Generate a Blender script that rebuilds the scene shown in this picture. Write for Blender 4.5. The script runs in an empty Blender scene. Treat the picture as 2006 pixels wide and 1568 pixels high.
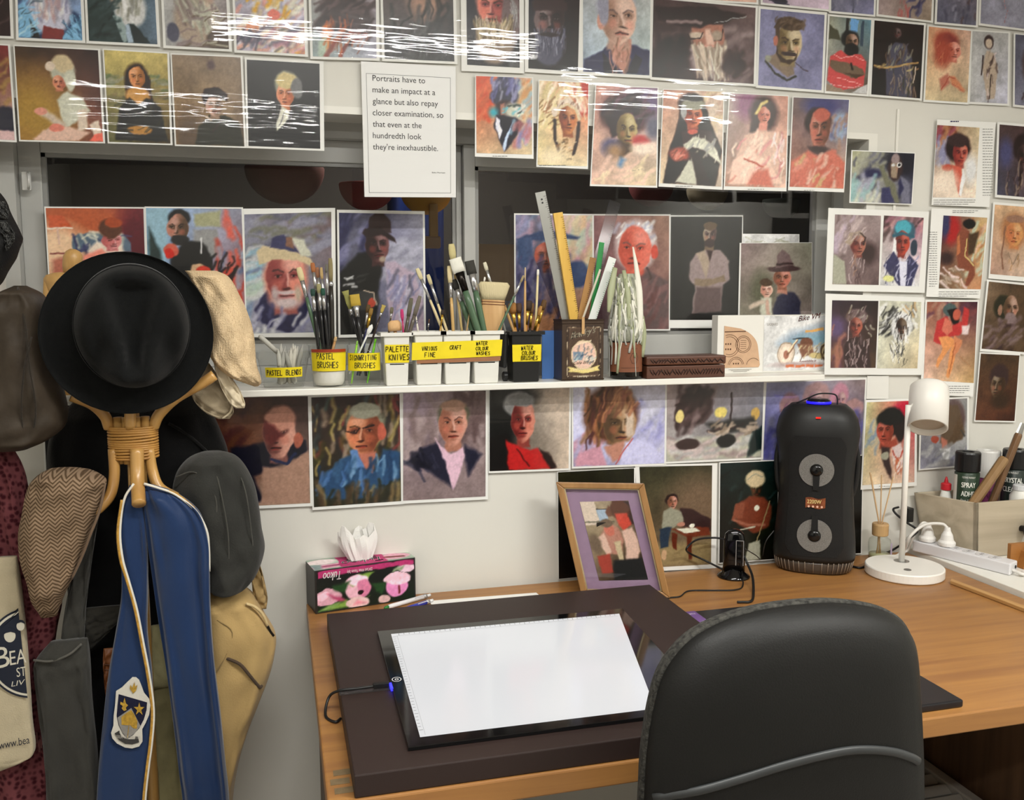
import bpy, math, random
import numpy as np
from mathutils import Vector, Matrix
random.seed(7)
# ---------------------------------------------------------------- camera, light, exposure
scene = bpy.context.scene
F = 1750.0
PITCH, YAW, ROLL = math.radians(6.345), math.radians(14.793), math.radians(.2075)
CAM = np.array([0.0, -2.097, 1.4537])
def _axes():
    cy, sy, cp, sp = math.cos(YAW), math.sin(YAW), math.cos(PITCH), math.sin(PITCH)
    fw = np.array([sy*cp, cy*cp, -sp]); rt = np.array([cy, -sy, 0.]); dn = np.cross(fw, rt)
    c, s = math.cos(ROLL), math.sin(ROLL)
    return c*rt+s*dn, -s*rt+c*dn, fw
RT, DN, FW = _axes()
cd = bpy.data.cameras.new('camera'); cam = bpy.data.objects.new('camera', cd)
scene.collection.objects.link(cam)
cd.sensor_width = 36; cd.lens = F/2006*36; cd.clip_start = .02
m = Matrix.Identity(4)
for i in range(3):
    m[i][0], m[i][1], m[i][2], m[i][3] = RT[i], -DN[i], -FW[i], CAM[i]
cam.matrix_world = m
scene.camera = cam
world = bpy.data.worlds.new('world'); scene.world = world; world.use_nodes = True
world.node_tree.nodes['Background'].inputs[0].default_value = (.02, .022, .03, 1)
world.node_tree.nodes['Background'].inputs[1].default_value = .3
scene.view_settings.view_transform = 'Standard'; scene.view_settings.look = 'None'
scene.view_settings.gamma = 1; scene.view_settings.use_curve_mapping = False
scene.view_settings.exposure = 0.0
try: scene.cycles.transparent_max_bounces = 32
except Exception: pass
def area(name, loc, target, sx, sy, power, col):
    l = bpy.data.lights.new(name, 'AREA'); l.shape = 'RECTANGLE'; l.size = sx; l.size_y = sy
    l.energy = power; l.color = col
    o = bpy.data.objects.new(name, l); scene.collection.objects.link(o); o.location = loc
    o.rotation_euler = (Vector(target)-Vector(loc)).to_track_quat('-Z', 'Y').to_euler()
    return o
WARM = (1.0, .985, .94)
area('batten_lamp', (.42, -1.42, 2.437), (.42, -1.42, 0), 1.2, .09, 29, WARM)
area('batten_lamp', (1.75, -2.0, 2.437), (1.75, -2.0, 0), .9, .09, 40, WARM)
area('batten_lamp', (-.35, -2.9, 2.437), (-.35, -2.9, 0), 1.2, .09, 27, WARM)  # added fill light, brightens the left and lower parts of the view

# ---------------------------------------------------------------- pixel -> world
def ray(px, py): return RT*((px-1003)/F)+DN*((py-784)/F)+FW
def ony(px, py, y): r = ray(px, py); return CAM+r*((y-CAM[1])/r[1])
def onz(px, py, z): r = ray(px, py); return CAM+r*((z-CAM[2])/r[2])
def onx(px, py, x): r = ray(px, py); return CAM+r*((x-CAM[0])/r[0])

# ---------------------------------------------------------------- object helpers
C = scene.collection
def hexc(h):
    h = h.lstrip('#')
    if len(h) == 3: h = ''.join(c*2 for c in h)
    v = np.array([int(h[i:i+2], 16)/255 for i in (0, 2, 4)])
    return np.where(v <= .04045, v/12.92, ((v+.055)/1.055)**2.4)
MATS = {}
def mat(key, col='888', rough=.5, metal=0., spec=.5, bump=0., bscale=200., vary=0., vscale=30., stretch=(1, 1, 1),
        coat=0., emit=None, estr=0., trans=0., ior=1.45, sheen=0., alpha=1., attr=False):
    if key in MATS: return MATS[key]
    M = bpy.data.materials.new(key); M.use_nodes = True
    nt = M.node_tree; B = nt.nodes['Principled BSDF']
    c = hexc(col) if isinstance(col, str) else np.array(col)
    B.inputs['Base Color'].default_value = (*c, 1)
    B.inputs['Roughness'].default_value = rough; B.inputs['Metallic'].default_value = metal
    B.inputs['Specular IOR Level'].default_value = spec; B.inputs['IOR'].default_value = ior
    B.inputs['Transmission Weight'].default_value = trans; B.inputs['Coat Weight'].default_value = coat
    B.inputs['Coat Roughness'].default_value = .08
    B.inputs['Sheen Weight'].default_value = sheen; B.inputs['Alpha'].default_value = alpha
    if emit:
        B.inputs['Emission Color'].default_value = (*hexc(emit), 1); B.inputs['Emission Strength'].default_value = estr
    L = nt.links
    if attr:
        a = nt.nodes.new('ShaderNodeAttribute'); a.attribute_name = 'Col'
        L.new(a.outputs['Color'], B.inputs['Base Color'])
    tc = None
    def coords(st):
        nonlocal tc
        if tc is None: tc = nt.nodes.new('ShaderNodeTexCoord')
        mp = nt.nodes.new('ShaderNodeMapping'); mp.inputs['Scale'].default_value = st
        L.new(tc.outputs['Object'], mp.inputs['Vector']); return mp.outputs['Vector']
    if vary:
        n = nt.nodes.new('ShaderNodeTexNoise'); n.inputs['Scale'].default_value = vscale; n.inputs['Detail'].default_value = 5
        L.new(coords(stretch), n.inputs['Vector'])
        r = nt.nodes.new('ShaderNodeValToRGB')
        r.color_ramp.elements[0].position = .3; r.color_ramp.elements[1].position = .7
        r.color_ramp.elements[0].color = (*(c*(1-vary)), 1); r.color_ramp.elements[1].color = (*np.minimum(c*(1+vary), 1), 1)
        L.new(n.outputs['Fac'], r.inputs['Fac']); L.new(r.outputs['Color'], B.inputs['Base Color'])
    if bump:
        n = nt.nodes.new('ShaderNodeTexNoise'); n.inputs['Scale'].default_value = bscale; n.inputs['Detail'].default_value = 3
        L.new(coords(stretch), n.inputs['Vector'])
        b = nt.nodes.new('ShaderNodeBump'); b.inputs['Strength'].default_value = bump; b.inputs['Distance'].default_value = .002
        L.new(n.outputs['Fac'], b.inputs['Height']); L.new(b.outputs['Normal'], B.inputs['Normal'])
    MATS[key] = M
    return M
def wood(key, c1, c2, axis='x', rough=.4, scale=1., coat=.0):
    """grain running along an axis"""
    if key in MATS: return MATS[key]
    M = bpy.data.materials.new(key); M.use_nodes = True; nt = M.node_tree; L = nt.links; B = nt.nodes['Principled BSDF']
    B.inputs['Roughness'].default_value = rough; B.inputs['Coat Weight'].default_value = coat; B.inputs['Coat Roughness'].default_value = .2
    tc = nt.nodes.new('ShaderNodeTexCoord'); mp = nt.nodes.new('ShaderNodeMapping')
    s = {'x': (1.6, 26, 26), 'y': (26, 1.6, 26), 'z': (26, 26, 1.6)}[axis]
    mp.inputs['Scale'].default_value = [v*scale for v in s]; L.new(tc.outputs['Object'], mp.inputs['Vector'])
    n = nt.nodes.new('ShaderNodeTexNoise'); n.inputs['Scale'].default_value = 1; n.inputs['Detail'].default_value = 6
    n.inputs['Distortion'].default_value = .6; L.new(mp.outputs['Vector'], n.inputs['Vector'])
    r = nt.nodes.new('ShaderNodeValToRGB'); r.color_ramp.elements[0].position = .3; r.color_ramp.elements[1].position = .66
    r.color_ramp.elements[0].color = (*hexc(c1), 1); r.color_ramp.elements[1].color = (*hexc(c2), 1)
    L.new(n.outputs['Fac'], r.inputs['Fac']); L.new(r.outputs['Color'], B.inputs['Base Color'])
    b = nt.nodes.new('ShaderNodeBump'); b.inputs['Strength'].default_value = .15; b.inputs['Distance'].default_value = .001
    L.new(n.outputs['Fac'], b.inputs['Height']); L.new(b.outputs['Normal'], B.inputs['Normal'])
    MATS[key] = M
    return M
def film(key, rough=.06, bump=.35, tint=1.0, scale=(9, 9, 30), f0=1.5):
    """thin clear film or sheet: transparent with a fresnel reflection"""
    if key in MATS: return MATS[key]
    M = bpy.data.materials.new(key); M.use_nodes = True; nt = M.node_tree; L = nt.links
    for n in list(nt.nodes):
        if n.type == 'BSDF_PRINCIPLED': nt.nodes.remove(n)
    out = [n for n in nt.nodes if n.type == 'OUTPUT_MATERIAL'][0]
    t = nt.nodes.new('ShaderNodeBsdfTransparent'); t.inputs[0].default_value = (tint, tint, tint, 1) if not isinstance(tint, tuple) else (*tint, 1)
    g = nt.nodes.new('ShaderNodeBsdfGlossy'); g.inputs['Roughness'].default_value = rough
    mx = nt.nodes.new('ShaderNodeMixShader'); fr = nt.nodes.new('ShaderNodeLayerWeight'); fr.inputs['Blend'].default_value = .5
    pw = nt.nodes.new('ShaderNodeMath'); pw.operation = 'POWER'; pw.inputs[1].default_value = 5; L.new(fr.outputs['Facing'], pw.inputs[0])
    r0 = ((f0-1)/(f0+1))**2; ml = nt.nodes.new('ShaderNodeMath'); ml.operation = 'MULTIPLY_ADD'; ml.inputs[1].default_value = 1-r0; ml.inputs[2].default_value = r0
    L.new(pw.outputs[0], ml.inputs[0]); L.new(ml.outputs[0], mx.inputs[0]); L.new(t.outputs[0], mx.inputs[1]); L.new(g.outputs[0], mx.inputs[2])
    L.new(mx.outputs[0], out.inputs['Surface'])
    if bump:
        tc = nt.nodes.new('ShaderNodeTexCoord'); mp = nt.nodes.new('ShaderNodeMapping'); mp.inputs['Scale'].default_value = scale
        n = nt.nodes.new('ShaderNodeTexNoise'); n.inputs['Scale'].default_value = 1; n.inputs['Detail'].default_value = 2
        b = nt.nodes.new('ShaderNodeBump'); b.inputs['Strength'].default_value = bump; b.inputs['Distance'].default_value = .01
        L.new(tc.outputs['Object'], mp.inputs['Vector']); L.new(mp.outputs['Vector'], n.inputs['Vector'])
        L.new(n.outputs['Fac'], b.inputs['Height']); L.new(b.outputs['Normal'], g.inputs['Normal']); L.new(b.outputs['Normal'], fr.inputs['Normal'])
    MATS[key] = M
    return M

def tag(o, label=None, cat=None, group=None, kind=None):
    if label: o['label'] = label
    if cat: o['category'] = cat
    if group: o['group'] = group
    if kind: o['kind'] = kind
    return o
def thing(name, loc, label=None, cat=None, group=None, kind=None):
    o = bpy.data.objects.new(name, None); C.objects.link(o); o.location = [float(v) for v in loc]
    o.empty_display_size = .02
    return tag(o, label, cat, group, kind)
def attach(o, p):
    if p is not None:
        o.parent = p
        q = p; t = Vector((0, 0, 0))
        # every thing is only translated, so the inverse is a translation
        if p.type == 'EMPTY': t = Vector(p.location)
        o.matrix_parent_inverse = Matrix.Translation(-t)
    return o
class MB:
    """collects geometry in world coordinates; build() links it as one mesh object"""
    def __init__(s): s.v = []; s.f = []; s.c = None
    def add(s, vs, fs):
        b = len(s.v); s.v.extend([tuple(map(float, p)) for p in vs]); s.f.extend([tuple(i+b for i in f) for f in fs]); return s
    def box(s, x0, y0, z0, x1, y1, z1):
        return s.add([(x0, y0, z0), (x1, y0, z0), (x1, y1, z0), (x0, y1, z0), (x0, y0, z1), (x1, y0, z1), (x1, y1, z1), (x0, y1, z1)],
                     [(0, 3, 2, 1), (4, 5, 6, 7), (0, 1, 5, 4), (1, 2, 6, 5), (2, 3, 7, 6), (3, 0, 4, 7)])
    def obox(s, c, ax, ay, az):
        """box round a centre with three half-axis vectors"""
        c, ax, ay, az = (np.array(q, float) for q in (c, ax, ay, az))
        P = [c+i*ax+j*ay+k*az for k in (-1, 1) for j in (-1, 1) for i in (-1, 1)]
        return s.add(P, [(0, 2, 3, 1), (4, 5, 7, 6), (0, 1, 5, 4), (1, 3, 7, 5), (3, 2, 6, 7), (2, 0, 4, 6)])
    def rings(s, R, cap=True, closed=True):
        n = len(R[0]); vs = [p for r in R for p in r]; fs = []
        for i in range(len(R)-1):
            for j in range(n if closed else n-1):
                k = (j+1) % n; fs.append((i*n+j, i*n+k, (i+1)*n+k, (i+1)*n+j))
        if cap and closed:
            fs.append(tuple(range(n-1, -1, -1))); fs.append(tuple((len(R)-1)*n+j for j in range(n)))
        return s.add(vs, fs)
    def lathe(s, prof, c=(0, 0, 0), n=28, axis=(0, 0, 1), cap=True, sy=1.0):
        a = np.array(axis, float); a /= np.linalg.norm(a)
        u = np.cross(a, (0, 1, 0) if abs(a[1]) < .9 else (1, 0, 0)); u /= np.linalg.norm(u); w = np.cross(a, u)
        c = np.array(c, float)
        R = [[c+a*h+(u*math.cos(t)+w*math.sin(t)*sy)*max(r, 1e-5) for t in [2*math.pi*j/n for j in range(n)]] for r, h in prof]
        return s.rings(R, cap)
    def tube(s, path, rad, n=10, cap=True, flat=1.0):
        P = [np.array(p, float) for p in path]
        if not hasattr(rad, '__len__'): rad = [rad]*len(P)
        R = []; up = None
        for i, p in enumerate(P):
            t = P[min(i+1, len(P)-1)]-P[max(i-1, 0)]; t = t/(np.linalg.norm(t)+1e-12)
            if up is None:
                up = np.cross(t, (0, 1, 0) if abs(t[1]) < .9 else (0, 0, 1))
            up = up-t*(up@t); up /= np.linalg.norm(up)+1e-12; w = np.cross(t, up)
            R.append([p+(up*math.cos(a)+w*math.sin(a)*flat)*rad[i] for a in [2*math.pi*j/n for j in range(n)]])
        return s.rings(R, cap)
    def prism(s, poly, d):
        """poly: list of 3-D points of a flat outline, pushed by vector d"""
        P = [np.array(p, float) for p in poly]; d = np.array(d, float); n = len(P)
        fs = [tuple(range(n-1, -1, -1)), tuple(range(n, 2*n))]
        fs += [(i, (i+1) % n, n+(i+1) % n, n+i) for i in range(n)]
        return s.add(P+[p+d for p in P], fs)
    def grid(s, G):
        h, w = len(G), len(G[0]); vs = [p for r in G for p in r]
        return s.add(vs, [(i*w+j, i*w+j+1, (i+1)*w+j+1, (i+1)*w+j) for i in range(h-1) for j in range(w-1)])
    def build(s, name, M, parent=None, smooth=False, bevel=0., sub=0, solid=0., bseg=2):
        me = bpy.data.meshes.new(name); me.from_pydata(s.v, [], s.f)
        me.materials.append(M)
        if s.c is not None: setcol(me, s.c)
        o = bpy.data.objects.new(name, me); C.objects.link(o)
        fix = bpy.data.meshes
        if smooth: me.polygons.foreach_set('use_smooth', [True]*len(me.polygons))
        me.validate(); me.update()
        if solid:
            q = o.modifiers.new('solid', 'SOLIDIFY'); q.thickness = solid; q.offset = 0
        if bevel:
            q = o.modifiers.new('bevel', 'BEVEL'); q.width = bevel; q.segments = bseg; q.limit_method = 'ANGLE'; q.angle_limit = .6
        if sub:
            q = o.modifiers.new('sub', 'SUBSURF'); q.levels = sub; q.render_levels = sub
        return attach(o, parent)
def setcol(me, cols):
    a = me.color_attributes.new('Col', 'FLOAT_COLOR', 'POINT')
    buf = np.ones((len(me.vertices), 4), np.float32); buf[:len(cols), :3] = cols
    a.data.foreach_set('color', buf.ravel())
def spline(pts, n=8):
    """Catmull-Rom through points"""
    P = [np.array(p, float) for p in pts]; P = [2*P[0]-P[1]]+P+[2*P[-1]-P[-2]]; out = []
    for i in range(1, len(P)-2):
        for k in range(n):
            t = k/n; a, b, c, d = P[i-1:i+3]
            out.append(.5*((2*b)+(c-a)*t+(2*a-5*b+4*c-d)*t*t+(3*b-a-3*c+d)*t**3))
    out.append(P[-2]); return out
def copy_tree(o, delta, parent=None):
    c = o.copy(); C.objects.link(c)
    if parent is None: c.location = Vector(o.location)+Vector(delta)
    else: c.parent = parent
    for ch in o.children: copy_tree(ch, delta, c)
    return c
# ---------------------------------------------------------------- lettering
_font = {}
def text_geo(txt, shear=0., spacing=1.):
    cu = bpy.data.curves.new('t', 'FONT'); cu.body = txt; cu.size = 1; cu.shear = shear; cu.space_character = spacing
    cu.resolution_u = 3
    ob = bpy.data.objects.new('t', cu); C.objects.link(ob)
    dg = bpy.context.evaluated_depsgraph_get(); me = bpy.data.meshes.new_from_object(ob.evaluated_get(dg))
    v = np.array([q.co[:2] for q in me.vertices]).reshape(-1, 2); f = [tuple(p.vertices) for p in me.polygons]
    bpy.data.objects.remove(ob); bpy.data.meshes.remove(me); bpy.data.curves.remove(cu)
    return v, f
def text_on(mb, txt, fn, u0, v0, w, h=None, shear=0., spacing=1., bold=0):
    """lay text from (u0,v0) baseline with width w; fn maps (u,v) to a point"""
    v, f = text_geo(txt, shear, spacing)
    if not len(v): return mb
    sx = w/(v[:, 0].max()-v[:, 0].min()); sy = sx if h is None else h/.72
    x0 = v[:, 0].min()
    for k in range(bold+1):
        mb.add([fn(u0+(a-x0)*sx+k*.02*sy, v0+b*sy) for a, b in v], f)
    return mb
STROKES = {'A': '0,0 .5,1 1,0;.2,.4 .8,.4', 'B': '0,0 0,1 .7,1 .8,.75 .6,.52 0,.5;.6,.52 .95,.3 .7,0 0,0', 'C': '1,.85 .6,1 .1,.7 .1,.3 .5,0 1,.15',
 'D': '0,0 0,1 .6,.95 1,.5 .6,.05 0,0', 'E': '.9,1 0,1 0,0 .9,0;0,.5 .7,.5', 'F': '.9,1 0,1 0,0;0,.5 .7,.5', 'G': '1,.85 .5,1 .05,.6 .2,.1 .7,0 1,.4 .6,.4',
 'H': '0,0 0,1;1,0 1,1;0,.5 1,.5', 'I': '.5,0 .5,1', 'K': '0,0 0,1;.9,1 0,.45 1,0', 'L': '0,1 0,0 .9,0', 'N': '0,0 0,1 1,0 1,1', 'O': '.5,1 .05,.7 .1,.2 .5,0 .9,.2 .95,.7 .5,1',
 'P': '0,0 0,1 .8,.95 .85,.6 0,.45', 'R': '0,0 0,1 .8,.95 .8,.6 0,.48 .9,0', 'S': '.95,.9 .4,1 .05,.75 .9,.35 .6,0 0,.1', 'T': '0,1 1,1;.5,1 .5,0', 'U': '0,1 .05,.2 .5,0 .95,.2 1,1',
 'V': '0,1 .5,0 1,1', 'W': '0,1 .25,0 .5,.7 .75,0 1,1', ' ': ''}
def handwrite(mb, txt, fn, u0, v0, w, h, t):
    cw = w/len(txt); rnd = random.Random(txt)
    for i, ch in enumerate(txt):
        ox = u0+i*cw; jy = rnd.uniform(-.06, .06)*h; sl = .08
        for st in STROKES.get(ch, '').split(';'):
            if not st.strip(): continue
            P = [tuple(map(float, q.split(','))) for q in st.split()]
            P = [(ox+(x*.72+sl*y)*cw, v0+jy+y*h) for x, y in P]
            for (a, b), (c, d) in zip(P[:-1], P[1:]):
                k = 4
                for q in range(k):
                    x0, y0, x1, y1 = a+(c-a)*q/k, b+(d-b)*q/k, a+(c-a)*(q+1)/k, b+(d-b)*(q+1)/k
                    L = math.hypot(x1-x0, y1-y0)+1e-9; nx, ny = -(y1-y0)/L*t/2, (x1-x0)/L*t/2; ex, ey = (x1-x0)/L*t/3, (y1-y0)/L*t/3
                    mb.add([fn(x0+nx-ex, y0+ny-ey), fn(x0-nx-ex, y0-ny-ey), fn(x1-nx+ex, y1-ny+ey), fn(x1+nx+ex, y1+ny+ey)], [(0, 1, 2, 3)])
    return mb
# ================================================================ setting
W_WALL = mat('wall_paint', 'dcdad2', .55, bump=.05, bscale=120, vary=.02, vscale=3)
W_TRIM = mat('trim_paint', 'e8e6de', .3)
W_ALU = mat('window_aluminium', 'b4b4b0', .38, vary=.03, vscale=12)
OX0, OX1, OZ0, OZ1 = -.568, 1.53, 1.247, 1.873
def struct(o): return tag(o, kind='structure')
b = MB()
b.box(-1.3, 0, 0, OX0, .2, 2.45); b.box(OX1, 0, 0, 2.2, .2, 2.45); b.box(OX0, 0, 0, OX1, .2, OZ0); b.box(OX0, 0, OZ1, OX1, .2, 2.45)
struct(b.build('wall_back', W_WALL))
struct(MB().box(-1.4, -4.3, 0, -1.3, .2, 2.45).build('wall_left', W_WALL))
struct(MB().box(2.2, -4.3, 0, 2.3, .2, 2.45).build('wall_right', W_WALL))
struct(MB().box(-1.4, -4.4, 0, 2.3, -4.3, 2.45).build('wall_rear', mat('rear_wall_paint', 'b3aea4', .7)))
struct(MB().box(-1.4, -4.4, 2.45, 2.3, .2, 2.55).build('ceiling', mat('ceiling_paint', 'dddbd4', .7)))
struct(MB().box(-1.4, -4.4, -.1, 2.3, .2, 0).build('floor', mat('floor_vinyl', '8f8880', .5, vary=.1, vscale=14)))
struct(MB().box(-1.3, -.014, 0, 2.2, 0, .09).build('baseboard_back', W_TRIM, bevel=.003))
b = MB(); b.box(OX0-.016, -.0012, OZ1, OX1+.026, 0, OZ1+.016); b.box(OX1, -.0012, OZ0+.02, OX1+.026, 0, OZ1); b.box(OX0-.016, -.0012, OZ0+.02, OX0, 0, OZ1)
struct(b.build('trim_1', W_TRIM))
# joint cover strip in the wall lining
x = ony(1757, 250, 0)[0]
struct(MB().box(x-.004, -.005, 1.5, x+.004, 0, ony(1757, 214, 0)[2]).build('trim_2', W_TRIM, bevel=.0015))
# window: outer frame, two sashes with panes, latch
win = thing('window_1', (.48, .13, OZ0), kind='structure')
b = MB(); GX0, GX1, GT, GB = -.492, 1.455, 1.785, 1.362
b.box(OX0, .10, OZ1-.036, OX1, .19, OZ1); b.box(OX0, .10, 1.247, OX1, .19, 1.300); b.box(OX0, .10, 1.300, OX0+.03, .19, OZ1-.036); b.box(OX1-.03, .10, 1.300, OX1, .19, OZ1-.036)
b.build('frame', W_ALU, win)
def sash(x0, x1, g0, g1, y, gt, st=.036):
    b = MB(); z0, z1 = 1.300, OZ1-.036
    b.box(x0, y, z0, g0, y+.032, z1); b.box(g1, y, z0, x1, y+.032, z1); b.box(g0, y, z0, g1, y+.032, GB); b.box(g0, y, gt, g1, y+.032, z1)
    s = b.build('sash', W_ALU, win, bevel=.002)
    # inner glazing bead
    b = MB(); d = .009
    b.box(g0, y+.006, GB, g0+d, y+.02, gt); b.box(g1-d, y+.006, GB, g1, y+.02, gt); b.box(g0, y+.006, gt-d, g1, y+.02, gt); b.box(g0, y+.006, GB, g1, y+.02, GB+d)
    b.build('glazing_bead', mat('bead_grey', '8f8f8c', .4), s)
    MB().box(g0, y+.014, GB, g1, y+.018, gt).build('pane', film('window_glass', .01, 0, .85, f0=1.5), s)
xm = ony(906, 400, .13)[0]
sash(OX0+.03, xm-.002, GX0, ony(894, 400, .13)[0], .132, GT)
sash(xm, OX1-.03, ony(930, 400, .12)[0], GX1, .112, GT)
p = ony(52, 355, .11); b = MB()
b.obox(p, (.009, 0, 0), (0, .004, 0), (0, 0, .020)); b.tube(spline([p+np.array([.004, -.004, -.017]), p+np.array([.008, -.016, -.010]), p+np.array([.008, -.016, .008]), p+np.array([.004, -.004, .017])], 4), .003, 8)
b.build('latch', mat('latch_silver', 'c9c9c6', .35, .3), win, smooth=False, bevel=.001)
# window shelf
SH = 1.262; SHY = -.085
sh = MB().box(-.55, SHY, SH-.015, ony(1616, 740, SHY)[0], -.0005, SH)
MB().box(OX0+.001, -.0005, 1.2472, OX1-.001, .0995, SH).build('sill_board', W_TRIM, win)
tag(sh.build('window_shelf', W_TRIM, bevel=.002), 'long white painted shelf running under the window', 'shelf')
# battens on the ceiling; the rear one is made up to house the fill
for i, (x, y, l) in enumerate(((.42, -1.42, 1.2), (1.75, -2.0, .9), (-.35, -2.9, 1.2))):
    t = thing('ceiling_batten', (x, y, 2.45), ['long white strip light on the ceiling above the desk', 'shorter white strip light on the ceiling towards the right wall', 'added white fill strip light on the ceiling near the rear wall'][i], 'ceiling light', 'strip lights on the ceiling')
    MB().box(x-l/2, y-.05, 2.44, x+l/2, y+.05, 2.45).build('housing', W_TRIM, t)
    for q in (x-l/2-.01, x+l/2): MB().box(q, y-.05, 2.42, q+.01, y+.05, 2.45).build('end_cap', W_TRIM, t)
# ---------------------------------------------------------------- dim store room behind the glass
DK = mat('store_wall', '3a3733', .9)
struct(MB().box(-1.4, 1.9, 0, 3.2, 2.0, 2.45).build('wall_outer', DK))
struct(MB().box(-1.4, .2, -.1, 3.2, 2.0, 0).build('floor_outer', DK))
struct(MB().box(-1.4, .2, 2.45, 3.2, 2.0, 2.5).build('ceiling_outer', DK))
struct(MB().box(-1.5, .2, 0, -1.4, 2.0, 2.45).build('wall_outer_left', DK)); struct(MB().box(3.2, .2, 0, 3.3, 2.0, 2.45).build('wall_outer_right', DK))
def hang(px, pyb, wpx, y, col, key, label):
    c = ony(px, pyb, y); r = wpx/F*(y+2.0)/2
    t = thing('hanging_cap', c, label, 'cap', 'caps hung up in the store room')
    prof = [(r*math.sin(math.pi/2*k/8), r*.9*(1-math.cos(math.pi/2*k/8))) for k in range(9)]+[(r*.97, r*.96), (r*.6, r*1.0)]
    MB().lathe(prof, c, 22, sy=.7).build('crown', mat(key, col, .8), t, smooth=True)
    MB().tube([c+np.array([0, 0, r*.9]), (c[0], y, 2.45)], .002, 5).build('string', mat('string', '888', .8), t)
hang(560, 400, 150, .9, '7a4a40', 'cap_rust', 'dull brown cap hanging behind the left pane beside the red one')
hang(720, 413, 110, .9, 'a03c34', 'cap_red', 'red cap hanging behind the left pane of the window')
hang(835, 421, 105, .9, 'd8a028', 'cap_yellow', 'yellow cap hanging behind the left pane of the window')
hang(1275, 405, 100, 1.0, '6a3030', 'cap_maroon', 'maroon cap hanging behind the right pane of the window')
hang(1385, 412, 95, 1.0, '9a9078', 'cap_cream', 'cream cap hanging behind the right pane of the window')
hang(1530, 430, 90, 1.0, '39403a', 'cap_green', 'dark green cap hanging behind the right pane of the window')
# cardboard box, blue tarpaulin, yellow stand seen through the panes
p0 = ony(935, 478, .8); p1 = ony(1000, 530, .8)
tag(MB().box(p0[0], .8, p1[2]-.1, p1[0]+.02, 1.05, p0[2]).build('cardboard_box', mat('cardboard', 'd0b088', .8)), 'plain cardboard box on the store shelf behind the right pane', 'box')
tag(MB().box(p0[0]-.05, .72, p1[2]-.25, p1[0]+.06, 1.05, p1[2]-.1).build('storage_tub', mat('tub_grey', '9aa2ae', .5), bevel=.01), 'pale grey storage tub under the cardboard box behind the right pane', 'tub')
tag(MB().box(-.9, .7, .0, 2.6, 1.12, p1[2]-.25).build('store_bench', mat('bench_dark', '4a4038', .8), bevel=.005), 'dark bench in the store room behind the window', 'bench')
q = ony(860, 520, .9)
g = [[(q[0]-.13+.2*j/12, 1.2+.02*math.sin(j*1.3+i*.3), 2.45+(q[2]-.3-2.45)*i/14) for j in range(13)] for i in range(15)]
tag(MB().grid(g).build('blue_tarpaulin', mat('tarp', '25408c', .5), smooth=True, solid=.004), 'deep blue tarpaulin hanging behind the left pane by the mullion', 'tarpaulin')
t = thing('wooden_stand', ony(845, 500, .85), 'yellow wooden stand with a round foot behind the left pane', 'stand')
a = ony(848, 400, .85); c2 = ony(850, 470, .85)
MB().obox((a+c2)/2, (.014, 0, 0), (0, .01, 0), (0, 0, (a[2]-c2[2])/2)).build('post', mat('stand_yellow', 'd0a050', .5), t, bevel=.003)
MB().obox(ony(845, 475, .85), (.03, 0, 0), (0, .012, 0), (0, 0, .02)).build('foot', mat('stand_tan', 'c09870', .5), t, bevel=.006)
area('store_lamp', (.6, 1.2, 2.35), (.6, 1.4, 1.2), .3, .3, 20, (1, .93, .85))
# ================================================================ desk
DZ = .75; DX0, DX1, DY0 = .05, 1.69, -.885
DW = wood('desk_timber', '8c5f36', 'a3743f', 'x', .42, 1.7, .05)
DE = wood('desk_edge', '96683a', 'b08350', 'x', .35, 1.6, .15)
desk = thing('desk', (.9, -.45, 0), 'wide honey coloured wooden desk below the picture wall', 'desk')
MB().box(DX0, DY0, DZ-.036, DX1, -.012, DZ).build('desktop', DW, desk, bevel=.003)
SIDE = wood('desk_side', '4a3524', '6b4e36', 'z', .5)
MB().box(DX0+.02, DY0+.05, 0, DX0+.05, -.03, DZ-.036).build('side_panel', SIDE, desk)
MB().box(DX1-.05, DY0+.05, 0, DX1-.01, -.03, DZ-.036).build('side_panel', SIDE, desk)
MB().box(DX0+.05, -.06, .25, DX1-.05, -.04, DZ-.036).build('modesty_panel', mat('modesty', 'c9c2bb', .6), desk)
INL = mat('inlay_grey', '77654a', .5, vary=.2, vscale=90)
for (px, py, w, h) in ((670, 1514, .026, .016), (666, 1532, .028, .016), (676, 1549, .03, .016), (735, 1543, .026, .008), (774, 1537, .022, .008), (797, 1536, .024, .008)):
    c = onz(px, py, DZ); MB().box(c[0]-w/2, max(c[1]-h/2, DY0+.004), DZ-.001, c[0]+w/2, c[1]+h/2, DZ+.0006).build('inlay', INL, desk)
# low white bench butted against the desk's right end
wb = thing('side_bench', (1.9, -.4, 0), 'white topped bench standing against the right end of the desk', 'bench')
MB().box(1.696, -.80, .737, 2.16, -.012, .763).build('top', mat('bench_white', 'e4e2da', .45, bump=.1, bscale=90), wb, bevel=.002)
for xx in (1.73, 2.12):
    for yy in (-.76, -.06): MB().box(xx-.02, yy-.02, 0, xx+.02, yy+.02, .737).build('leg', W_TRIM, wb, bevel=.002)
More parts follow.
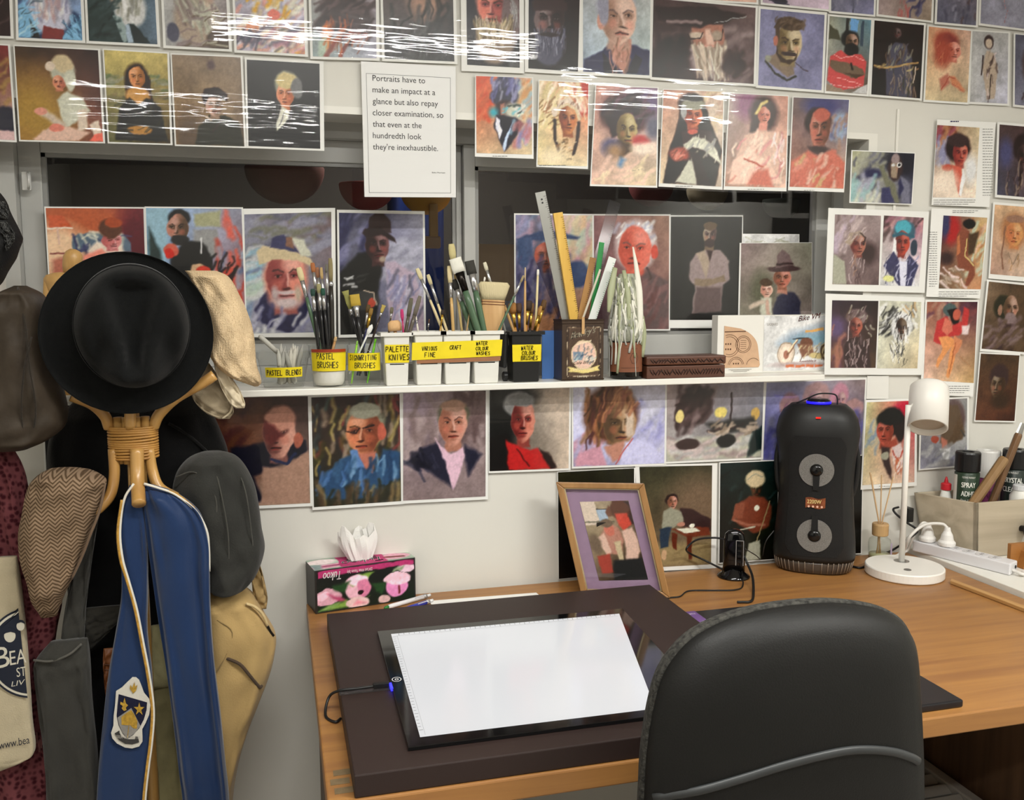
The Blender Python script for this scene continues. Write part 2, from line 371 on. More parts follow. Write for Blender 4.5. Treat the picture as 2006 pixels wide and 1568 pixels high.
# grey slatted crate under the desk
GR = mat('slat_grey', 'a09b92', .6)
cr = thing('slatted_crate', (1.5, -.3, 0), 'grey plastic crate with a slatted lid under the desk', 'crate')
MB().box(1.15, -.56, 0, 1.62, -.08, .2).build('body', mat('crate_dark', '3c3a37', .7), cr, bevel=.006)
MB().box(1.15, -.56, .2, 1.18, -.08, .25).box(1.59, -.56, .2, 1.62, -.08, .25).box(1.18, -.56, .2, 1.59, -.545, .25).box(1.18, -.095, .2, 1.59, -.08, .25).build('rim', GR, cr, bevel=.004)
for k in range(10):
    yy = -.525+k*.048; MB().obox((1.385, yy, .235), (.205, 0, 0), (0, .013, .006), (0, -.002, .004)).build('slat', GR, cr, bevel=.002)
# ================================================================ painted prints (vertex colours on real sheets)
class Art:
    """a small painter: soft ellipses, polygons and strokes over a warped canvas"""
    def __init__(s, nx, ny, asp, seed):
        s.rng = np.random.RandomState(seed % 99991); s.asp = asp
        x = np.linspace(0, 1, nx); y = np.linspace(0, 1, ny); s.x0, s.y0 = np.meshgrid(x, y); s.ny, s.nx = ny, nx
        wa = .011
        s.X = s.x0+wa*(s.noise(9)+.6*s.noise(22)); s.Y = (s.y0+wa/asp*(s.noise(9)+.6*s.noise(22)))*asp
        s.img = np.zeros((ny, nx, 3))+.5
    def noise(s, k, ky=None):
        ky = ky or max(2, int(k*s.asp)); g = s.rng.uniform(-1, 1, (ky+3, k+3))
        u = s.x0*k; v = s.y0*ky; i = u.astype(int); j = v.astype(int); u = u-i; v = v-j; u = u*u*(3-2*u); v = v*v*(3-2*v)
        return (g[j, i]*(1-u)+g[j, i+1]*u)*(1-v)+(g[j+1, i]*(1-u)+g[j+1, i+1]*u)*v
    def put(s, mask, c, a=1.):
        c = srgb(c) if isinstance(c, str) else c
        m = np.clip(mask*a, 0, 1)[..., None]; s.img = s.img*(1-m)+c*m
    def emask(s, x, y, rx, ry, soft=.2, rot=0):
        dx = s.X-x; dy = s.Y-y*s.asp; r = math.radians(rot); c, q = math.cos(r), math.sin(r)
        d = np.sqrt(((dx*c+dy*q)/rx)**2+((-dx*q+dy*c)/(ry*s.asp))**2)
        return np.clip((1+soft/2-d)/soft, 0, 1)
    def pmask(s, pts, soft):
        P = [(pts[i], pts[i+1]*s.asp) for i in range(0, len(pts)-1, 2)]; n = len(P)
        ins = np.zeros(s.X.shape, bool); D = np.full(s.X.shape, 9.)
        for i in range(n):
            (ax, ay), (bx, by) = P[i], P[(i+1) % n]
            cond = ((ay > s.Y) != (by > s.Y)); ins ^= cond & (s.X < (bx-ax)*(s.Y-ay)/(by-ay+1e-12)+ax)
            ex, ey = bx-ax, by-ay; t = np.clip(((s.X-ax)*ex+(s.Y-ay)*ey)/(ex*ex+ey*ey+1e-12), 0, 1)
            D = np.minimum(D, np.hypot(s.X-ax-t*ex, s.Y-ay-t*ey))
        sd = np.where(ins, D, -D); return np.clip(.5+sd/max(soft, 1e-3), 0, 1)
    def lmask(s, pts, w, soft=.5):
        P = [(pts[i], pts[i+1]*s.asp) for i in range(0, len(pts)-1, 2)]; D = np.full(s.X.shape, 9.)
        for (ax, ay), (bx, by) in zip(P[:-1], P[1:]):
            ex, ey = bx-ax, by-ay; t = np.clip(((s.X-ax)*ex+(s.Y-ay)*ey)/(ex*ex+ey*ey+1e-12), 0, 1)
            D = np.minimum(D, np.hypot(s.X-ax-t*ex, s.Y-ay-t*ey))
        return np.clip((w/2-D)/(w*soft)+.5, 0, 1)
    def face(s, x, y, w, h, skin, shad, turn=0., side=1., brow='321'):
        dyn = (s.Y-y*s.asp)/(h/2*s.asp); nar = 1-.24*np.clip(dyn, 0, 1.2)**1.6; dxn = (s.X-x)/(w/2*nar)
        s.put(s.pmask([x-w*.24, y+h*.25, x+w*.24, y+h*.25, x+w*.29, y+h*.60, x-w*.29, y+h*.60], w*.08), mixc(skin, shad, .6))
        e_ = x-turn*w*.42 if turn else x+w*.5
        s.put(s.emask(e_-(w*.06 if turn > 0 else -w*.06 if turn < 0 else 0), y+h*.01, w*.07, h*.11, .4), mixc(skin, shad, .45))
        m = np.clip((1.05-np.sqrt(dxn**2+dyn**2))/.11, 0, 1); s.put(m, skin)
        # jaw narrows
        s.put(m*s.emask(x-side*w*.42, y+h*.05, w*.42, h*.6, .9), shad, .9)
        s.put(m*s.emask(x+side*w*.16, y-h*.24, w*.2, h*.14, .9), lift(skin, .25), .6)
        ex = x+turn*w*.13
        for q in (-1, 1):
            e = ex+q*w*.2
            s.put(m*s.emask(e, y-h*.05, w*.14, h*.075, .8), shad, .9)
            s.put(m*s.emask(e, y-h*.035, w*.07, h*.02, .6), mixc(skin, 'eee', .5), .4)
            s.put(m*s.emask(e+turn*w*.02, y-h*.035, w*.034, h*.022, .7), '211', .9)
            s.put(m*s.lmask([e-w*.08, y-h*.045, e, y-h*.062, e+w*.08, y-h*.045], w*.025), dark(shad, .5), .8)
            s.put(m*s.lmask([e-w*.12, y-h*(.11-.02*q), e, y-h*.145, e+w*.12, y-h*(.11+.02*q)], w*.045), brow, .7)
            s.put(m*s.emask(e+q*w*.03, y+h*.12, w*.12, h*.09, .9), mixc(skin, 'c54', .45), .45)
        nx = x+turn*w*.24
        s.put(m*s.pmask([ex-side*w*.015, y-h*.06, nx-side*w*.13, y+h*.165, nx, y+h*.17, ex+side*w*.03, y-h*.06], w*.05), shad, .75)
        s.put(m*s.lmask([ex+side*w*.03, y-h*.06, nx+side*w*.02, y+h*.12], w*.06), lift(skin, .3), .6)
        s.put(m*s.emask(nx, y+h*.175, w*.11, h*.025, .6), dark(shad, .5), .8)
        mx = x+turn*w*.17
        s.put(m*s.emask(mx, y+h*.29, w*.17, h*.035, .7), mixc(shad, 'a33', .5), .8)
        s.put(m*s.lmask([mx-w*.16, y+h*.285, mx, y+h*.28, mx+w*.16, y+h*.287], w*.035), dark(shad, .4), .9)
        s.put(m*s.emask(mx, y+h*.36, w*.12, h*.03, .9), shad, .5)
    def run(s, spec):
        tx = 0 if spec.startswith('w ') else 1
        for op in spec.replace('\n', ';').split(';'):
            t = op.split()
            if not t: continue
            k, a = t[0], t[1:]; fl = lambda q: [float(v) for v in q]
            if k == 'b':
                c = [srgb(v) for v in a]
                if len(c) == 1: c = c*4
                if len(c) == 2: c = [c[0], c[0], c[1], c[1]]
                u, v = s.x0[..., None], s.y0[..., None]
                s.img = (c[0]*(1-u)+c[1]*u)*(1-v)+(c[2]*(1-u)+c[3]*u)*v
                s.img = s.img*(1+.10*(s.noise(4)+.7*s.noise(9)+.4*s.noise(20)))[..., None]
            elif k == 'w': s.img = np.zeros_like(s.img)+srgb(a[0])
            elif k == 'e':
                v = fl(a[:4]); o = fl(a[5:]); s.put(s.emask(*v, o[0] if o else .25, o[1] if len(o) > 1 else 0), a[4], o[2] if len(o) > 2 else 1)
            elif k == 'p': s.put(s.pmask(fl(a[2:]), float(a[1])), a[0])
            elif k == 'l': s.put(s.lmask(fl(a[2:]), float(a[1])), a[0])
            elif k == 'f':
                v = fl(a[:4]); s.face(*v, a[4], a[5], float(a[6]) if len(a) > 6 else 0, float(a[7]) if len(a) > 7 else 1, a[8] if len(a) > 8 else '321')
            elif k == 's':
                n = int(a[0]); ln, w, an, x0, y0, x1, y1 = fl(a[1:8]); cs = a[8:]
                for i in range(n):
                    x, y = s.rng.uniform(x0, x1), s.rng.uniform(y0, y1); t2 = math.radians(an+s.rng.uniform(-25, 25)); L = ln*s.rng.uniform(.5, 1.2)
                    dx, dy = math.cos(t2)*L/2, -math.sin(t2)*L/2/s.asp; bend = s.rng.uniform(-.2, .2)*L
                    s.put(s.lmask([x-dx, y-dy, x+bend*math.sin(t2), y+bend*math.cos(t2)/s.asp, x+dx, y+dy], w*s.rng.uniform(.5, 1.2), .7), cs[s.rng.randint(len(cs))], .75)
            elif k == 'x':   # beard or hair: bundle of fine strands from a line towards an angle
                n = int(a[0]); x0, y0, x1, y1, ln, an, w = fl(a[1:8]); cs = a[8:]
                for i in range(n):
                    q = s.rng.uniform(); x = x0+(x1-x0)*q+s.rng.normal()*.012; y = y0+(y1-y0)*q+s.rng.normal()*.028+.05*abs(q-.5)*-1+.012
                    t2 = math.radians(an+(q-.5)*-30+s.rng.uniform(-14, 14)); L = ln*s.rng.uniform(.4, 1.1)
                    s.put(s.lmask([x, y, x+math.cos(t2)*L*.5+s.rng.normal()*.008, y-math.sin(t2)*L*.5/s.asp, x+math.cos(t2)*L, y-math.sin(t2)*L/s.asp], w, .8), cs[s.rng.randint(len(cs))], .6)
        s.img = s.img*(1+tx*(.045*s.noise(40)+.03*s.noise(70)))[..., None]
        if tx:
            g = s.img.mean(-1, keepdims=True); s.img = g+(s.img-g)*.98
            s.img = np.where(s.img > .5, .47+(s.img-.5)*1.12, .47+(s.img-.5)*1.22)
            s.img = s.img+.02*s.noise(90)[..., None]
        return np.clip(s.img, .012, .97)
def srgb(h):
    if len(h) == 3: h = ''.join(c*2 for c in h)
    return np.array([int(h[i:i+2], 16)/255 for i in (0, 2, 4)])
def mixc(a, b, t):
    a = srgb(a) if isinstance(a, str) else a; b = srgb(b) if isinstance(b, str) else b
    return a*(1-t)+b*t
def lift(a, t): return mixc(a, 'fff', t)
def dark(a, t): return mixc(a, '000', 1-t)
def tolin(v): return np.where(v <= .04045, v/12.92, ((v+.055)/1.055)**2.4)
PRINT = mat('printed_paper', 'fff', .32, attr=True)
MATTE = mat('printed_card', 'fff', .6, attr=True)
PAPER = mat('white_paper', 'eeeeea', .5)
FILM = film('laminate_film', .04, .10, 1.0, (5, 5, 34), f0=1.4)
CELL = 1.75
def art_patch(mb_name, quad, spec, M, parent, seed=1, bow=None, res=None):
    """quad: four 3-D corners TL TR BR BL"""
    TL, TR, BR, BL = [np.array(q, float) for q in quad]
    w = (np.linalg.norm(TR-TL)+np.linalg.norm(BR-BL))/2; h = (np.linalg.norm(BL-TL)+np.linalg.norm(BR-TR))/2
    if res: nx, ny = res
    else:
        c = (TL+TR+BR+BL)/4; z = (c-CAM)@FW; k = F/z/CELL; nx, ny = max(8, int(w*k)), max(8, int(h*k))
    A = Art(nx, ny, h/w, seed); img = tolin(A.run(spec))
    u = np.linspace(0, 1, nx)[None, :, None]; v = np.linspace(0, 1, ny)[:, None, None]
    P = (TL*(1-u)+TR*u)*(1-v)+(BL*(1-u)+BR*u)*v
    if bow is not None: P = P+bow(u, v)
    vs = P.reshape(-1, 3); idx = np.arange(nx*ny).reshape(ny, nx)
    fs = np.stack([idx[1:, :-1], idx[1:, 1:], idx[:-1, 1:], idx[:-1, :-1]], -1).reshape(-1, 4)
    me = bpy.data.meshes.new(mb_name); me.from_pydata(vs.tolist(), [], fs.tolist()); me.materials.append(M)
    setcol(me, img.reshape(-1, 3)); me.update()
    o = bpy.data.objects.new(mb_name, me); C.objects.link(o)
    return attach(o, parent)
_k = 0
def sheet(name, label, quad, y, spec, border=(0, 0, 0, 0), lam=0, group='portrait prints pinned to the wall', outer=None, cat='print', extra=None, glossy=True):
    """quad in photo pixels TL TR BR BL of the printed area, turned into points on the plane y of the wall or pane"""
    global _k; _k += 1
    yy = y-.0004*(_k % 7)
    Q = [ony(px, py, yy) for px, py in quad]
    # paper outline
    if outer: O = [ony(px, py, yy) for px, py in outer]
    else:
        l, t, r, b = border
        O = [ony(quad[0][0]-l, quad[0][1]-t, yy), ony(quad[1][0]+r, quad[1][1]-t, yy), ony(quad[2][0]+r, quad[2][1]+b, yy), ony(quad[3][0]-l, quad[3][1]+b, yy)]
    c = (O[2]+O[3])/2; root = thing(name, c, label, cat, group)
    off = np.array([0, -.0006, 0])
    MB().prism([O[0], O[3], O[2], O[1]], (0, .0006, 0)).build('paper', PAPER, root)
    pr = art_patch('picture', [q+off for q in Q], spec, PRINT if glossy else MATTE, root, seed=hash_(name+label))
    if lam:
        e = [np.array([-1, 0, 1]), np.array([1, 0, 1]), np.array([1, 0, -1]), np.array([-1, 0, -1])]
        L = [o+d*lam*.00115+np.array([0, -.0014, 0]) for o, d in zip(O, e)]
        MB().add(L, [(0, 3, 2, 1)]).build('laminate', FILM, root)
    if extra: extra(root, O, yy)
    return root
def hash_(s):
    h = 7
    for ch in s: h = (h*31+ord(ch)) % 1000003
    return h
def lines(root, pts, n, lw, name='caption', col='555', h=.0011, y=None):
    """rows of small print as thin dashes: pts = TL, width px, row step px"""
    b = MB(); (px, py), wpx, step = pts; rnd = random.Random(px*7+py)
    for i in range(n):
        x = px; end = px+wpx*(1 if i < n-1 else rnd.uniform(.5, .9))
        while x < end:
            wl = rnd.uniform(.06, .16)*max(wpx, 40); q0 = ony(x, py+i*step, y-.0013); q1 = ony(min(x+wl, end), py+i*step, y-.0013)
            b.add([q0-np.array([0, 0, h/2]), q1-np.array([0, 0, h/2]), q1+np.array([0, 0, h/2]), q0+np.array([0, 0, h/2])], [(0, 1, 2, 3)])
            x += wl+1.2
    o = b.build(name, mat('ink_'+col, col, .6), root); o['kind'] = 'stuff'
    return o
# ================================================================ the picture wall
WY = -.0065; GY = .1075
def bar(c): return c
top_row = 'prints along the top rows of the picture wall'
sheet('portrait_print', 'dark purple-brown portrait at the left end of the top row', [(-110, -120), (14, -115), (21, 71), (-105, 66)], WY, 'b 544 433 322 433;s 30 .3 .04 60 0 0 1 1 655 433 766', (6, 6, 6, 5), 5, top_row)
sheet('portrait_print', 'white bearded man in a red collar and sky blue jacket', [(32.5, -112), (153, -107), (161.5, 79.6), (36.6, 73.5)], WY, '''b 557 99b 68b 79b;e .5 .3 .3 .3 b76;p 346 .05 0 .75 .3 .62 .7 .62 1 .75 1 1 0 1
e .5 .7 .34 .26 ccd;x 70 .2 .55 .8 .55 .4 -90 .04 ddd aab eee b99 88a;p 8bd .03 0 .66 .1 .6 .34 .95 .3 1 0 1;p 333 .03 .18 .8 .32 .95 .34 1 .2 1;p 8bd .03 1 .75 .7 .95 .68 1 1 1;p 844 .02 .4 .86 .72 .9 .68 1 .36 1
s 25 .2 .03 40 0 .6 .3 1 9ce 567 bde;s 20 .2 .03 130 .7 .7 1 1 9ce 468''', (5, 6, 6, 5), 5, top_row)
sheet('portrait_print', 'white bearded man in a charcoal suit and pale tie', [(166, -108), (298, -102), (308.4, 87), (174.5, 80)], WY, '''b 455 567 455 678;e .55 .35 .28 .3 b98;e .62 .64 .24 .2 ccc;x 60 .4 .5 .82 .5 .34 -90 .04 ddd 999 eee 887
p 344 .03 0 .62 .35 .66 .6 1 0 1;p 9aa .02 .36 .72 .5 .74 .6 .98 .5 1;p 233 .02 .58 .8 .68 .8 .9 1 .55 1;p abc .02 .55 .82 .6 .8 .66 1 .56 1;s 30 .3 .05 30 0 .5 .4 1 233 455 344''', (5, 6, 6, 5), 5, top_row)
sheet('portrait_print', 'old man with swirling grey beard in a pale misty portrait', [(316, -100), (438, -95), (448.6, 96.5), (325, 89)], WY, '''b bbb ccc aaa 655;e .5 .4 .3 .3 b98;e .5 .72 .36 .26 a98;x 80 .15 .5 .85 .6 .45 -75 .04 ccb 877 dcb 655 998;e .12 .86 .1 .1 556;e .85 .92 .2 .12 543;s 25 .3 .04 20 .3 .6 1 1 654 bba 877''', (5, 5, 6, 5), 5, top_row)
sheet('portrait_print', 'pale violet and peach abstract figure in loose strokes', [(457, -98), (592, -92), (597.5, 106.6), (464, 98)], WY, '''b bbc cbb 99a c99;s 120 .22 .06 45 0 .3 1 1 ccd bbc d98 e9a98 eed 99b cb9 ddc;s 40 .25 .06 20 0 .75 1 1 667 776 c98 a78 dcb;e .56 .62 .09 .05 d76;e .24 .76 .1 .06 d97;s 14 .2 .05 60 0 .8 .3 1 445 556''', (5, 6, 6, 5), 5, top_row)
sheet('portrait_print', 'smoky head dissolving into rust red brush sweeps', [(607, -88), (735, -84), (737.6, 114.3), (613, 110.6)], WY, '''b 988 877 9aa aab;e .55 .6 .4 .2 433;s 60 .3 .06 30 .1 .4 1 .8 433 544 655 322;p d84 .04 .16 .7 .3 .66 .26 .9 .14 1;p aba .04 .1 .85 .24 .78 .2 1 .08 1;l 843 .07 .2 1 .36 .84 .6 .76 .85 .78;l 732 .05 .42 1 .52 .88 .7 .82;s 30 .25 .03 60 .2 .65 .8 .95 742 b63 322 965''', (5, 6, 6, 5), 5, top_row)
sheet('portrait_print', 'murky grey portrait with a faint warm face', [(748, -84), (886, -78), (890, 120.7), (753.5, 115)], WY, '''b 877 766 444 333;e .6 .35 .25 .25 a87 .8;s 60 .3 .05 70 0 .4 1 1 333 444 555 3a3a3a;l 666 .01 .4 .62 .46 .78;l 666 .01 .58 .8 .6 .95''', (5, 6, 6, 5), 5, top_row)
sheet('portrait_print', 'ruddy man with a long wavy blond beard on black', [(913, -75), (1017, -70), (1018, 133), (915, 127)], WY, '''b 556 322 222 222;e .5 .35 .32 .28 c87;f .5 .42 .6 .42 d87 844 -.3 -1;e .84 .5 .18 .3 766;x 30 .8 .3 .95 .5 .3 -80 .02 999 655 bbb
e .52 .78 .36 .2 876;x 120 .12 .56 .88 .54 .42 -88 .022 ba8 875 cb9 654 997 dcb 543;x 30 .25 .58 .75 .56 .12 -80 .02 dc9 a98;e .9 .98 .12 .05 555 .5''', outer=[(902, -80), (1026, -74), (1027, 144), (904, 139)], lam=5, group=top_row)
sheet('portrait_print', 'dark monochrome portrait of a grey bearded man in a cap', [(1036, -70), (1137, -64), (1132, 140.5), (1035, 134)], WY, '''b 334 322 222 211;e .42 .36 .32 .16 433;f .4 .52 .6 .42 766 322 .2 -1 111;p 433 .03 .05 .36 .35 .28 .75 .34 .76 .42 .1 .44;e .4 .8 .3 .16 556;x 90 .1 .64 .74 .64 .34 -88 .022 667 99a 445 778 334;e .4 .66 .2 .02 322 .5;s 20 .2 .04 70 .75 0 1 1 211 322''', (7, 6, 6, 7), 5, top_row)
sheet('portrait_print', 'balding man glancing aside in a navy shirt on pale grey', [(1142, -62), (1275, -56), (1272, 148), (1142, 140.5)], WY, '''b bbb bbb 9ab abb;p 335 .03 0 .88 .3 .78 .42 .7 .8 .72 1 .76 1 1 0 1;p b87 .03 .36 .6 .72 .66 .7 .85 .6 1 .44 .86;e .48 .36 .28 .2 aab;f .52 .46 .56 .52 dba 976 .5 1 655;e .26 .5 .06 .08 c98;e .3 .36 .08 .18 99a;p 223 .02 .3 .8 .46 .92 .56 1 .3 1;p 223 .02 .78 .8 .9 .85 .8 1 .64 1;s 16 .2 .03 80 .4 .7 .7 1 a76 c98 865''', (4, 6, 5, 6), 5, top_row)
sheet('portrait_print', 'wide dark portrait of a white bearded man in a broad black hat', [(1280, -3), (1480, 15.4), (1476, 164.7), (1277, 151)], WY, '''b 433 655 322 544;s 40 .2 .08 30 0 .3 .4 .7 544 766 433;s 30 .2 .07 30 .65 .3 1 1 766 988 655 877
e .52 .4 .16 .16 a87;p a76 .02 .36 .3 .68 .26 .7 .5 .6 .6 .4 .56;p 322 .02 0 .1 .6 .05 .9 .1 .68 .24 .45 .32 .2 .3 .05 .26;l 877 .03 .14 .27 .3 .25 .46 .25;l 999 .008 .6 .24 .8 .16 .9 .12;e .42 .42 .07 .05 cba .5;l 322 .012 .33 .4 .36 .47 .46 .46 .48 .38;l 322 .012 .56 .36 .58 .46 .66 .46 .68 .34;e .62 .41 .05 .06 a98 .5;p dba .02 .5 .34 .56 .34 .6 .54 .52 .56;e .55 .54 .05 .03 c98
p 988 .05 .34 .56 .46 .6 .6 .58 .72 .54 .76 .78 .64 .96 .44 .9 .34 .76;x 90 .36 .56 .72 .55 .28 -80 .016 ba9 987 dcb 765 eed;s 14 .14 .06 40 .72 .6 .86 .85 322 433;s 16 .2 .08 60 0 .6 .3 1 222 322''', (3, 4, 5, 5), 4, top_row)
sheet('portrait_print', 'curly haired man with a goatee on a plain lavender ground', [(1490, 17.4), (1615, 29.4), (1609, 177), (1485, 167)], WY, '''b 88a 88a 88a 88a;p 876 .03 .26 .54 .54 .6 .56 .82 .44 .86 .26 .76 .1 .66;f .46 .42 .42 .5 cb9 653 .35 1;p 432 .02 .26 .44 .3 .56 .42 .64 .54 .62 .6 .5 .58 .62 .48 .7 .34 .68 .26 .56;e .46 .55 .12 .03 433;e .46 .16 .22 .09 543;s 30 .1 .03 40 .24 .1 .68 .22 432 654 765;p 543 .02 .22 .2 .3 .16 .3 .4 .24 .36;e .24 .4 .04 .06 b76;l 332 .03 .1 .68 .24 .82 .44 .9 .58 .84;l 433 .012 .58 .66 .7 .74 .78 .76;e .14 .64 .05 .05 998 .5''', (4, 5, 5, 5), 4, top_row)
for i, (q, sp, lb) in enumerate([
 ([(1283, -150), (1484, -132), (1481.5, 5), (1283, -7)], 'b c98 c98 c98 dba', 'peach coloured print cut off above the broad hat portrait'),
 ([(1494, -125), (1628, -115), (1623, 18.7), (1494, 5)], 'b bab bab bab cbc;e .25 .95 .12 .05 334;l 445 .02 .1 .95 .4 1', 'pale lilac print with dark feet marks at its bottom edge'),
 ([(1630, -110), (1716, -105), (1711, 29), (1628, 21.4)], 'b 778 778 778 88a;l 556 .03 .5 .7 .52 1;s 12 .2 .05 80 0 .6 1 1 667 99a', 'blue-grey print with a dark vertical fold line'),
 ([(1726, -110), (1830, -103), (1823.6, 40.7), (1720.5, 27.8)], 'b 988 988 a99 a98;s 10 .2 .04 80 .3 .6 .6 1 b66 a77;s 8 .2 .05 50 .6 .7 .8 .95 446 668', 'mauve print with a red and a blue brush mark'),
 ([(1841, -100), (1917, -93), (1911.5, 50), (1835, 43)], 'b 778 766 667 778;s 16 .2 .06 80 .2 .5 1 1 655 99a 556', 'slate print with a brown smudge'),
 ([(1926, -95), (2025, -85), (2015, 58), (1920.5, 45.5)], 'b 99a 99a 99a aab;l b88 .01 .45 .6 .5 .75;l a77 .008 .55 .75 .48 .95', 'light slate print with a thin red line drawing')]):
    sheet('portrait_print', lb, q, WY, sp, (4, 4, 4, 4), 3, 'prints cut off by the top edge')
sheet('portrait_print', 'bearded man in a red striped shirt with folded arms', [(1625, 31.6), (1706.6, 39.6), (1698, 185), (1618, 178.6)], WY, '''b 998 689 aaa 654;p 554 .02 0 .1 .2 .18 .3 .3 0 .3;p 333 .01 .4 0 .48 0 .44 .24 .38 .2;p 7ad .01 .5 0 .7 .02 .66 .3 .5 .3;p 456 .01 .78 .02 .84 .02 .84 .36 .76 .36;e .52 .28 .22 .12 222;f .56 .32 .3 .24 a87 543 .4 1 211;e .56 .42 .18 .09 222
p c55 .02 .06 .52 .3 .44 .5 .5 .8 .46 .94 .56 .9 .9 .3 .98 .02 .86;l eaa .015 .14 .5 .3 .54 .6 .5 .9 .55;l eaa .012 .05 .8 .4 .82 .86 .88;l daa .012 .1 .9 .5 .93 .8 .9;p 765 .02 .08 .58 .5 .6 .85 .66 .92 .74 .6 .8 .2 .72 .06 .66;p 543 .02 .4 .74 .9 .74 .7 .8;l 222 .05 .56 .6 .6 .68;p 987 .02 0 .9 .4 .96 .5 1 0 1;p ccc .02 .6 1 1 .86 1 1''', (3, 4, 4, 4), 4, top_row)
sheet('portrait_print', 'dark portrait of a robed figure holding a pale branch', [(1713, 40), (1809.7, 49.5), (1802, 193), (1706.6, 185)], WY, '''b 322 322 211 211;p 556 .03 .3 .36 .44 .27 .64 .28 .8 .48 .84 1 .3 1 .26 .6;e .48 .13 .1 .08 322;f .47 .14 .15 .14 655 322 -.2 1 111;s 40 .14 .03 80 .28 .32 .76 .6 667 765 998 433;s 40 .2 .025 85 .4 .6 .9 .98 876 655 443 a98;l b96 .03 .04 .6 .3 .62 .6 .57 .92 .52;s 14 .08 .03 20 .05 .55 .9 .63 cb8 a86 875;l dcb .02 .88 .58 .84 .8''', (4, 4, 4, 4), 4, top_row)
sheet('portrait_print', 'red chalk drawing of a woman with clasped hands', [(1819.6, 52), (1902, 61), (1894.6, 201), (1812, 195.5)], WY, '''b c97 ca9 cb9 cb9;e .42 .18 .28 .15 a54 .6;e .46 .22 .24 .14 844 .6;f .6 .3 .36 .26 d98 b65 .5 1 733;e .36 .34 .2 .2 a54 .8;s 30 .14 .02 70 .2 .2 .5 .55 b65 a54 c86;p b76 .06 .3 .7 .5 .62 .56 .74 .36 .86;p c86 .05 .54 .66 .66 .64 .94 .84 .86 .86 .6 .76;l a54 .02 .36 .84 .54 .66 .68 .68;l b65 .015 .6 .74 .9 .86''', (3, 3, 4, 4), 4, top_row)
sheet('portrait_print', 'ink and wash sketch of a standing figure on grey paper', [(1905, 61), (1975, 65.6), (1973, 203.5), (1900, 199.5)], WY, '''b bbb bbb bbb bbc;e .46 .14 .13 .1 433;e .46 .16 .09 .07 cba;p ba9 .03 .4 .26 .62 .3 .72 .5 .66 .94 .44 .96 .36 .7 .3 .5;s 16 .16 .04 85 .36 .3 .7 .95 433 dcc 544 a98;l 322 .03 .54 .6 .52 .94;l 433 .04 .32 .34 .28 .6''', (3, 3, 4, 4), 4, top_row)
sheet('portrait_print', 'dark draped figure on slate at the right end of the row', [(1989, 67.5), (2060, 74), (2058, 213), (1987.5, 205)], WY, 'b 667 667 778 99a;e .6 .4 .4 .4 544;s 20 .2 .06 80 .2 .2 1 1 433 655 ccc', (3, 3, 4, 4), 4, top_row)
# ---- second row
R2 = 'old master style prints above the left window'
sheet('portrait_print', 'red and gold landscape print cut off at the left edge', [(-120, 82), (15.7, 89.7), (29, 275), (-110, 268)], WY, 'b 643 733 a75 cba;e .9 .78 .2 .14 334;s 20 .3 .06 40 .4 .2 1 .6 754 a85 532;e .95 .98 .3 .08 dbb', (3, 3, 4, 4), 7, R2)
sheet('portrait_print', 'sewing woman in a pale bonnet and shawl on brown', [(28.7, 90.4), (192, 98.7), (202, 278), (40.4, 274)], WY, '''b 543 433 a74 854;e .2 .7 .4 .4 a84 1.2;e .55 .24 .15 .14 bba;e .56 .16 .13 .1 cb9;e .4 .2 .06 .05 dcb;f .5 .37 .16 .16 d97 a65 -.3 -1;e .64 .34 .07 .12 ccb;p ccb .03 .46 .56 .6 .46 .76 .52 .86 .66 .68 .8 .54 .86;p dcb .03 .72 .66 .82 .64 .82 .86 .7 .9
l cba .1 .3 .7 .5 .82;e .26 .68 .07 .04 d98;p dba .03 .14 .98 .34 .86 .6 .84 .84 .9 .7 1 .16 1;e .44 .86 .09 .05 d87;p e76 .02 .84 1 .92 .86 1 .9 1 1;p dcb .02 .84 .82 .96 .76 .98 .9 .88 .92''', (3, 3, 4, 3), 8, R2)
sheet('portrait_print', 'dark haired woman in a black dress on an olive gold ground', [(203.7, 98), (327.5, 105.4), (334, 281.5), (214, 278)], WY, '''b cb7 cb7 664 542;s 26 .2 .05 20 0 .25 1 .4 886 675 998;s 22 .3 .06 10 0 .45 1 .6 775 554 875;e .5 .32 .2 .2 321;p 321 .03 .32 .3 .7 .3 .76 .6 .3 .6;f .5 .28 .26 .24 d96 963 .1 -1;e .5 .48 .2 .1 c95;p 221 .03 .1 .98 .2 .62 .36 .5 .5 .58 .64 .5 .86 .6 .96 .98;e .5 .86 .2 .05 b84;s 14 .2 .03 30 .2 .6 .9 .95 332 110 443''', (3, 3, 4, 3), 8, R2)
sheet('portrait_print', 'solemn young man in a dark beret on a brown ground', [(336.5, 107), (471, 112.5), (478.7, 287), (345.4, 283)], WY, '''b 876 876 a85 765;e .2 .9 .25 .3 654 1;p 332 .03 .28 .98 .34 .8 .5 .66 .72 .66 .94 .74 1 1 .3 1;f .58 .55 .26 .26 b98 765 .1 -1 221;p 322 .02 .4 .44 .44 .36 .66 .34 .78 .42 .78 .5 .64 .46 .5 .46 .44 .56;e .56 .1 .06 .05 655 .8;l cba .03 .46 .68 .52 .72;l 433 .02 .54 .84 .7 .7''', (3, 3, 4, 3), 8, R2)
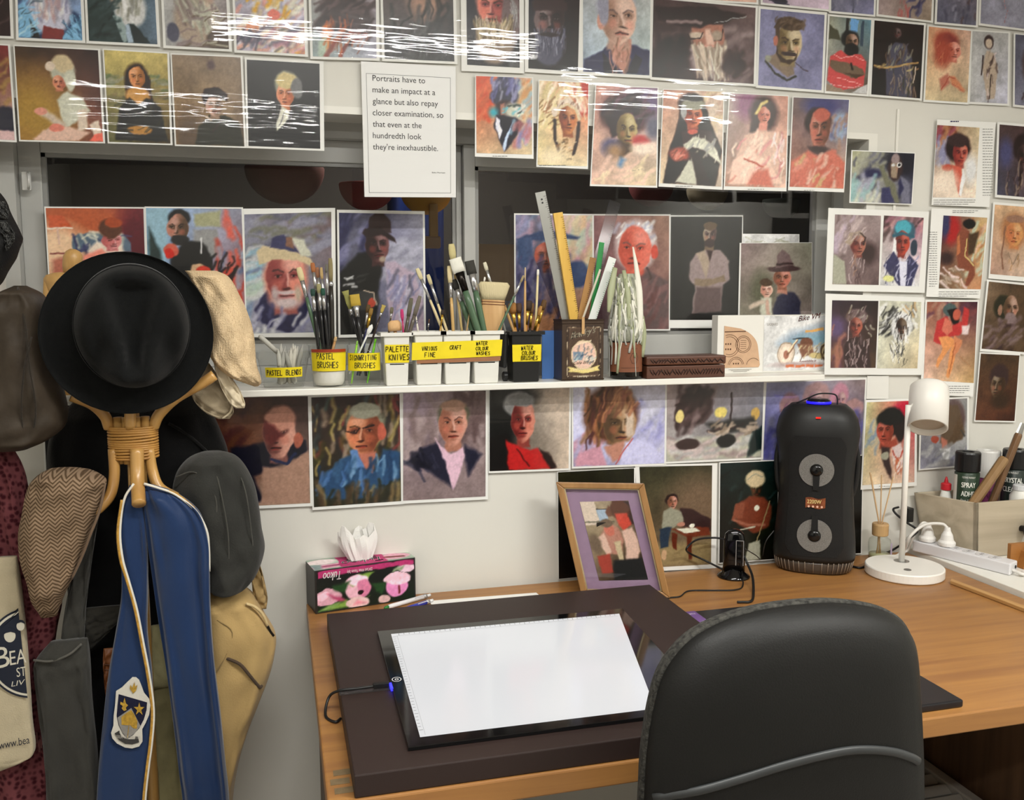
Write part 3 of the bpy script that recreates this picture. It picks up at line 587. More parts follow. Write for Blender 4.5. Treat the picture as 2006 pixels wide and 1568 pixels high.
sheet('portrait_print', 'smiling man in a powdered wig and white cravat on black', [(483.3, 117), (625.8, 125), (627.4, 291.7), (486.9, 286)], WY, '''b 333 333 222 222;e .54 .26 .17 .16 998;f .52 .38 .24 .32 d97 a64 -.2 -1 221;e .54 .22 .15 .1 cb8;e .68 .3 .08 .12 777;p 1a1a1a .04 .3 1 .36 .7 .46 .58 .7 .58 .9 .74 1 1;p ccb .02 .46 .52 .58 .58 .56 .66 .4 .82 .38 .74;l 777 .015 .5 .6 .42 .76;l 555 .01 .4 .97 .7 .98''', (4, 5, 8, 4), 6, R2)
# ---- the motto sheet
def motto(root, O, yy):
    TL, TR, BR, BL = O
    def fn(u, v): return (TL*(1-u)+TR*u)*(1-v)+(BL*(1-u)+BR*u)*v+np.array([0, -.0009, 0])
    b = MB()
    rows = [('Portraits have to', .555), ('make an impact at a', .665), ('glance but also repay', .695), ('closer examination, so', .755), ('that even at the', .52), ('hundredth look', .52), ("they're inexhaustible.", .70)]
    asp = np.linalg.norm(TR-TL)/np.linalg.norm(BL-TL)
    for i, (t, w) in enumerate(rows):
        v0 = .138+i*.0845
        text_on(b, t, lambda u, v, v0=v0: fn(u, v0-v*asp), .115-.002*i, 0, w, .062, 0, 1.0)
    text_on(b, 'Blake Morrison', lambda u, v: fn(u, .815-v*asp), .735, 0, .145, .014, 0, 1.0, 1)
    b.build('lettering', mat('ink_black', '1c1c1c', .6), root)
    b = MB(); g = .0016
    for (u0, v0, u1, v1) in ((.05, .085, .054, .968), (.94, .085, .944, .968), (.05, .965, .944, .968), (.05, .085, .944, .088)):
        b.add([fn(u0, v0), fn(u0, v1), fn(u1, v1), fn(u1, v0)], [(0, 1, 2, 3)])
    b.build('border_line', mat('ink_grey', '777', .6), root)
mq = [(707, 120), (892.5, 131), (893, 387), (714, 386)]
sheet('motto_sheet', 'white laminated page of large black lettering beside the mullion', mq, WY-.004, 'w e6e6e4', lam=4, cat='sign', group=None, extra=motto)
# ---- loose colourful portraits over the right window
R3 = 'colourful captioned portraits over the right window'
def cap(px, py, w, n=1, step=4):
    return lambda root, O, yy: lines(root, ((px, py), w, step), n, 1, y=yy)
sheet('portrait_print', 'blue and orange splashed portrait of a turbaned man', [(932.5, 149), (1042.5, 153), (1042, 303), (933.5, 300)], WY-.002, '''b c53 cba ca8 cb9;s 30 .3 .1 60 0 0 .3 .5 c53 d75 b64;s 30 .3 .1 60 .7 .1 1 .6 d85 dca c96 9bc;e .52 .12 .24 .13 668;e .5 .26 .24 .14 445;s 40 .2 .05 80 .28 .02 .74 .3 77a 557 aab 99b 445;e .5 .44 .18 .14 433;p a76 .03 .42 .36 .5 .34 .5 .48 .44 .5;e .66 .44 .16 .1 ccb .8;s 16 .1 .04 30 .5 .36 .85 .52 eed 233 6bc ddd;e .3 .46 .08 .06 4ab 1.3;p 223 .04 .34 .5 .7 .52 .84 .6 .66 .84 .5 .98 .4 .8 .3 .64;p eef .02 .34 .52 .4 .56 .46 .7 .42 .82 .34 .66;p cdf .02 .66 .58 .6 .7 .5 .98 .46 .92 .54 .74;s 16 .2 .08 70 .64 .62 .95 .9 b77 88b c9a 9bc''', outer=[(930.8, 147.3), (1044.6, 151.4), (1045.4, 311.3), (930.3, 307)], lam=4, group=R3, extra=cap(965, 306, 45))
sheet('portrait_print', 'golden portrait of an elder in a feathered war bonnet', [(1056.5, 158), (1152.5, 163), (1150, 326), (1053, 323)], WY-.001, '''b dca b53 dc9 ed b;e .9 .2 .2 .2 b43;s 50 .35 .06 65 0 .02 .6 .5 edb dc9 cb8 fed;s 30 .3 .06 115 .5 0 .95 .4 fed edb dca;s 16 .2 .03 50 0 .2 .4 .6 a75 864;p dcb .03 .3 .36 .4 .24 .6 .18 .8 .28 .86 .42 .7 .3 .5 .3;s 18 .08 .03 80 .36 .2 .82 .3 865 fed a75;f .6 .44 .38 .36 c85 743 .2 1 321;l dca .05 .34 .4 .44 .3 .6 .27 .76 .32 .82 .44;l 322 .06 .32 .46 .34 .7 .4 .82;l 322 .06 .82 .48 .8 .66 .72 .86;e .32 .36 .06 .06 dcb;s 24 .08 .03 20 .38 .66 .76 .95 864 dca 543 edc;e .3 .9 .3 .1 edb 1'''.replace('ed b', 'edb'), outer=[(1055, 156), (1154.4, 161), (1152, 331.4), (1050.7, 327)], lam=5, group=R3, extra=cap(1056, 324, 60))
sheet('portrait_print', 'young woman with a dark cloud of hair on peach and violet', [(1168, 168), (1288, 173), (1285, 364), (1158, 361)], WY-.003, '''b c98 b9a dba dca;e .5 .24 .44 .2 644 .7;e .8 .15 .3 .16 657 .9;e .48 .28 .36 .2 322 .4;s 30 .2 .06 40 .1 .08 .9 .4 433 544 323 645;e .95 .4 .12 .12 667 .9;f .52 .44 .34 .36 ba7 653 .3 1 211;p 322 .04 .2 .3 .36 .36 .36 .5 .28 .52;p 543 .04 .36 .54 .6 .58 .62 .64 .44 .72 .3 .66;e .74 .55 .14 .06 b44 .7;e .28 .62 .14 .09 557 .8;e .34 .66 .12 .07 a86 1.2;p 58b .08 .44 .72 .5 .74 .44 .82 .4 .8;e .8 .62 .2 .06 edc .8;s 14 .3 .06 40 .1 .75 .9 .95 edb dca ecb;l a98 .008 .62 .84 .85 .84''', outer=[(1166.5, 165.5), (1290.5, 170.8), (1287.6, 368), (1155.6, 364.6)], lam=5, group=R3)
sheet('portrait_print', 'old woman in a dark shawl holding a white bundle', [(1300, 176), (1417, 180), (1413, 366), (1293, 359)], WY-.001, '''b a76 cba edb ba9;s 40 .25 .1 50 .5 0 1 .5 edc dca cba b98;e .46 .14 .22 .12 322;p 211 .03 .3 .1 .24 .4 .1 .72 .04 1 .9 1 1 .62 .84 .4 .74 .2 .6 .06;f .5 .26 .32 .25 c75 843 .1 1 322;e .5 .14 .2 .06 998;e .34 .22 .05 .08 aaa;e .5 .07 .16 .04 444;p 433 .03 .3 .44 .5 .4 .8 .42 .9 .56 .5 .5 .34 .6;e .5 .43 .08 .03 c65;p ddc .03 .34 .58 .5 .49 .7 .5 .9 .6 1 .78 .7 .62 .5 .6 .38 .64;p ccb .03 .24 .98 .44 .74 .58 .74 .62 1;s 20 .16 .03 60 .36 .5 .9 .7 eed bba 999;e .3 .68 .16 .07 a54 .5;e .26 .7 .08 .05 c76 .9;s 8 .1 .02 30 .18 .64 .42 .73 d98 743 b65;p 322 .03 .46 .64 .62 .66 .82 1 .6 1 .52 .76''', outer=[(1298.7, 174), (1419, 178), (1415.6, 372), (1290, 365.7)], lam=5, group=R3, extra=cap(1323, 365, 50))
sheet('portrait_print', 'seated woman wrapped in a cream and rose robe', [(1430, 183), (1543.5, 189), (1538.5, 368), (1420, 365)], WY-.003, '''b 988 c98 a87 dba;e .3 .1 .2 .16 857 .9;e .6 .2 .24 .2 433 .4;p 433 .04 .42 .2 .56 .1 .72 .2 .72 .36 .6 .36 .46 .44 .36 .4;f .6 .22 .22 .2 d98 a65 .4 1 433;l dc8 .05 .46 .2 .54 .1 .64 .07;p d98 .03 .52 .3 .66 .3 .66 .4 .5 .42;p dba .04 .3 .44 .5 .38 .8 .4 .96 .5 .98 .8 .8 .86 .6 .74 .3 .8 .04 .86;p ecb .03 .06 .98 .12 .72 .4 .6 .5 .66 .7 .7 .96 .96;s 30 .24 .04 60 .1 .45 .95 .95 fdc d99 c87 edc;p c76 .06 .36 .98 .46 .84 .7 .8 .8 1;l b65 .03 .3 .7 .5 .74 .6 .78;s 14 .2 .03 80 .76 .42 .95 .75 edd c88 fee''', outer=[(1428, 181), (1545.4, 187), (1540.7, 375), (1417.3, 372)], lam=5, group=R3, extra=cap(1465, 371, 42))
sheet('portrait_print', 'bare shouldered old man with receding dark hair', [(1554.5, 191), (1663, 196), (1652, 370), (1546.5, 366)], WY-.001, '''b 655 668 a76 ca8;e .5 .08 .3 .1 447 .9;e .85 .3 .14 .16 9ab .8;s 20 .2 .06 70 .7 .15 1 .5 9ac 668 a87;e .46 .26 .24 .16 322;f .5 .33 .38 .44 b76 643 -.1 -1 211;e .52 .18 .15 .08 b65;p 544 .05 .3 .54 .6 .52 .64 .6 .4 .64;p c76 .05 0 .72 .3 .58 .5 .64 .74 .56 1 .7 1 1 0 1;s 40 .24 .06 60 .05 .62 .95 .98 c76 b65 d98 dba cb8;e .5 .56 .18 .03 433 .7''', outer=[(1552.4, 189.5), (1665, 194), (1653.6, 377), (1543.7, 373)], lam=5, group=R3, extra=cap(1575, 373, 37))
# ---- right hand wall of prints
R4 = 'prints on the wall right of the window'
sheet('portrait_print', 'blue toned painting of a man in round glasses with raised hand', [(1670, 296), (1791.5, 301), (1785, 399.5), (1666, 395.7)], WY-.004, '''b bb9 445 ccb 556;e .8 .2 .3 .3 223 .8;s 40 .2 .08 50 0 0 .5 .6 998 aa9 778 556;e .34 .42 .16 .1 335 .8;s 30 .2 .07 70 0 .55 .45 1 cc b ccb aab 9bb;e .7 .3 .12 .26 433;e .69 .12 .07 .12 988;p 987 .02 .62 .2 .74 .2 .74 .5 .64 .48;e .76 .24 .04 .05 eee .4;e .76 .24 .025 .03 222 .4;e .66 .25 .03 .035 ccc;p a87 .02 .7 .28 .75 .3 .73 .4;p 776 .03 .42 .26 .5 .24 .6 .52 .7 .62 .8 1 .68 1 .56 .66;p 446 .03 .5 .7 .62 .68 .72 1 .5 1;p 778 .03 .8 .46 .96 .62 .98 1 .84 1;p 335 .03 .8 .52 .86 .7 .8 .9 .76 .6'''.replace('cc b ccb', 'ccb'), outer=[(1668, 294), (1793.5, 299), (1787, 401.5), (1663.8, 397.7)], group=R4)
def second(quad, spec, seed):
    def fn(root, O, yy):
        art_patch('picture', [ony(px, py, yy-.0006) for px, py in quad], spec, PRINT, root, seed)
    return fn
sheet('paired_print', 'white sheet with a mauve bonneted chief and a man in a teal headcloth', [(1635.6, 420.3), (1725.6, 422.8), (1721, 558.7), (1630.3, 557)], WY-.003, '''b 766 a99 877 655;s 50 .3 .08 60 0 0 .6 .5 a99 bab 988 cbb;e .74 .54 .2 .16 433 .8;f .52 .42 .36 .32 a76 633 .6 1 322;p a98 .03 .22 .4 .34 .26 .56 .22 .68 .3 .48 .3 .36 .44;s 20 .12 .03 60 .2 .15 .66 .4 baa cbb 877;p 877 .03 .3 .44 .4 .5 .42 .9 .3 .96 .26 .6;p aa9 .03 0 .56 .24 .66 .3 1 0 1;s 24 .2 .02 85 .3 .6 .7 .98 988 544 cbb a87;l 322 .03 .56 .26 .68 .32 .66 .42''', outer=[(1623, 407.4), (1820, 415), (1811.4, 574), (1616, 569.6)], group=R4, lam=3, extra=second([(1731.8, 422.3), (1809.7, 426.8), (1800, 561.6), (1724.4, 559)], '''b 988 b89 ccc ddd;s 30 .3 .1 50 0 0 1 .3 433 a78 655 c99;e .54 .2 .27 .15 467;e .5 .16 .2 .11 5ab;f .5 .38 .38 .36 b54 633 .1 1 211;l 367 .06 .26 .28 .5 .24 .76 .28;p eee .02 .28 .3 .34 .34 .36 .56 .26 .54;e .8 .44 .09 .12 345;p 446 .03 .06 .72 .3 .5 .46 .66 .6 .66 .7 .54 .96 .7 .8 1 .46 1;p dde .02 .44 .64 .66 .64 .66 1 .52 1;s 24 .2 .03 70 .1 .6 .9 .95 667 dde 335 99b;e .2 .9 .14 .05 dd9''', 11))
sheet('paired_print', 'white sheet with a plaited dark chief and a black and white bonneted chief', [(1630, 588.5), (1720.6, 589.8), (1715, 721), (1626.6, 721)], WY-.003, '''b 434 322 755 543;e .1 .4 .2 .16 657 .9;s 20 .25 .07 70 0 .4 .3 1 a76 865 756;e .54 .24 .24 .12 766;s 24 .14 .03 50 .3 .1 .84 .3 988 654 bba 433;f .53 .38 .28 .28 a65 533 .1 1 211;p 433 .03 .36 .56 .66 .54 .84 .66 .9 1 .3 1 .26 .7;s 40 .22 .022 88 .3 .55 .82 .98 988 322 baa 655 cbb;l cbb .02 .38 .3 .36 .6;s 12 .12 .03 120 .76 .26 .9 .5 bba 544''', outer=[(1617.4, 575.3), (1811, 583), (1807.7, 735), (1615, 734.5)], group=R4, lam=3, extra=second([(1723.6, 589), (1805, 592), (1797, 722), (1718, 722)], '''b ccb ccb ccb cccbc8;s 46 .26 .05 40 .02 .1 .5 .5 444 eee 777 222;s 24 .2 .05 120 .5 .06 .9 .4 aaa eee ca7 555;e .56 .36 .26 .2 ddd;s 20 .1 .03 70 .34 .16 .76 .28 222 eee 444;f .55 .4 .28 .3 654 322 .2 1 111;s 40 .26 .025 -80 .34 .4 .74 .85 eee 333 999 fff;s 10 .2 .02 70 .5 .7 .7 .92 333 666'''.replace('cccbc8', 'cb9'), 12))
sheet('text_page_print', 'page with a portrait of a woman with tied back hair and a column of text', [(1835.7, 245), (1918.7, 250.4), (1910.7, 388), (1827, 387)], WY-.002, '''b 865 cb9 dcb edc;s 30 .25 .08 60 0 0 .5 .3 743 956 b86;s 20 .25 .08 80 0 .2 .3 .5 99a bbc 88a;e .52 .3 .3 .2 322;f .58 .38 .36 .34 b65 733 .4 1 322;e .5 .2 .24 .09 433;p c65 .03 .4 .54 .62 .56 .66 .74 .62 .98 .5 .8;e .3 .58 .12 .05 b54 .6;p eee .02 .66 .58 .74 .72 .66 .98 .6 .96;e .25 .8 .3 .18 edc .9;e .85 .6 .16 .2 ddd .9''', outer=[(1836, 234), (1951, 240), (1938, 406), (1825, 401.7)], group=R4, extra=lambda r, O, yy: (lines(r, ((1925, 253), 20, 5.4), 25, 1, y=yy), lines(r, ((1829, 392), 82, 4), 3, 1, y=yy), lines(r, ((1862, 238), 30, 4), 1, 1, y=yy, h=.003, col='225')))
sheet('portrait_print', 'shadowy portrait of a man with loose hair beside the text page', [(1958, 244), (2050, 252), (2045, 390), (1953, 381.6)], WY-.001, 'b 544 433 556 544;e .55 .3 .26 .2 322;f .55 .42 .32 .34 655 322 .1 1 111;s 30 .25 .03 80 .2 .55 .9 1 766 433 987 322;e .15 .4 .14 .2 557 .9', (4, 5, 4, 5), 0, R4)
sheet('text_page_print', 'page with a painted bather seen from behind and a column of text', [(1848, 422.3), (1933.8, 426.8), (1921, 567), (1838.8, 565.4)], WY-.0025, '''b 633 cb9 765 b86;e .2 .18 .2 .2 a33 .7;e .06 .12 .1 .2 446 .8;e .9 .3 .2 .3 ca7 .9;s 26 .25 .08 70 .6 .1 1 .8 dba c96 a75 bcb;p 854 .04 .34 .24 .46 .16 .62 .2 .66 .4 .62 .56 .8 .66 .84 .8 .7 .96 .6 .98 .68 .76 .4 .7 .36 .5;e .6 .1 .14 .07 211;p b75 .02 .34 .28 .4 .24 .44 .5 .36 .54;l dc8 .02 .58 .3 .56 .54 .78 .68;p 543 .05 .6 .24 .84 .2 .76 .5 .64 .54;s 22 .2 .05 -30 .04 .7 .6 .98 edd cba a98 876;e .14 .58 .16 .08 433 .8''', outer=[(1825, 408.6), (1939.5, 411), (1919.6, 585), (1814.4, 581.5)], group=R4, extra=lambda r, O, yy: (lines(r, ((1820, 455), 16, 4.6), 24, 1, y=yy), lines(r, ((1839, 572), 78, 4.2), 3, 1, y=yy), lines(r, ((1866, 413), 50, 3.5), 2, 1, y=yy)))
sheet('portrait_print', 'pale chalk drawing of a man with plaits on tan paper', [(1948.8, 401), (2040, 408), (2030, 545), (1939.5, 536.8)], WY-.001, 'b ca8 ca8 b98 ba9;e .44 .36 .26 .26 a75 .5;f .46 .4 .36 .36 c96 b75 0 1 864;e .46 .18 .2 .06 976;l 865 .03 .26 .3 .22 .7 .26 .9;l 865 .03 .68 .3 .72 .7;l 876 .015 .36 .68 .46 .84 .58 .68;s 10 .1 .02 80 .36 .65 .6 .9 975 b97', (3, 5, 4, 9), 0, R4)
sheet('portrait_print', 'brown monochrome of a bearded man in profile', [(1937, 551.7), (2015, 560), (2006, 690), (1922.6, 683.5)], WY-.002, 'b 765 543 654 543;e .42 .36 .24 .18 332;f .6 .36 .36 .36 a87 543 .6 1 322;e .62 .52 .14 .1 877;p 433 .05 .3 .5 .5 .6 .7 .6 .8 .9 .7 1 .1 1;s 50 .3 .08 40 0 .55 1 1 766 654 543 877;e .34 .4 .06 .08 976', (3, 4, 3, 5), 0, R4)
sheet('text_page_print', 'page with a seated dancer in a red shawl painted on ochre', [(1816, 591.5), (1914.7, 591.5), (1907, 750.7), (1809, 744.5)], WY-.004, '''b 965 534 dba ca7;s 20 .25 .08 60 0 0 1 .3 855 a87 645 b98;e .46 .1 .14 .08 566;p 211 .03 .4 .1 .6 .08 .66 .2 .6 .36 .5 .24;e .6 .16 .08 .07 b65;p b44 .03 .2 .24 .4 .18 .5 .3 .7 .24 .74 .06 .84 .1 .82 .3 .66 .42 .4 .44 .3 .54 .16 .5;p c76 .02 .36 .2 .5 .24 .52 .36 .42 .42 .32 .36;p d96 .02 .26 .44 .44 .42 .66 .5 .56 .84 .5 .96 .44 .94 .52 .56 .36 .72 .26 .84 .22 .8 .34 .58;p c86 .02 .56 .42 .74 .48 .68 .6 .58 .7;l a64 .02 .6 .52 .5 .9;p dcc .03 .7 .3 .86 .28 .84 .4 .72 .4;l a75 .008 .7 .68 .92 .8''', outer=[(1813, 588), (1918, 588), (1906, 778), (1803, 772)], group=R4, extra=lambda r, O, yy: lines(r, ((1853, 757), 46, 4.2), 4, 1, y=yy))
sheet('portrait_print', 'very dark brown head study low on the right wall', [(1921.4, 693), (1996.8, 696.7), (1987, 825), (1910.4, 823.6)], WY-.001, 'b 543 543 643 532;e .52 .34 .24 .2 433;f .5 .46 .36 .42 765 432 -.5 -1 221;e .52 .26 .22 .08 433;e .6 .7 .24 .12 432 .8', (2, 3, 2, 3), 0, R4)
sheet('blank_card', 'blank white card tucked under the paired chief sheets', [(1699, 737), (1741, 737), (1740, 782), (1697, 782)], WY, 'w e8e7e1', group=None, cat='card')
sheet('portrait_print', 'rosy cheeked girl with dark hair and a white blouse', [(1698, 788.5), (1792, 785), (1791, 944.8), (1689, 951)], WY-.002, '''b cc9 b34 dca dba;e .88 .1 .3 .1 b24 .7;e .2 .4 .12 .12 8ac .8;s 20 .2 .07 60 0 .2 .3 .6 bb9 9ab dca;e .52 .24 .28 .17 222;e .7 .34 .1 .16 322;f .4 .36 .34 .34 c65 843 -.5 -1 211;e .5 .2 .28 .09 222;p a54 .04 .4 .5 .62 .44 .66 .54 .46 .58;p dcc .03 .54 .56 .72 .5 .78 .7 .7 .9 .6 .8;l b54 .025 .56 .6 .68 .74 .76 .6;p 433 .04 .34 .54 .5 .56 .52 .74 .56 .96 .46 .86 .36 .72;e .42 .66 .08 .05 aa9;s 10 .2 .03 80 .6 .7 .8 .95 b64 edc''', outer=[(1695, 784), (1796, 781), (1796, 952), (1686, 960)], group=R4, extra=cap(1722, 953, 40))
sheet('portrait_print', 'grey painting of a bowing rider in brown and white', [(1806, 785), (1894.4, 780.6), (1893.5, 911), (1802.6, 919)], WY-.001, 'b 999 888 99a aaa;e .7 .3 .26 .3 655;p 654 .04 .5 .06 .8 .1 .96 .5 .9 .6 .6 .7 .4 .64;p b76 .03 .42 .56 .56 .6 .56 .72 .46 .74;e .3 .58 .08 .06 a54;p ddd .03 .4 .72 .64 .72 .6 .92 .5 .88;l 444 .03 .88 .46 .94 .56;s 16 .3 .07 30 0 .7 1 1 999 bbb 778', (3, 3, 4, 3), 3, R4)
# ---- the row under the shelf
R5 = 'portraits in the row under the shelf'
sheet('portrait_print', 'nearly black portrait of a child half hidden behind the coat stand', [(85, 797), (230, 790), (236, 1000), (95, 1010)], WY, 'b 111 211 211 211;f .3 .26 .34 .34 744 311 .2 -1 211;e .3 .14 .24 .1 322;p 211 .05 0 .7 .3 .5 .6 .6 .7 1 0 1;e .4 .52 .2 .08 533 .9', (4, 4, 4, 4), 0, R5)
sheet('portrait_print', 'shaven headed man looking down over a tan jumper', [(416, 779), (603, 776.7), (607.9, 986), (425, 995)], WY, '''b 633 433 a87 a98;e .2 .3 .4 .4 643 1;s 20 .3 .08 60 0 .1 .5 .5 754 643 533;p 223 .04 .16 .46 .5 .42 .96 .4 1 .5 .9 .56 .6 .66 .4 .72 .5 .98 .36 .98 .2 .66;p a87 .03 .5 .64 .7 .66 1 .5 1 1 .46 1;f .68 .34 .34 .46 c98 533 -.5 1 432;e .7 .2 .16 .12 b87;p 633 .04 .52 .2 .62 .26 .72 .36 .6 .46 .54 .4;e .88 .4 .05 .07 a65;l 235 .03 .6 .58 .76 .62 .86 .52''', (3, 5, 5, 6), 5, R5)
sheet('portrait_print', 'man with glasses and a blue open collared shirt', [(609.8, 779), (782.6, 772), (785.8, 982), (615, 994)], WY, '''b 433 433 332 443;s 80 .26 .05 85 0 0 1 .6 653 987 442 a96 333 566 844;e .6 .24 .22 .16 887;f .58 .34 .4 .46 c86 743 -.4 -1 432;e .6 .14 .18 .07 aa9;e .78 .34 .05 .08 b65;p 357 .04 .1 .72 .34 .56 .5 .52 .7 .7 .8 .5 1 .54 1 .86 .6 .96 .06 .94;p b76 .03 .48 .54 .72 .52 .68 .72 .58 .66;p 68b .02 .42 .5 .5 .5 .58 .66 .44 .66;s 40 .2 .04 75 .06 .6 1 .9 468 79b 246 57a;s 40 .26 .05 80 0 .86 1 1 543 332 875 654;l 322 .016 .38 .32 .5 .34 .52 .3;l 322 .016 .56 .3 .7 .28''', (3, 5, 5, 6), 5, R5)
sheet('portrait_print', 'grey haired man in a dark blazer and pale pink shirt', [(789.6, 770.4), (951.5, 765.6), (951, 972.8), (789.6, 981.4)], WY, '''b a9a 766 877 988;s 40 .3 .08 85 0 0 1 .6 988 766 877 a99;s 20 .3 .08 85 .6 0 1 .4 655 766;e .6 .22 .19 .15 665;f .6 .3 .34 .42 c98 965 .1 1 433;e .6 .13 .15 .06 a87;p 334 .05 0 .66 .22 .52 .4 .46 .5 .6 .6 .9 .5 .84 .2 .68;p 334 .05 .74 .5 .96 .6 .86 .7 .78 .8 .74 .62;p dbc .02 .38 .42 .46 .5 .58 .58 .72 .52 .74 .6 .66 .84 .6 .92 .52 .68;s 14 .2 .04 -50 .02 .55 .4 .75 445 223''', (3, 5, 5, 6), 5, R5)
sheet('portrait_print', 'frowning man in a red shirt on a cream and black ground', [(959, 762), (1115.3, 758), (1113.7, 917.7), (959, 923.4)], WY, '''b 333 dcb 222 cba;p 222 .1 0 0 .4 0 .3 .4 .3 1 0 1;e .3 .1 .3 .14 444 .6;e .36 .2 .18 .16 999;f .42 .4 .3 .54 c87 622 -.1 1 543;e .4 .14 .16 .08 888;p 211 .03 0 .6 .2 .56 .3 1 0 1;p b33 .03 .2 .62 .3 .68 .5 .76 .6 .74 .7 .84 .8 1 .24 1;p 322 .03 .62 .74 .74 .8 .84 .98 .76 1;l 622 .02 .34 .74 .5 .96''', (2, 4, 4, 4), 4, R5)
sheet('portrait_print', 'woman with tousled auburn hair on pale lilac', [(1122.7, 756.7), (1303.4, 750.3), (1301, 908), (1123.3, 914.5)], WY, '''b ccd ccd aac bbd;s 40 .2 .06 60 .6 .3 1 .8 aac bbd 99c ccd;s 20 .2 .06 60 0 .6 .3 .9 aac c9a;e .4 .36 .3 .36 643;s 70 .2 .035 80 .12 .06 .64 .7 754 533 a75 864 432;f .5 .5 .36 .56 a86 543 .45 1 432;p cba .03 .56 .36 .64 .36 .66 .62 .58 .68;s 24 .16 .03 70 .3 .1 .66 .36 965 754 b86;p c9a .03 .06 .84 .3 .76 .36 1 .02 1;p b87 .03 .34 .78 .56 .7 .54 .9 .42 .96;p cce .03 .56 .72 .76 .68 .98 .9 .98 1 .5 1;l b66 .015 .46 .98 .56 .8 .64 .68''', (3, 4, 4, 4), 4, R5)
sheet('portrait_print', 'grey still life of crockery and candles on a white cloth', [(1306.6, 748.7), (1496.3, 745.5), (1491, 896.3), (1305, 905)], WY, '''b 988 99a aaa 777;e .28 .3 .18 .26 322;s 40 .14 .05 60 .1 .06 .46 .6 322 544 877 433;p bba .04 0 .74 .4 .7 1 .66 1 1 0 1;s 40 .16 .05 10 0 .7 1 .98 ccc aaa 988 cbb;e .62 .76 .1 .09 222;e .22 .78 .12 .07 433;e .14 .44 .04 .07 dc8;e .55 .4 .06 .07 dc7;e .92 .42 .05 .09 ca6;p 333 .04 .4 .54 .9 .46 .96 .66 .5 .66;s 20 .12 .03 20 .46 .5 .95 .66 ba9 322 987;l 322 .02 .66 .16 .66 .5;p 233 .03 .9 .66 1 .6 1 .9 .84 .98''', (2, 3, 4, 4), 3, R5)
sheet('portrait_print', 'violet group portrait of several heads behind the speaker', [(1501.7, 750.3), (1695, 744), (1687, 893.7), (1494.3, 904)], WY, 'b 99b 988 66a 557;e .5 .2 .14 .2 a88;e .24 .3 .1 .16 a88;e .74 .2 .1 .16 b89;e .9 .36 .1 .12 a88;f .5 .24 .14 .24 b99 867 0 1 655;f .76 .24 .12 .2 b99 867 0 1 655;f .24 .34 .12 .2 b99 867 0 1 655;e .92 .6 .06 .2 544;s 26 .2 .07 60 0 .5 1 1 66a 778 558 889', (4, 4, 4, 4), 3, R5)
R6 = 'dark prints standing behind the desk things'
sheet('portrait_print', 'black print half hidden behind the wooden photo frame', [(1093, 925.6), (1242, 917.7), (1242, 1120), (1094.6, 1134.5)], WY, 'b 332 332 111 111', (1, 1, 3, 1), 0, R6)
sheet('portrait_print', 'barefoot man writing at a red table in a dim room', [(1252.4, 915), (1395, 912), (1392.7, 1105.8), (1262, 1113)], WY, '''b 443 443 765 876;e .8 .4 .4 .3 765 1;p 433 .02 .54 .42 .74 .44 .9 .5 1 .54 1 .66 .56 .6;p 986 .1 0 .78 1 .76 1 1 0 1;e .43 .33 .09 .06 322;f .44 .36 .14 .13 b87 754 .2 1 211;p 998 .02 .3 .44 .42 .4 .56 .46 .6 .56 .4 .62 .28 .62;p 345 .02 .24 .62 .42 .6 .36 .8 .24 .82;e .3 .88 .04 .05 ca8;p 743 .015 .4 .62 .96 .62 .98 .7 .66 .72;p 632 .015 .64 .7 .72 .7 .7 .94 .65 .94;p 632 .015 .42 .66 .5 .68 .48 .84 .43 .82;p ddc .01 .48 .62 .74 .62 .84 .66 .6 .67;e .72 .6 .04 .02 eed;e .56 .58 .06 .02 b87''', (8, 4, 10, 8), 0, R6)
sheet('portrait_print', 'bare chested man in a cream turban on a dark green ground', [(1411, 908), (1525, 903), (1520, 1095), (1409, 1103)], WY, '''b 233 233 222 221;s 20 .2 .05 50 0 0 1 .6 344 122 233;f .62 .27 .2 .2 543 221 .2 -1 100;e .6 .17 .17 .09 cb9;l 998 .015 .46 .18 .6 .12 .74 .16;p 743 .04 .28 .42 .5 .34 .76 .36 .9 .46 .86 .66 .6 .72 .3 .62;p 854 .03 .26 .42 .42 .4 .4 .56 .2 .58;l 965 .04 .24 .58 .5 .64 .78 .64;e .64 .47 .04 .03 ddc;l 986 .02 .86 .4 .72 .66 .62 .84;l bba .02 .36 .68 .6 .66;p aa9 .03 .5 .82 .7 .8 .72 1 .44 1''', (2, 2, 2, 2), 0, R6)
sheet('portrait_print', 'black print with a pale draped arm behind the speaker', [(1535, 903), (1690, 893), (1686, 1084), (1533, 1095)], WY, 'b 222 222 111 111;p bbb .03 .76 .5 .86 .44 .86 .7 .8 .8 .74 .76;e .8 .68 .05 .03 a76', (2, 2, 2, 2), 0, R6)
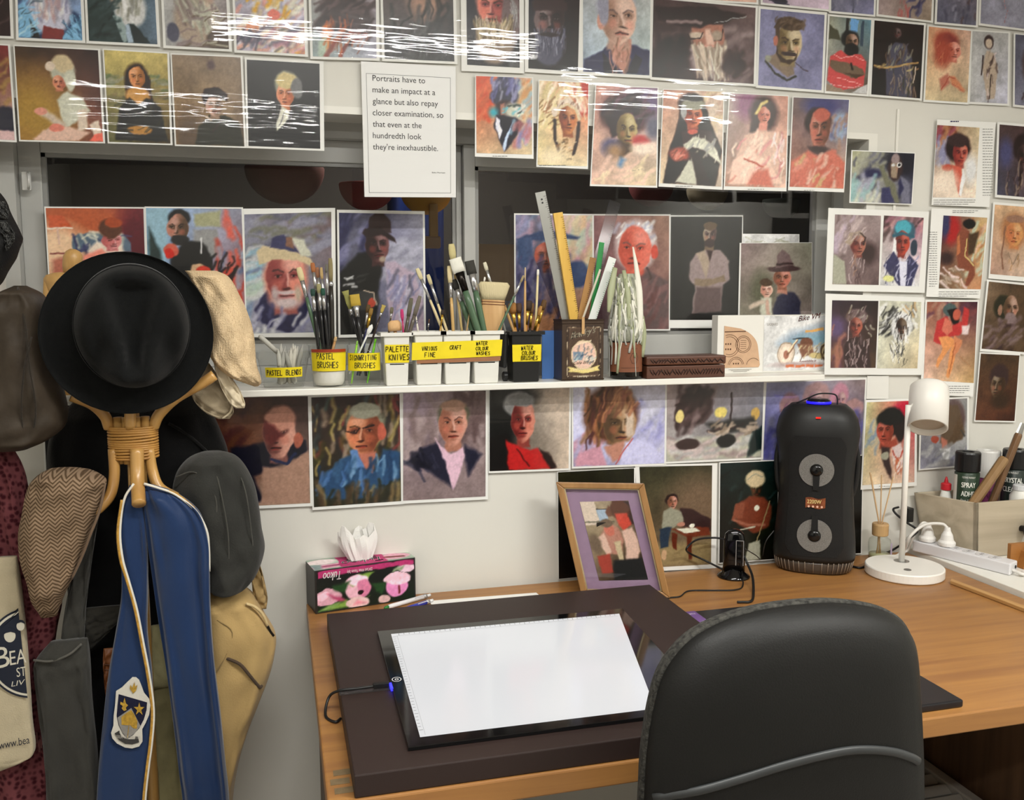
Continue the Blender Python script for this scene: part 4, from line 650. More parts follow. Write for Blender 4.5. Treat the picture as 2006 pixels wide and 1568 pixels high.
# ---- prints taped to the window panes
R7 = 'prints standing against the window panes'
sheet('portrait_print', 'red print of a woman reading beside a lamp and blue check chair', [(89.7, 407.8), (281, 409), (288, 640), (103, 640)], GY, '''b b75 734 ca8 633;e .3 .1 .6 .16 b64 .8;e .9 .3 .2 .3 623 .8;e .1 .34 .3 .2 eca .8;p c64 .02 .02 .06 .16 .06 .26 .16 .02 .17;l edc .02 .0 .17 .26 .17;l dba .02 .1 .17 .11 .3;p 678 .02 .26 .24 .32 .21 .78 .22 .86 .28 .86 .36 .24 .36;s 14 .12 .04 90 .28 .22 .84 .36 ccb 446;s 8 .2 .03 0 .28 .22 .84 .36 ddc 557;p edc .03 .4 .36 .5 .28 .76 .3 .8 .4 .4 .5;f .66 .27 .2 .14 d99 b66 .4 1 644;e .64 .17 .12 .08 643;e .68 .12 .09 .04 a53;p e98 .03 .36 .4 .56 .34 .7 .44 .6 1 .34 1;l 844 .02 .02 .38 .2 .38;p b76 .05 .04 .44 .24 .4 .3 1 .04 1''', (3, 3, 3, 3), 2, R7)
sheet('portrait_print', 'young man in black raising wrapped fists in a blue gym', [(286, 407.8), (473, 409.3), (482, 665), (294, 665)], GY, '''b 8ac 99a 68a a66;p 9bc .04 0 0 .24 0 .2 .36 .1 .5 0 .5;p 344 .04 .02 .14 .12 .3 .16 .5 0 .5;p aa8 .03 .5 .04 .78 .02 .78 .14 .5 .14;p 999 .03 .48 .16 .74 .16 .72 .36 .48 .4;s 16 .3 .05 88 .74 .1 1 .7 c54 b43 d65;s 8 .2 .05 88 .76 .3 1 .8 568 9ab;e .34 .07 .12 .06 222;f .32 .15 .22 .22 b87 543 -.4 -1 111;e .34 .24 .1 .04 333;p 222 .03 .24 .36 .4 .25 .56 .24 .66 .34 .7 .62 .3 .66 .24 .5;e .24 .32 .08 .05 c65;e .22 .35 .05 .04 c32;e .52 .46 .08 .04 ca8;e .58 .48 .08 .04 c43;s 16 .12 .03 60 .66 .36 .9 .55 111 322 222;l ddd .02 .56 .22 .55 .34''', (3, 3, 3, 3), 2, R7)
sheet('portrait_print', 'white framed print of a stubbly man in a cream straw hat', [(478.4, 420.4), (648.9, 415.3), (650.7, 650.7), (483.8, 653.7)], GY, '''b 778 766 bcc 778;s 60 .3 .06 15 0 0 1 .3 667 889 99a 776;s 40 .3 .06 30 0 .3 .3 .8 9bc ccc 78a bcb;p 99a .04 0 1 .1 .72 .3 .64 .7 .66 .9 .74 1 1;p 335 .03 .1 .8 .26 .6 .5 .82 .7 .66 .78 .84 .5 1 .2 .94;e .46 .54 .26 .28 c87;f .46 .54 .46 .5 d98 844 .1 1 433;e .46 .745 .15 .05 cbb .9;e .46 .655 .13 .016 cbb .9;e .33 .67 .04 .06 baa 1;e .6 .67 .04 .06 ba9 1;p cb9 .02 .12 .32 .2 .26 .5 .3 .74 .38 .8 .46 .6 .4 .3 .38 .16 .42;p 446 .02 .28 .28 .32 .2 .44 .18 .64 .34;p ccb .03 .52 .2 .68 .22 .76 .36 .64 .36;p 865 .02 .46 .2 .54 .2 .56 .3 .46 .28;s 20 .2 .05 60 0 .8 1 1 bbc 88a 557 ddd''', outer=[(473.3, 409), (656.6, 407.5), (658.7, 661), (478, 661)], lam=2, group=R7)
sheet('portrait_print', 'shadowed man in a trilby and pale denim shirt', [(664, 417), (828, 420), (830.5, 652), (667, 656)], GY, '''b 446 99a 334 aab;s 30 .3 .08 60 0 0 .4 .4 667 335 88a;s 30 .3 .08 20 .5 .25 1 .5 aab 99a bbc;p 222 .04 0 .5 .2 .34 .4 .3 .5 .44 .4 1 0 1;f .45 .26 .28 .3 755 322 .3 1 211;p 433 .02 .34 .14 .36 .04 .42 .0 .54 .0 .6 .06 .62 .16;p 322 .02 .26 .16 .3 .12 .5 .12 .66 .2 .67 .24 .5 .18 .32 .2;e .5 .38 .035 .025 a98 .8;p bab .03 .54 .4 .66 .4 .9 .5 1 .7 1 1 .6 1 .56 .7;s 30 .3 .04 80 .56 .45 1 1 ccd 88a 99b 667;e .26 .72 .2 .08 444;l ba9 .015 .28 .64 .4 .66 .42 .76;e .37 .74 .04 .04 b54;s 16 .1 .03 10 .04 .5 .3 .64 222 ddd 444''', (4, 6, 4, 6), 2, R7)
sheet('portrait_print', 'rainbow streaked portrait of a man in a wide blue hat', [(1010, 421), (1160, 422.4), (1161, 650), (1011, 655)], GY, '''b 99b dba 446 b86;s 40 .3 .08 65 0 0 .5 .3 99b b9a 667 8ac;s 40 .3 .08 75 .5 0 1 .6 cb9 dca bcb db9 c9a;p 457 .03 .02 .2 .3 .13 .6 .14 .84 .18 .8 .2 .5 .2 .1 .22;p 568 .03 .02 .2 .2 .18 .22 .36 .1 .46 .02 .4;f .36 .34 .24 .24 b65 643 .4 -1 433;s 60 .3 .05 80 0 .42 .7 .9 446 557 335 668 778;e .8 .5 .16 .12 457;s 20 .3 .06 80 .2 .86 .6 1 b86 c97''', (3, 3, 3, 3), 2, R7)
sheet('portrait_print', 'red faced white haired man on a dusky mauve ground', [(1163.3, 422.4), (1310.7, 423), (1310, 645), (1164, 645)], GY, '''b 866 976 534 866;e .55 .26 .28 .22 cbb;s 40 .12 .04 50 .28 .07 .82 .22 ddd bbc fff aab;f .54 .3 .44 .42 d76 b54 -.3 1 655;e .8 .32 .05 .06 c54;p 655 .04 .1 1 .3 .66 .5 .58 .74 .48 1 .58 1 1;l 544 .03 .7 .46 .76 .54 .66 .6;s 20 .3 .06 60 .5 .6 1 1 755 644 866''', (3, 3, 3, 3), 3, R7)
sheet('portrait_print', 'bearded man with folded arms in a grey shirt on black', [(1314, 424.7), (1453.8, 424.7), (1450.5, 627), (1312, 627)], GY, '''b 222 222 111 222;p 765 .02 .48 .24 .6 .24 .6 .36 .47 .36;f .54 .17 .2 .2 987 544 -.1 -1 322;e .54 .25 .07 .04 433;e .54 .09 .1 .04 654;p 988 .03 .26 .44 .36 .36 .5 .32 .7 .32 .82 .42 .84 .6 .74 .66 .72 .9 .3 .94 .34 .66 .26 .62;p 433 .02 .5 .32 .58 .32 .54 .44;p a98 .03 .36 .36 .48 .32 .54 .44 .5 .6;p 876 .02 .34 .6 .6 .6 .76 .56 .78 .62 .5 .68 .34 .66;p 655 .04 .36 .68 .72 .68 .72 .92 .32 .94''', (2, 3, 2, 16), 3, R7)
sheet('torn_sheet', 'white sheet with a torn grey strip behind the baby portrait', [(1452, 459), (1565, 460), (1565, 600), (1452, 600)], GY+.0045, 'b ddd ddd ccc ccc;s 10 .3 .02 0 0 .06 1 .14 aa9 bba', (1, 1, 1, 1), 0, None)
sheet('portrait_print', 'man in a grey felt hat holding a baby', [(1452, 477), (1590, 476), (1590, 660), (1448, 660)], GY-.002, '''b 877 998 776 877;e .3 .5 .16 .2 665 .9;p 445 .03 .46 .7 .5 .58 .62 .52 .76 .52 .84 .62 .84 .84 .46 .84;p b87 .02 .52 .42 .64 .42 .66 .54 .5 .54;f .58 .37 .24 .22 c87 754 -.1 1 322;e .6 .27 .24 .035 544;p 766 .02 .48 .26 .5 .14 .58 .07 .68 .12 .74 .24;l 433 .03 .5 .22 .72 .22;f .36 .5 .16 .16 dba b87 .2 1 433;e .36 .42 .09 .04 543;p ccb .03 .28 .58 .42 .58 .46 .84 .28 .84;l cba .05 .3 .62 .14 .68;l ca9 .05 .36 .62 .4 .84;e .66 .82 .1 .04 b86''', (3, 1, 1, 1), 0, R7)
# ================================================================ things on the window shelf
YEL = mat('yellow_label', 'e8d21e', .45, vary=.04, vscale=40)
INK = mat('marker_ink', '15151a', .5)
WPL = mat('white_plastic', 'e0dfd8', .4)
BPL = mat('black_plastic', '1b1b1b', .4)
STEEL = mat('bright_steel', 'c8c8c8', .22, 1.)
CLEAR = film('clear_plastic', .08, 0, (.95, .96, .95), f0=1.45)
JARG = film('jar_glass', .03, 0, (.95, .97, .96), f0=1.35)
def pxm(x, y): return ((np.array([x, y, 1.3])-CAM)@FW)/F      # metres per pixel there
def cone_fn(c, r0, r1, h, off=.0007, a0=None):
    """wrap (u,v) round a frustum; u metres from the front, v metres above the base"""
    a0 = math.atan2(CAM[1]-c[1], CAM[0]-c[0]) if a0 is None else a0
    def fn(u, v):
        r = r0+(r1-r0)*v/h+off; a = a0+u/r
        return np.array([c[0]+r*math.cos(a), c[1]+r*math.sin(a), c[2]+v])
    return fn
def wrap(fn, u0, u1, v0, v1, n=20, k=2):
    return MB().grid([[fn(u0+(u1-u0)*j/n, v0+(v1-v0)*i/k) for j in range(n+1)] for i in range(k+1)])
def pot_xyz(px, y): return np.array([ony(px, 740, y)[0], y, SH])
# --- clear tubs and jar
def tub(px, y, r0, r1, h, label, words, band, tint, extra_rim=True, jar=False):
    c = pot_xyz(px, y); t = thing('jar' if jar else 'plastic_tub', c, label, 'jar' if jar else 'tub')
    b = MB()
    if jar: prof = [(r0*.9, 0), (r0, .004), (r1, .02), (r1, h*.70), (r1*.88, h*.80), (r1*.84, h*.86), (r1*.9, h*.88), (r1*.9, h)]
    else: prof = [(r0*.96, 0), (r0, .003), (r1, h*.82), (r1+.002, h*.82), (r1+.003, h), (r1+.006, h), (r1+.006, h+.003)]
    b.lathe(prof, c, 40, cap=False); b.build('body', JARG if jar else CLEAR, t, smooth=True)
    fn = cone_fn(c, r0 if not jar else r1, r1, h*.82 if not jar else h, .0012)
    u0, u1, v0, v1, rows, sz, th = band
    wrap(fn, u0, u1, v0, v1).build('label_band', YEL, t, smooth=True)
    fi = cone_fn(c, r0 if not jar else r1, r1, h*.82 if not jar else h, .0018); b = MB()
    for (txt, uu, vv, ww) in words: handwrite(b, txt, fi, uu, vv, ww, sz, th)
    b.build('handwriting', INK, t)['kind'] = 'stuff'
    return t, c
t1, c1 = tub(556, -.03, .044, .056, .080, 'clear tub of paper blending stumps labelled PASTEL BLENDS', [('PASTEL BLENDS', -.039, .031, .082)], (-.044, .046, .026, .048, 1, .011, .0016), 1)
t2, c2 = tub(645, -.036, .036, .042, .094, 'clear tub of brushes labelled PASTEL BRUSHES', [('PASTEL', -.028, .064, .042), ('BRUSHES', -.027, .045, .050)], (-.046, .046, .037, .079, 2, .013, .0015), 1)
wrap(cone_fn(c2, .036, .042, .077, .0008), -.046, .046, .079, .086).build('red_band', mat('tub_red', 'c8401c', .4), t2, smooth=True)
MB().lathe([(.030, .004), (.0345, .012), (.037, .034), (.034, .04)], c2, 24).build('plaster_lining', mat('lining_white', 'e4e0d8', .7, bump=.3, bscale=60), t2, smooth=True)
t3, c3 = tub(714, -.04, .036, .038, .108, 'glass jar of brushes labelled SIGNWRITING BRUSHES', [('SIGNWRITING', -.036, .060, .068), ('BRUSHES', -.022, .043, .050)], (-.046, .046, .036, .076, 2, .0115, .0014), 1, jar=True)
# --- tapered mini bins
def frustum(mb, x0, x1, y0, y1, z0, z1, tx, ty):
    return mb.add([(x0, y0, z0), (x1, y0, z0), (x1, y1, z0), (x0, y1, z0), (x0-tx, y0-ty, z1), (x1+tx, y0-ty, z1), (x1+tx, y1+ty, z1), (x0-tx, y1+ty, z1)], [(0, 3, 2, 1), (0, 1, 5, 4), (1, 2, 6, 5), (2, 3, 7, 6), (3, 0, 4, 7)])
def bin_parts(t, x0, x1, z1, M, y0=-.074, y1=-.018, tp=.005):
    z0 = SH
    b = MB(); frustum(b, x0, x1, y0, y1, z0, z1, tp, tp); frustum(b, x0+.003, x1-.003, y0+.003, y1-.003, z0+.004, z1, tp, tp); b.build('body', M, t, bevel=.003)
    b = MB(); e = .007
    b.box(x0-tp-e, y0-tp-e*.7, z1-.004, x1+tp+e, y0-tp+.001, z1+.004); b.box(x0-tp-e, y1+tp-.001, z1-.004, x1+tp+e, y1+tp+e, z1+.004)
    b.box(x0-tp-e, y0-tp+.001, z1-.004, x0-tp+.001, y1+tp-.001, z1+.004); b.box(x1+tp-.001, y0-tp+.001, z1-.004, x1+tp+e, y1+tp-.001, z1+.004)
    b.build('rim', M, t)
    MB().box(x0+.008, y0-.0022, z0+.048, x1-.008, y0-.0005, z0+.0505).build('slot', BPL, t)
def front_fn(x0, y0): return lambda u, v: np.array([x0+u, y0-.0045*v/.115, SH+v])
X = lambda px: ony(px, 740, -.074)[0]
tp = thing('mini_bin', pot_xyz(780, -.045), 'white square bin of palette knives labelled PALETTE KNIVES', 'pot')
bin_parts(tp, X(757), X(799), SH+.117, WPL)
x0 = X(757); w = X(799)-x0
MB().add([(x0-.0025, -.0785, SH+.053), (x0+w+.0025, -.0785, SH+.053), (x0+w+.0035, -.0798, SH+.094), (x0-.0035, -.0798, SH+.094)], [(0, 1, 2, 3)]).build('label_band', YEL, tp)
b = MB(); fn = lambda u, v: np.array([x0+u, -.0806-.0002, SH+v])
handwrite(b, 'PALETTE', fn, -.001, .0785, .054, .0115, .0015); handwrite(b, 'KNIVES', fn, .006, .060, .048, .0125, .0015); b.build('handwriting', INK, tp)['kind'] = 'stuff'
ts = thing('mini_bin_row', pot_xyz(895, -.045), 'row of three white bins sharing one long yellow label', 'pots')
for a, z in ((817, 864), (873, 920), (930, 976)): bin_parts(ts, X(a), X(z), SH+.119, WPL)
x0, x1 = X(806), X(984)
b = MB(); b.prism([(x0, -.0815, SH+.058), (x1-.004, -.0815, SH+.064), (x1-.001, -.0815, SH+.102), (x0+.002, -.0815, SH+.098)], (0, .0014, 0)); b.build('label_strip', YEL, ts)
MB().add([(x0+.012, -.0800, SH+.050), (x1-.006, -.0800, SH+.053), (x1-.005, -.0800, SH+.066), (x0+.012, -.0800, SH+.060)], [(0, 1, 2, 3)]).build('tape_strip', mat('brown_tape', '9a6a4a', .4), ts)
b = MB(); fn = lambda u, v: np.array([x0+u, -.0823, SH+v])
handwrite(b, 'VARIOUS', fn, .024, .080, .036, .009, .0013); handwrite(b, 'FINE', fn, .030, .065, .026, .010, .0013); handwrite(b, 'CRAFT', fn, .088, .081, .028, .009, .0013)
handwrite(b, 'WATER', fn, .150, .090, .028, .008, .0013); handwrite(b, 'COLOUR', fn, .149, .078, .031, .008, .0013); handwrite(b, 'WASHES', fn, .150, .067, .034, .008, .0013); b.build('handwriting', INK, ts)['kind'] = 'stuff'
tb = thing('mini_wheelie_bin', pot_xyz(1030, -.035), 'black mini wheelie bin of brushes labelled WATER COLOUR BRUSHES', 'pot')
bx0, bx1 = ony(1006, 740, -.066)[0], ony(1056, 740, -.066)[0]
bin_parts(tb, bx0, bx1, SH+.116, BPL, -.066, -.010, .005)
MB().add([(bx0-.0032, -.0705, SH+.049), (bx1+.0032, -.0705, SH+.049), (bx1+.0042, -.0718, SH+.089), (bx0-.0042, -.0718, SH+.089)], [(0, 1, 2, 3)]).build('label_band', YEL, tb)
b = MB(); fn = lambda u, v: np.array([bx0+u, -.0727, SH+v])
handwrite(b, 'WATER', fn, .017, .076, .031, .0095, .0013); handwrite(b, 'COLOUR', fn, .019, .065, .034, .0085, .0013); handwrite(b, 'BRUSHES', fn, .017, .053, .042, .0095, .0013); b.build('handwriting', INK, tb)['kind'] = 'stuff'
MB().obox((bx0-.016, -.03, SH+.075), (.005, 0, 0), (0, .026, 0), (.002, 0, .042)).build('lid', BPL, tb, bevel=.004)
MB().lathe([(.010, -.006), (.012, -.004), (.012, .004), (.010, .006)], (bx0-.011, -.03, SH+.012), 18, (1, 0, 0)).build('wheel', BPL, tb)
# --- brushes
def rod(tip, entry, y, dep, yt=None):
    a = ony(*tip, y if yt is None else yt); e = ony(*entry, y); d = (a-e)/np.linalg.norm(a-e)
    base = e-d*dep
    if base[2] < SH+.006: base = e-d*max(.005, (e[2]-SH-.006)/d[2])
    return base, a, d
def brush(label, tip, entry, y, hcol, hw, fer, br, bw, bcol, flat=.45, dep=.06, yt=None, fcol='c8c8c8', group=None, name='paint_brush', shape=(.8, 1., .75)):
    base, a, d = rod(tip, entry, y, dep, yt); k = pxm(a[0], y)
    L = np.linalg.norm(a-base); t = thing(name, base, label, 'brush', group or 'brushes on the window shelf')
    b0 = a-d*br*k; f0 = b0-d*fer*k; r = hw*k/2
    H = mat('handle_'+hcol, hcol, .35, coat=.3)
    MB().tube([base, base+(f0-base)*.4, base+(f0-base)*.8, f0], [r*.55, r*.9, r, r*.8], 10).build('handle', H, t, smooth=True)
    if fer: MB().tube([f0-d*.001, f0+d*fer*k*.5, b0], [r*.9, r*1.0, bw*k*.36], 12, flat=.7).build('ferrule', mat('ferrule_'+fcol, fcol, .25, .9), t, smooth=True)
    if br: MB().tube([b0-d*.001, b0+d*br*k*.35, b0+d*br*k*.75, a], [bw*k*.5*shape[0], bw*k*.5*shape[1], bw*k*.5*shape[1]*.96, bw*k*.5*shape[2]], 12, flat=flat).build('bristles', mat('bristle_'+bcol, bcol, .7, bump=.5, bscale=900, stretch=(1, 1, .1)), t, smooth=True)
    return t
G = '4f6a50'; B_ = '1a1a1c'; N = 'b98a55'; NA = 'd8c79a'
T2 = 'brushes in the PASTEL BRUSHES tub'; y = -.036
brush('green handled filbert brush with cream bristles in the pastel brush tub', (585, 524), (622, 664), y, G, 8, 34, 26, 12, 'd8c89a', group=T2)
brush('black handled flat brush with dark green bristles in the pastel brush tub', (612, 566), (622, 664), y-.006, B_, 8, 30, 14, 9, '26443a', group=T2)
brush('black handled flat brush with tan bristles in the pastel brush tub', (624, 556), (633, 664), y-.003, B_, 8, 34, 18, 9, '9a9468', group=T2)
brush('tall black handled brush with orange brown bristles in the pastel brush tub', (612, 515), (630, 664), y+.008, B_, 7, 40, 18, 9, 'a8683c', yt=y+.01, group=T2)
brush('tall black handled brush with rust bristles beside the orange brown one', (621, 524), (637, 664), y+.008, B_, 7, 36, 20, 8, '9a6a4c', yt=y+.012, group=T2)
brush('black handled brush with straw bristles in the pastel brush tub', (629, 524), (640, 664), y+.003, B_, 7, 40, 22, 6, 'b99c68', group=T2)
brush('slim black handled brush with a grey round tip in the pastel brush tub', (639, 518), (645, 664), y, B_, 7, 44, 16, 5, '6a685c', group=T2)
brush('black handled brush with a teal green tip in the pastel brush tub', (632, 565), (641, 664), y-.008, B_, 7, 28, 14, 9, '1f4c3c', group=T2)
brush('tallest dark handled brush with olive bristles in the pastel brush tub', (647, 506), (651, 664), y+.006, '2a2620', 10, 10, 44, 9, '867a54', group=T2)
brush('plain wooden stick in the pastel brush tub', (658, 660), (651, 690), y, N, 6, 0, 10, 6, 'c9a878', group=T2, dep=.05)
T3 = 'brushes in the SIGNWRITING BRUSHES jar'; y = -.04
brush('fan brush with olive bristles in the signwriting jar', (676, 570), (702, 660), y, B_, 7, 12, 36, 13, '8f8d4e', group=T3, flat=.3, dep=.09, shape=(.5, .8, 1.1))
brush('wide black handled flat brush with gold bristles in the signwriting jar', (694, 577), (706, 660), y-.008, B_, 9, 22, 22, 20, 'b79a3a', flat=.25, group=T3, dep=.09, shape=(1., 1., .98))
brush('dark handled brush with brown bristles in the signwriting jar', (722, 597), (714, 660), y, B_, 6, 24, 16, 9, '54401f', group=T3, dep=.09)
brush('blue handled brush with gold brown bristles in the signwriting jar', (728, 604), (716, 660), y-.006, '23285c', 6, 26, 14, 8, '8a6a2c', fcol='b8923a', group=T3, dep=.09)
brush('thin brush with a yellow fan tip in the signwriting jar', (752, 598), (731, 660), y, '2a1c14', 4, 8, 16, 9, 'b5a056', group=T3, dep=.09, shape=(.4, .8, 1.))
brush('white plastic spatula in the signwriting jar', (729, 636), (717, 662), y-.012, 'e4e4e0', 4, 0, 22, 9, 'e8e8e4', group=T3, dep=.09, name='spatula', shape=(.5, 1., .2))
brush('lime green handled brush standing deep in the signwriting jar', (736, 664), (731, 690), y-.01, '7ad028', 5, 0, 8, 4, '7ad028', group=T3, dep=.1)
brush('pale green handled brush standing deep in the signwriting jar', (700, 668), (697, 690), y-.01, '9ad83c', 5, 0, 8, 4, '88b850', group=T3, dep=.1)
T4 = 'tools in the PALETTE KNIVES bin'; y = -.05
brush('round wooden spoon end in the palette knife bin', (772, 628), (774, 650), y, N, 8, 0, 20, 27, 'd8ae7c', group=T4, name='wooden_spatula', shape=(1., 1., .6))
brush('pink handled palette knife in the palette knife bin', (787, 606), (790, 650), y-.01, 'b03060', 4, 0, 22, 7, 'b83068', group=T4, name='palette_knife', shape=(.5, 1., .7))
brush('dark olive palette knife in the palette knife bin', (806, 584), (795, 650), y, '555040', 7, 0, 36, 9, '5c5848', group=T4, name='palette_knife', flat=.2)
brush('long brown grey palette knife in the palette knife bin', (823, 580), (803, 650), y-.004, '5a5248', 8, 0, 40, 9, '6a6256', group=T4, name='palette_knife', flat=.2)
brush('slim brush with a cream tip in the palette knife bin', (768, 602), (762, 650), y, '4a4030', 4, 10, 12, 7, '6a6450', group=T4)
T5 = 'brushes in the VARIOUS FINE bin'; y = -.05
brush('pale varnished handled brush with cream bristles leaning left in the fine bin', (817, 526), (868, 650), y, NA, 6, 44, 22, 9, 'd6caa0', group=T5)
brush('second pale handled brush leaning left in the fine bin', (838, 538), (876, 650), y+.01, NA, 6, 40, 20, 8, 'c9bd92', group=T5)
brush('small black tipped brush in front of the pale handles', (868, 607), (862, 650), y-.01, 'b08a3c', 4, 22, 10, 8, '2a2018', fcol='b8923a', group=T5)
brush('fine white handled liner brush in the fine bin', (815, 620), (819, 650), y, 'd8d4c4', 4, 6, 8, 3, 'e8e0d0', group=T5)
brush('very fine dark brush by the wall of the fine bin', (841, 625), (838, 650), y, '3a3430', 3, 8, 8, 3, '5a4030', group=T5)
T6 = 'brushes in the CRAFT bin'; y = -.05
brush('upright natural wooden brush with cream bristles in the craft bin', (880, 521), (888, 650), y, 'c9a468', 7, 30, 32, 10, 'dccb9e', group=T6)
brush('brush with long yellow cream hair behind the white wash brush', (884, 478), (905, 650), y+.015, 'c9b078', 6, 10, 30, 14, 'c8bc88', group=T6)
brush('thin wooden dowel in the craft bin', (921, 605), (914, 650), y, 'b99a6a', 3, 0, 10, 3, 'b99a6a', group=T6)
T7 = 'brushes in the WATER COLOUR WASHES bin'; y = -.05
brush('wide green handled wash brush with white bristles', (891, 506), (937, 650), y-.008, G, 15, 38, 28, 26, 'e4e2d6', fcol='26221f', flat=.3, group=T7, shape=(1., 1., .96))
brush('wide green handled wash brush with charcoal bristles', (919, 511), (948, 650), y, G, 14, 34, 26, 20, '33312c', flat=.3, group=T7, shape=(1., 1., .96))
brush('green handled brush with a black ferrule behind the wash brushes', (888, 548), (926, 650), y+.01, G, 12, 26, 20, 14, '2c2a26', group=T7)
brush('thin green handled round brush leaning right', (1026, 540), (976, 650), y-.012, G, 5, 30, 14, 5, '9a8a66', group=T7)
brush('round brush with a cream tip rising above the hake brush', (949, 514), (975, 600), y+.012, '8a8a84', 6, 34, 16, 8, 'cfc8b0', group=T7, dep=.1)
brush('cotton tipped stick between the green handles and the hake brush', (950, 543), (935, 620), y+.016, 'd4c49a', 3, 0, 8, 4, 'e8e4dc', group=T7, dep=.1)
base, a, d = rod((968, 553), (964, 648), -.045, .03); k = pxm(a[0], -.045)
t = thing('hake_brush', base, 'broad hake brush with cream hair and stitched wooden head', 'brush', T7)
MB().tube([a-d*62*k-d*.04, a-d*60*k, a-d*34*k], [19*k, 24*k, 23*k], 16, flat=.3).build('head', wood('hake_wood', 'b98f5c', 'd2ab78', 'z', .5), t, smooth=False)
MB().tube([a-d*34*k, a-d*22*k, a-d*6*k, a], [23*k, 27*k, 32*k, 27*k], 18, flat=.34).build('hair', mat('hake_hair', 'cfc19a', .8, bump=.8, bscale=500, stretch=(1, 1, .1)), t, smooth=True)
for q in (38, 43): MB().tube([a-d*(q+.6)*k, a-d*(q-.6)*k], 24.6*k, 16, flat=.33).build('stitching', mat('stitch_brown', '6a3a20', .6), t)
T8 = 'brushes in the WATER COLOUR BRUSHES bin'; y = -.04
brush('tall bare wooden handle standing up in the black bin', (1029, 524), (1028, 648), y-.012, 'c49c68', 5, 0, 26, 3, 'c8b088', group=T8)
brush('tall cream handled brush with a white tip in the black bin', (1054, 528), (1049, 648), y, 'e0d2a4', 5, 0, 12, 5, 'e8e4d8', group=T8)
brush('thick wooden handle leaning left in the black bin', (988, 598), (1006, 648), y, 'bd9560', 6, 0, 4, 6, 'bd9560', group=T8)
for i, (tx, ty, ex, bc, bw, lb) in enumerate(((1003, 594, 1010, '9a6a34', 18, 'ginger mop brush at the left of the black bin'), (1016, 594, 1018, '4a3424', 13, 'dark brown mop brush with gold ferrule in the black bin'),
        (1036, 589, 1030, '35261c', 15, 'largest dark brown mop brush in the black bin'), (1043, 594, 1038, '6a4a28', 9, 'mid brown round brush beside the mop brushes'), (1067, 588, 1052, '5c4020', 11, 'brown pointed brush leaning right in the black bin'), (1060, 600, 1047, 'a87a3c', 7, 'golden tipped brush leaning right in the black bin'))):
    brush(lb, (tx, ty), (ex, 648), y-.004*(i % 3), '1c1614' if i % 2 else 'b07a30', 6, 30, 18, bw, bc, fcol='c09a48', flat=.8, group=T8)
# blending stumps
rs = random.Random(3)
for i in range(14):
    a0 = rs.uniform(0, 6.28); rr = rs.uniform(.0, .028); lean = rs.uniform(-.5, .5)
    p = np.array([c1[0]+rr*math.cos(a0), c1[1]+rr*math.sin(a0)*.9, SH+.008]); q = p+np.array([lean*.045, rs.uniform(-.012, .012), .07+.022*rs.random()])
    rq = math.hypot(q[0]-c1[0], q[1]-c1[1]); 
    if rq > .046: q[:2] = c1[:2]+(q[:2]-c1[:2])*.046/rq
    d = (q-p)/np.linalg.norm(q-p)
    MB().tube([p, p+d*.004, q-d*.016, q-d*.004, q], [.002, .0052, .0052, .0015, .0006], 9).build('t', mat('stump_%d' % (i % 3), ('b9b7ae', 'a3a29b', 'c8c4b8')[i % 3], .8), None, smooth=True)
    o = C.objects[-1]; o.name = 'blending_stump'; tag(o, 'grey paper blending stump standing in the PASTEL BLENDS tub', 'stump', 'blending stumps in the tub')
p = ony(508, 658, -.05); q = ony(532, 680, -.04); d = (q-p)/np.linalg.norm(q-p)
MB().tube([p, p+d*.004, q, q+d*.02], [.003, .0055, .0055, .0055], 9).build('blending_stump', mat('stump_0'), None, smooth=True)
tag(C.objects[-1], 'blending stump jutting out over the left rim of the tub', 'stump', 'blending stumps in the tub')
# blue card
p = ony(1062, 648, .0); q = ony(1088, 681, .0)
tag(MB().box(p[0], .0, SH, q[0]+.01, .003, p[2]).build('blue_card', mat('card_blue', '4f7cc0', .6)), 'plain blue card standing behind the black bin', 'card')
# --- coffee tin with rulers
BR = mat('tin_brown', '4a3b30', .35, .3, vary=.06, vscale=60)
tx0, tx1, ty0, ty1, tz = ony(1101, 740, -.065)[0], ony(1182, 740, -.065)[0], -.065, .003, SH+.147
tin = thing('coffee_tin', ((tx0+tx1)/2, -.03, SH), 'brown printed coffee tin holding rulers', 'tin')
b = MB(); b.box(tx0, ty0, SH, tx1, ty1, SH+.002)
b.box(tx0, ty0, SH+.002, tx1, ty0+.0012, tz).box(tx0, ty1-.0012, SH+.002, tx1, ty1, tz).box(tx0, ty0+.0012, SH+.002, tx0+.0012, ty1-.0012, tz).box(tx1-.0012, ty0+.0012, SH+.002, tx1, ty1-.0012, tz)
b.build('body', BR, tin, bevel=.0006)
b = MB(); e = .0012
for zz, hh in ((tz-.004, .004), (tz-.011, .002), (SH+.001, .003)):
    b.box(tx0-e, ty0-e, zz, tx1+e, ty0, zz+hh).box(tx0-e, ty0, zz, tx0, ty1, zz+hh)
b.build('rolled_edge', mat('tin_edge', '3a2c22', .3, .4), tin)
W = tx1-tx0; Ht = tz-SH
TF = lambda u, v: np.array([tx0+u*W, ty0-.0006, tz-v*Ht])
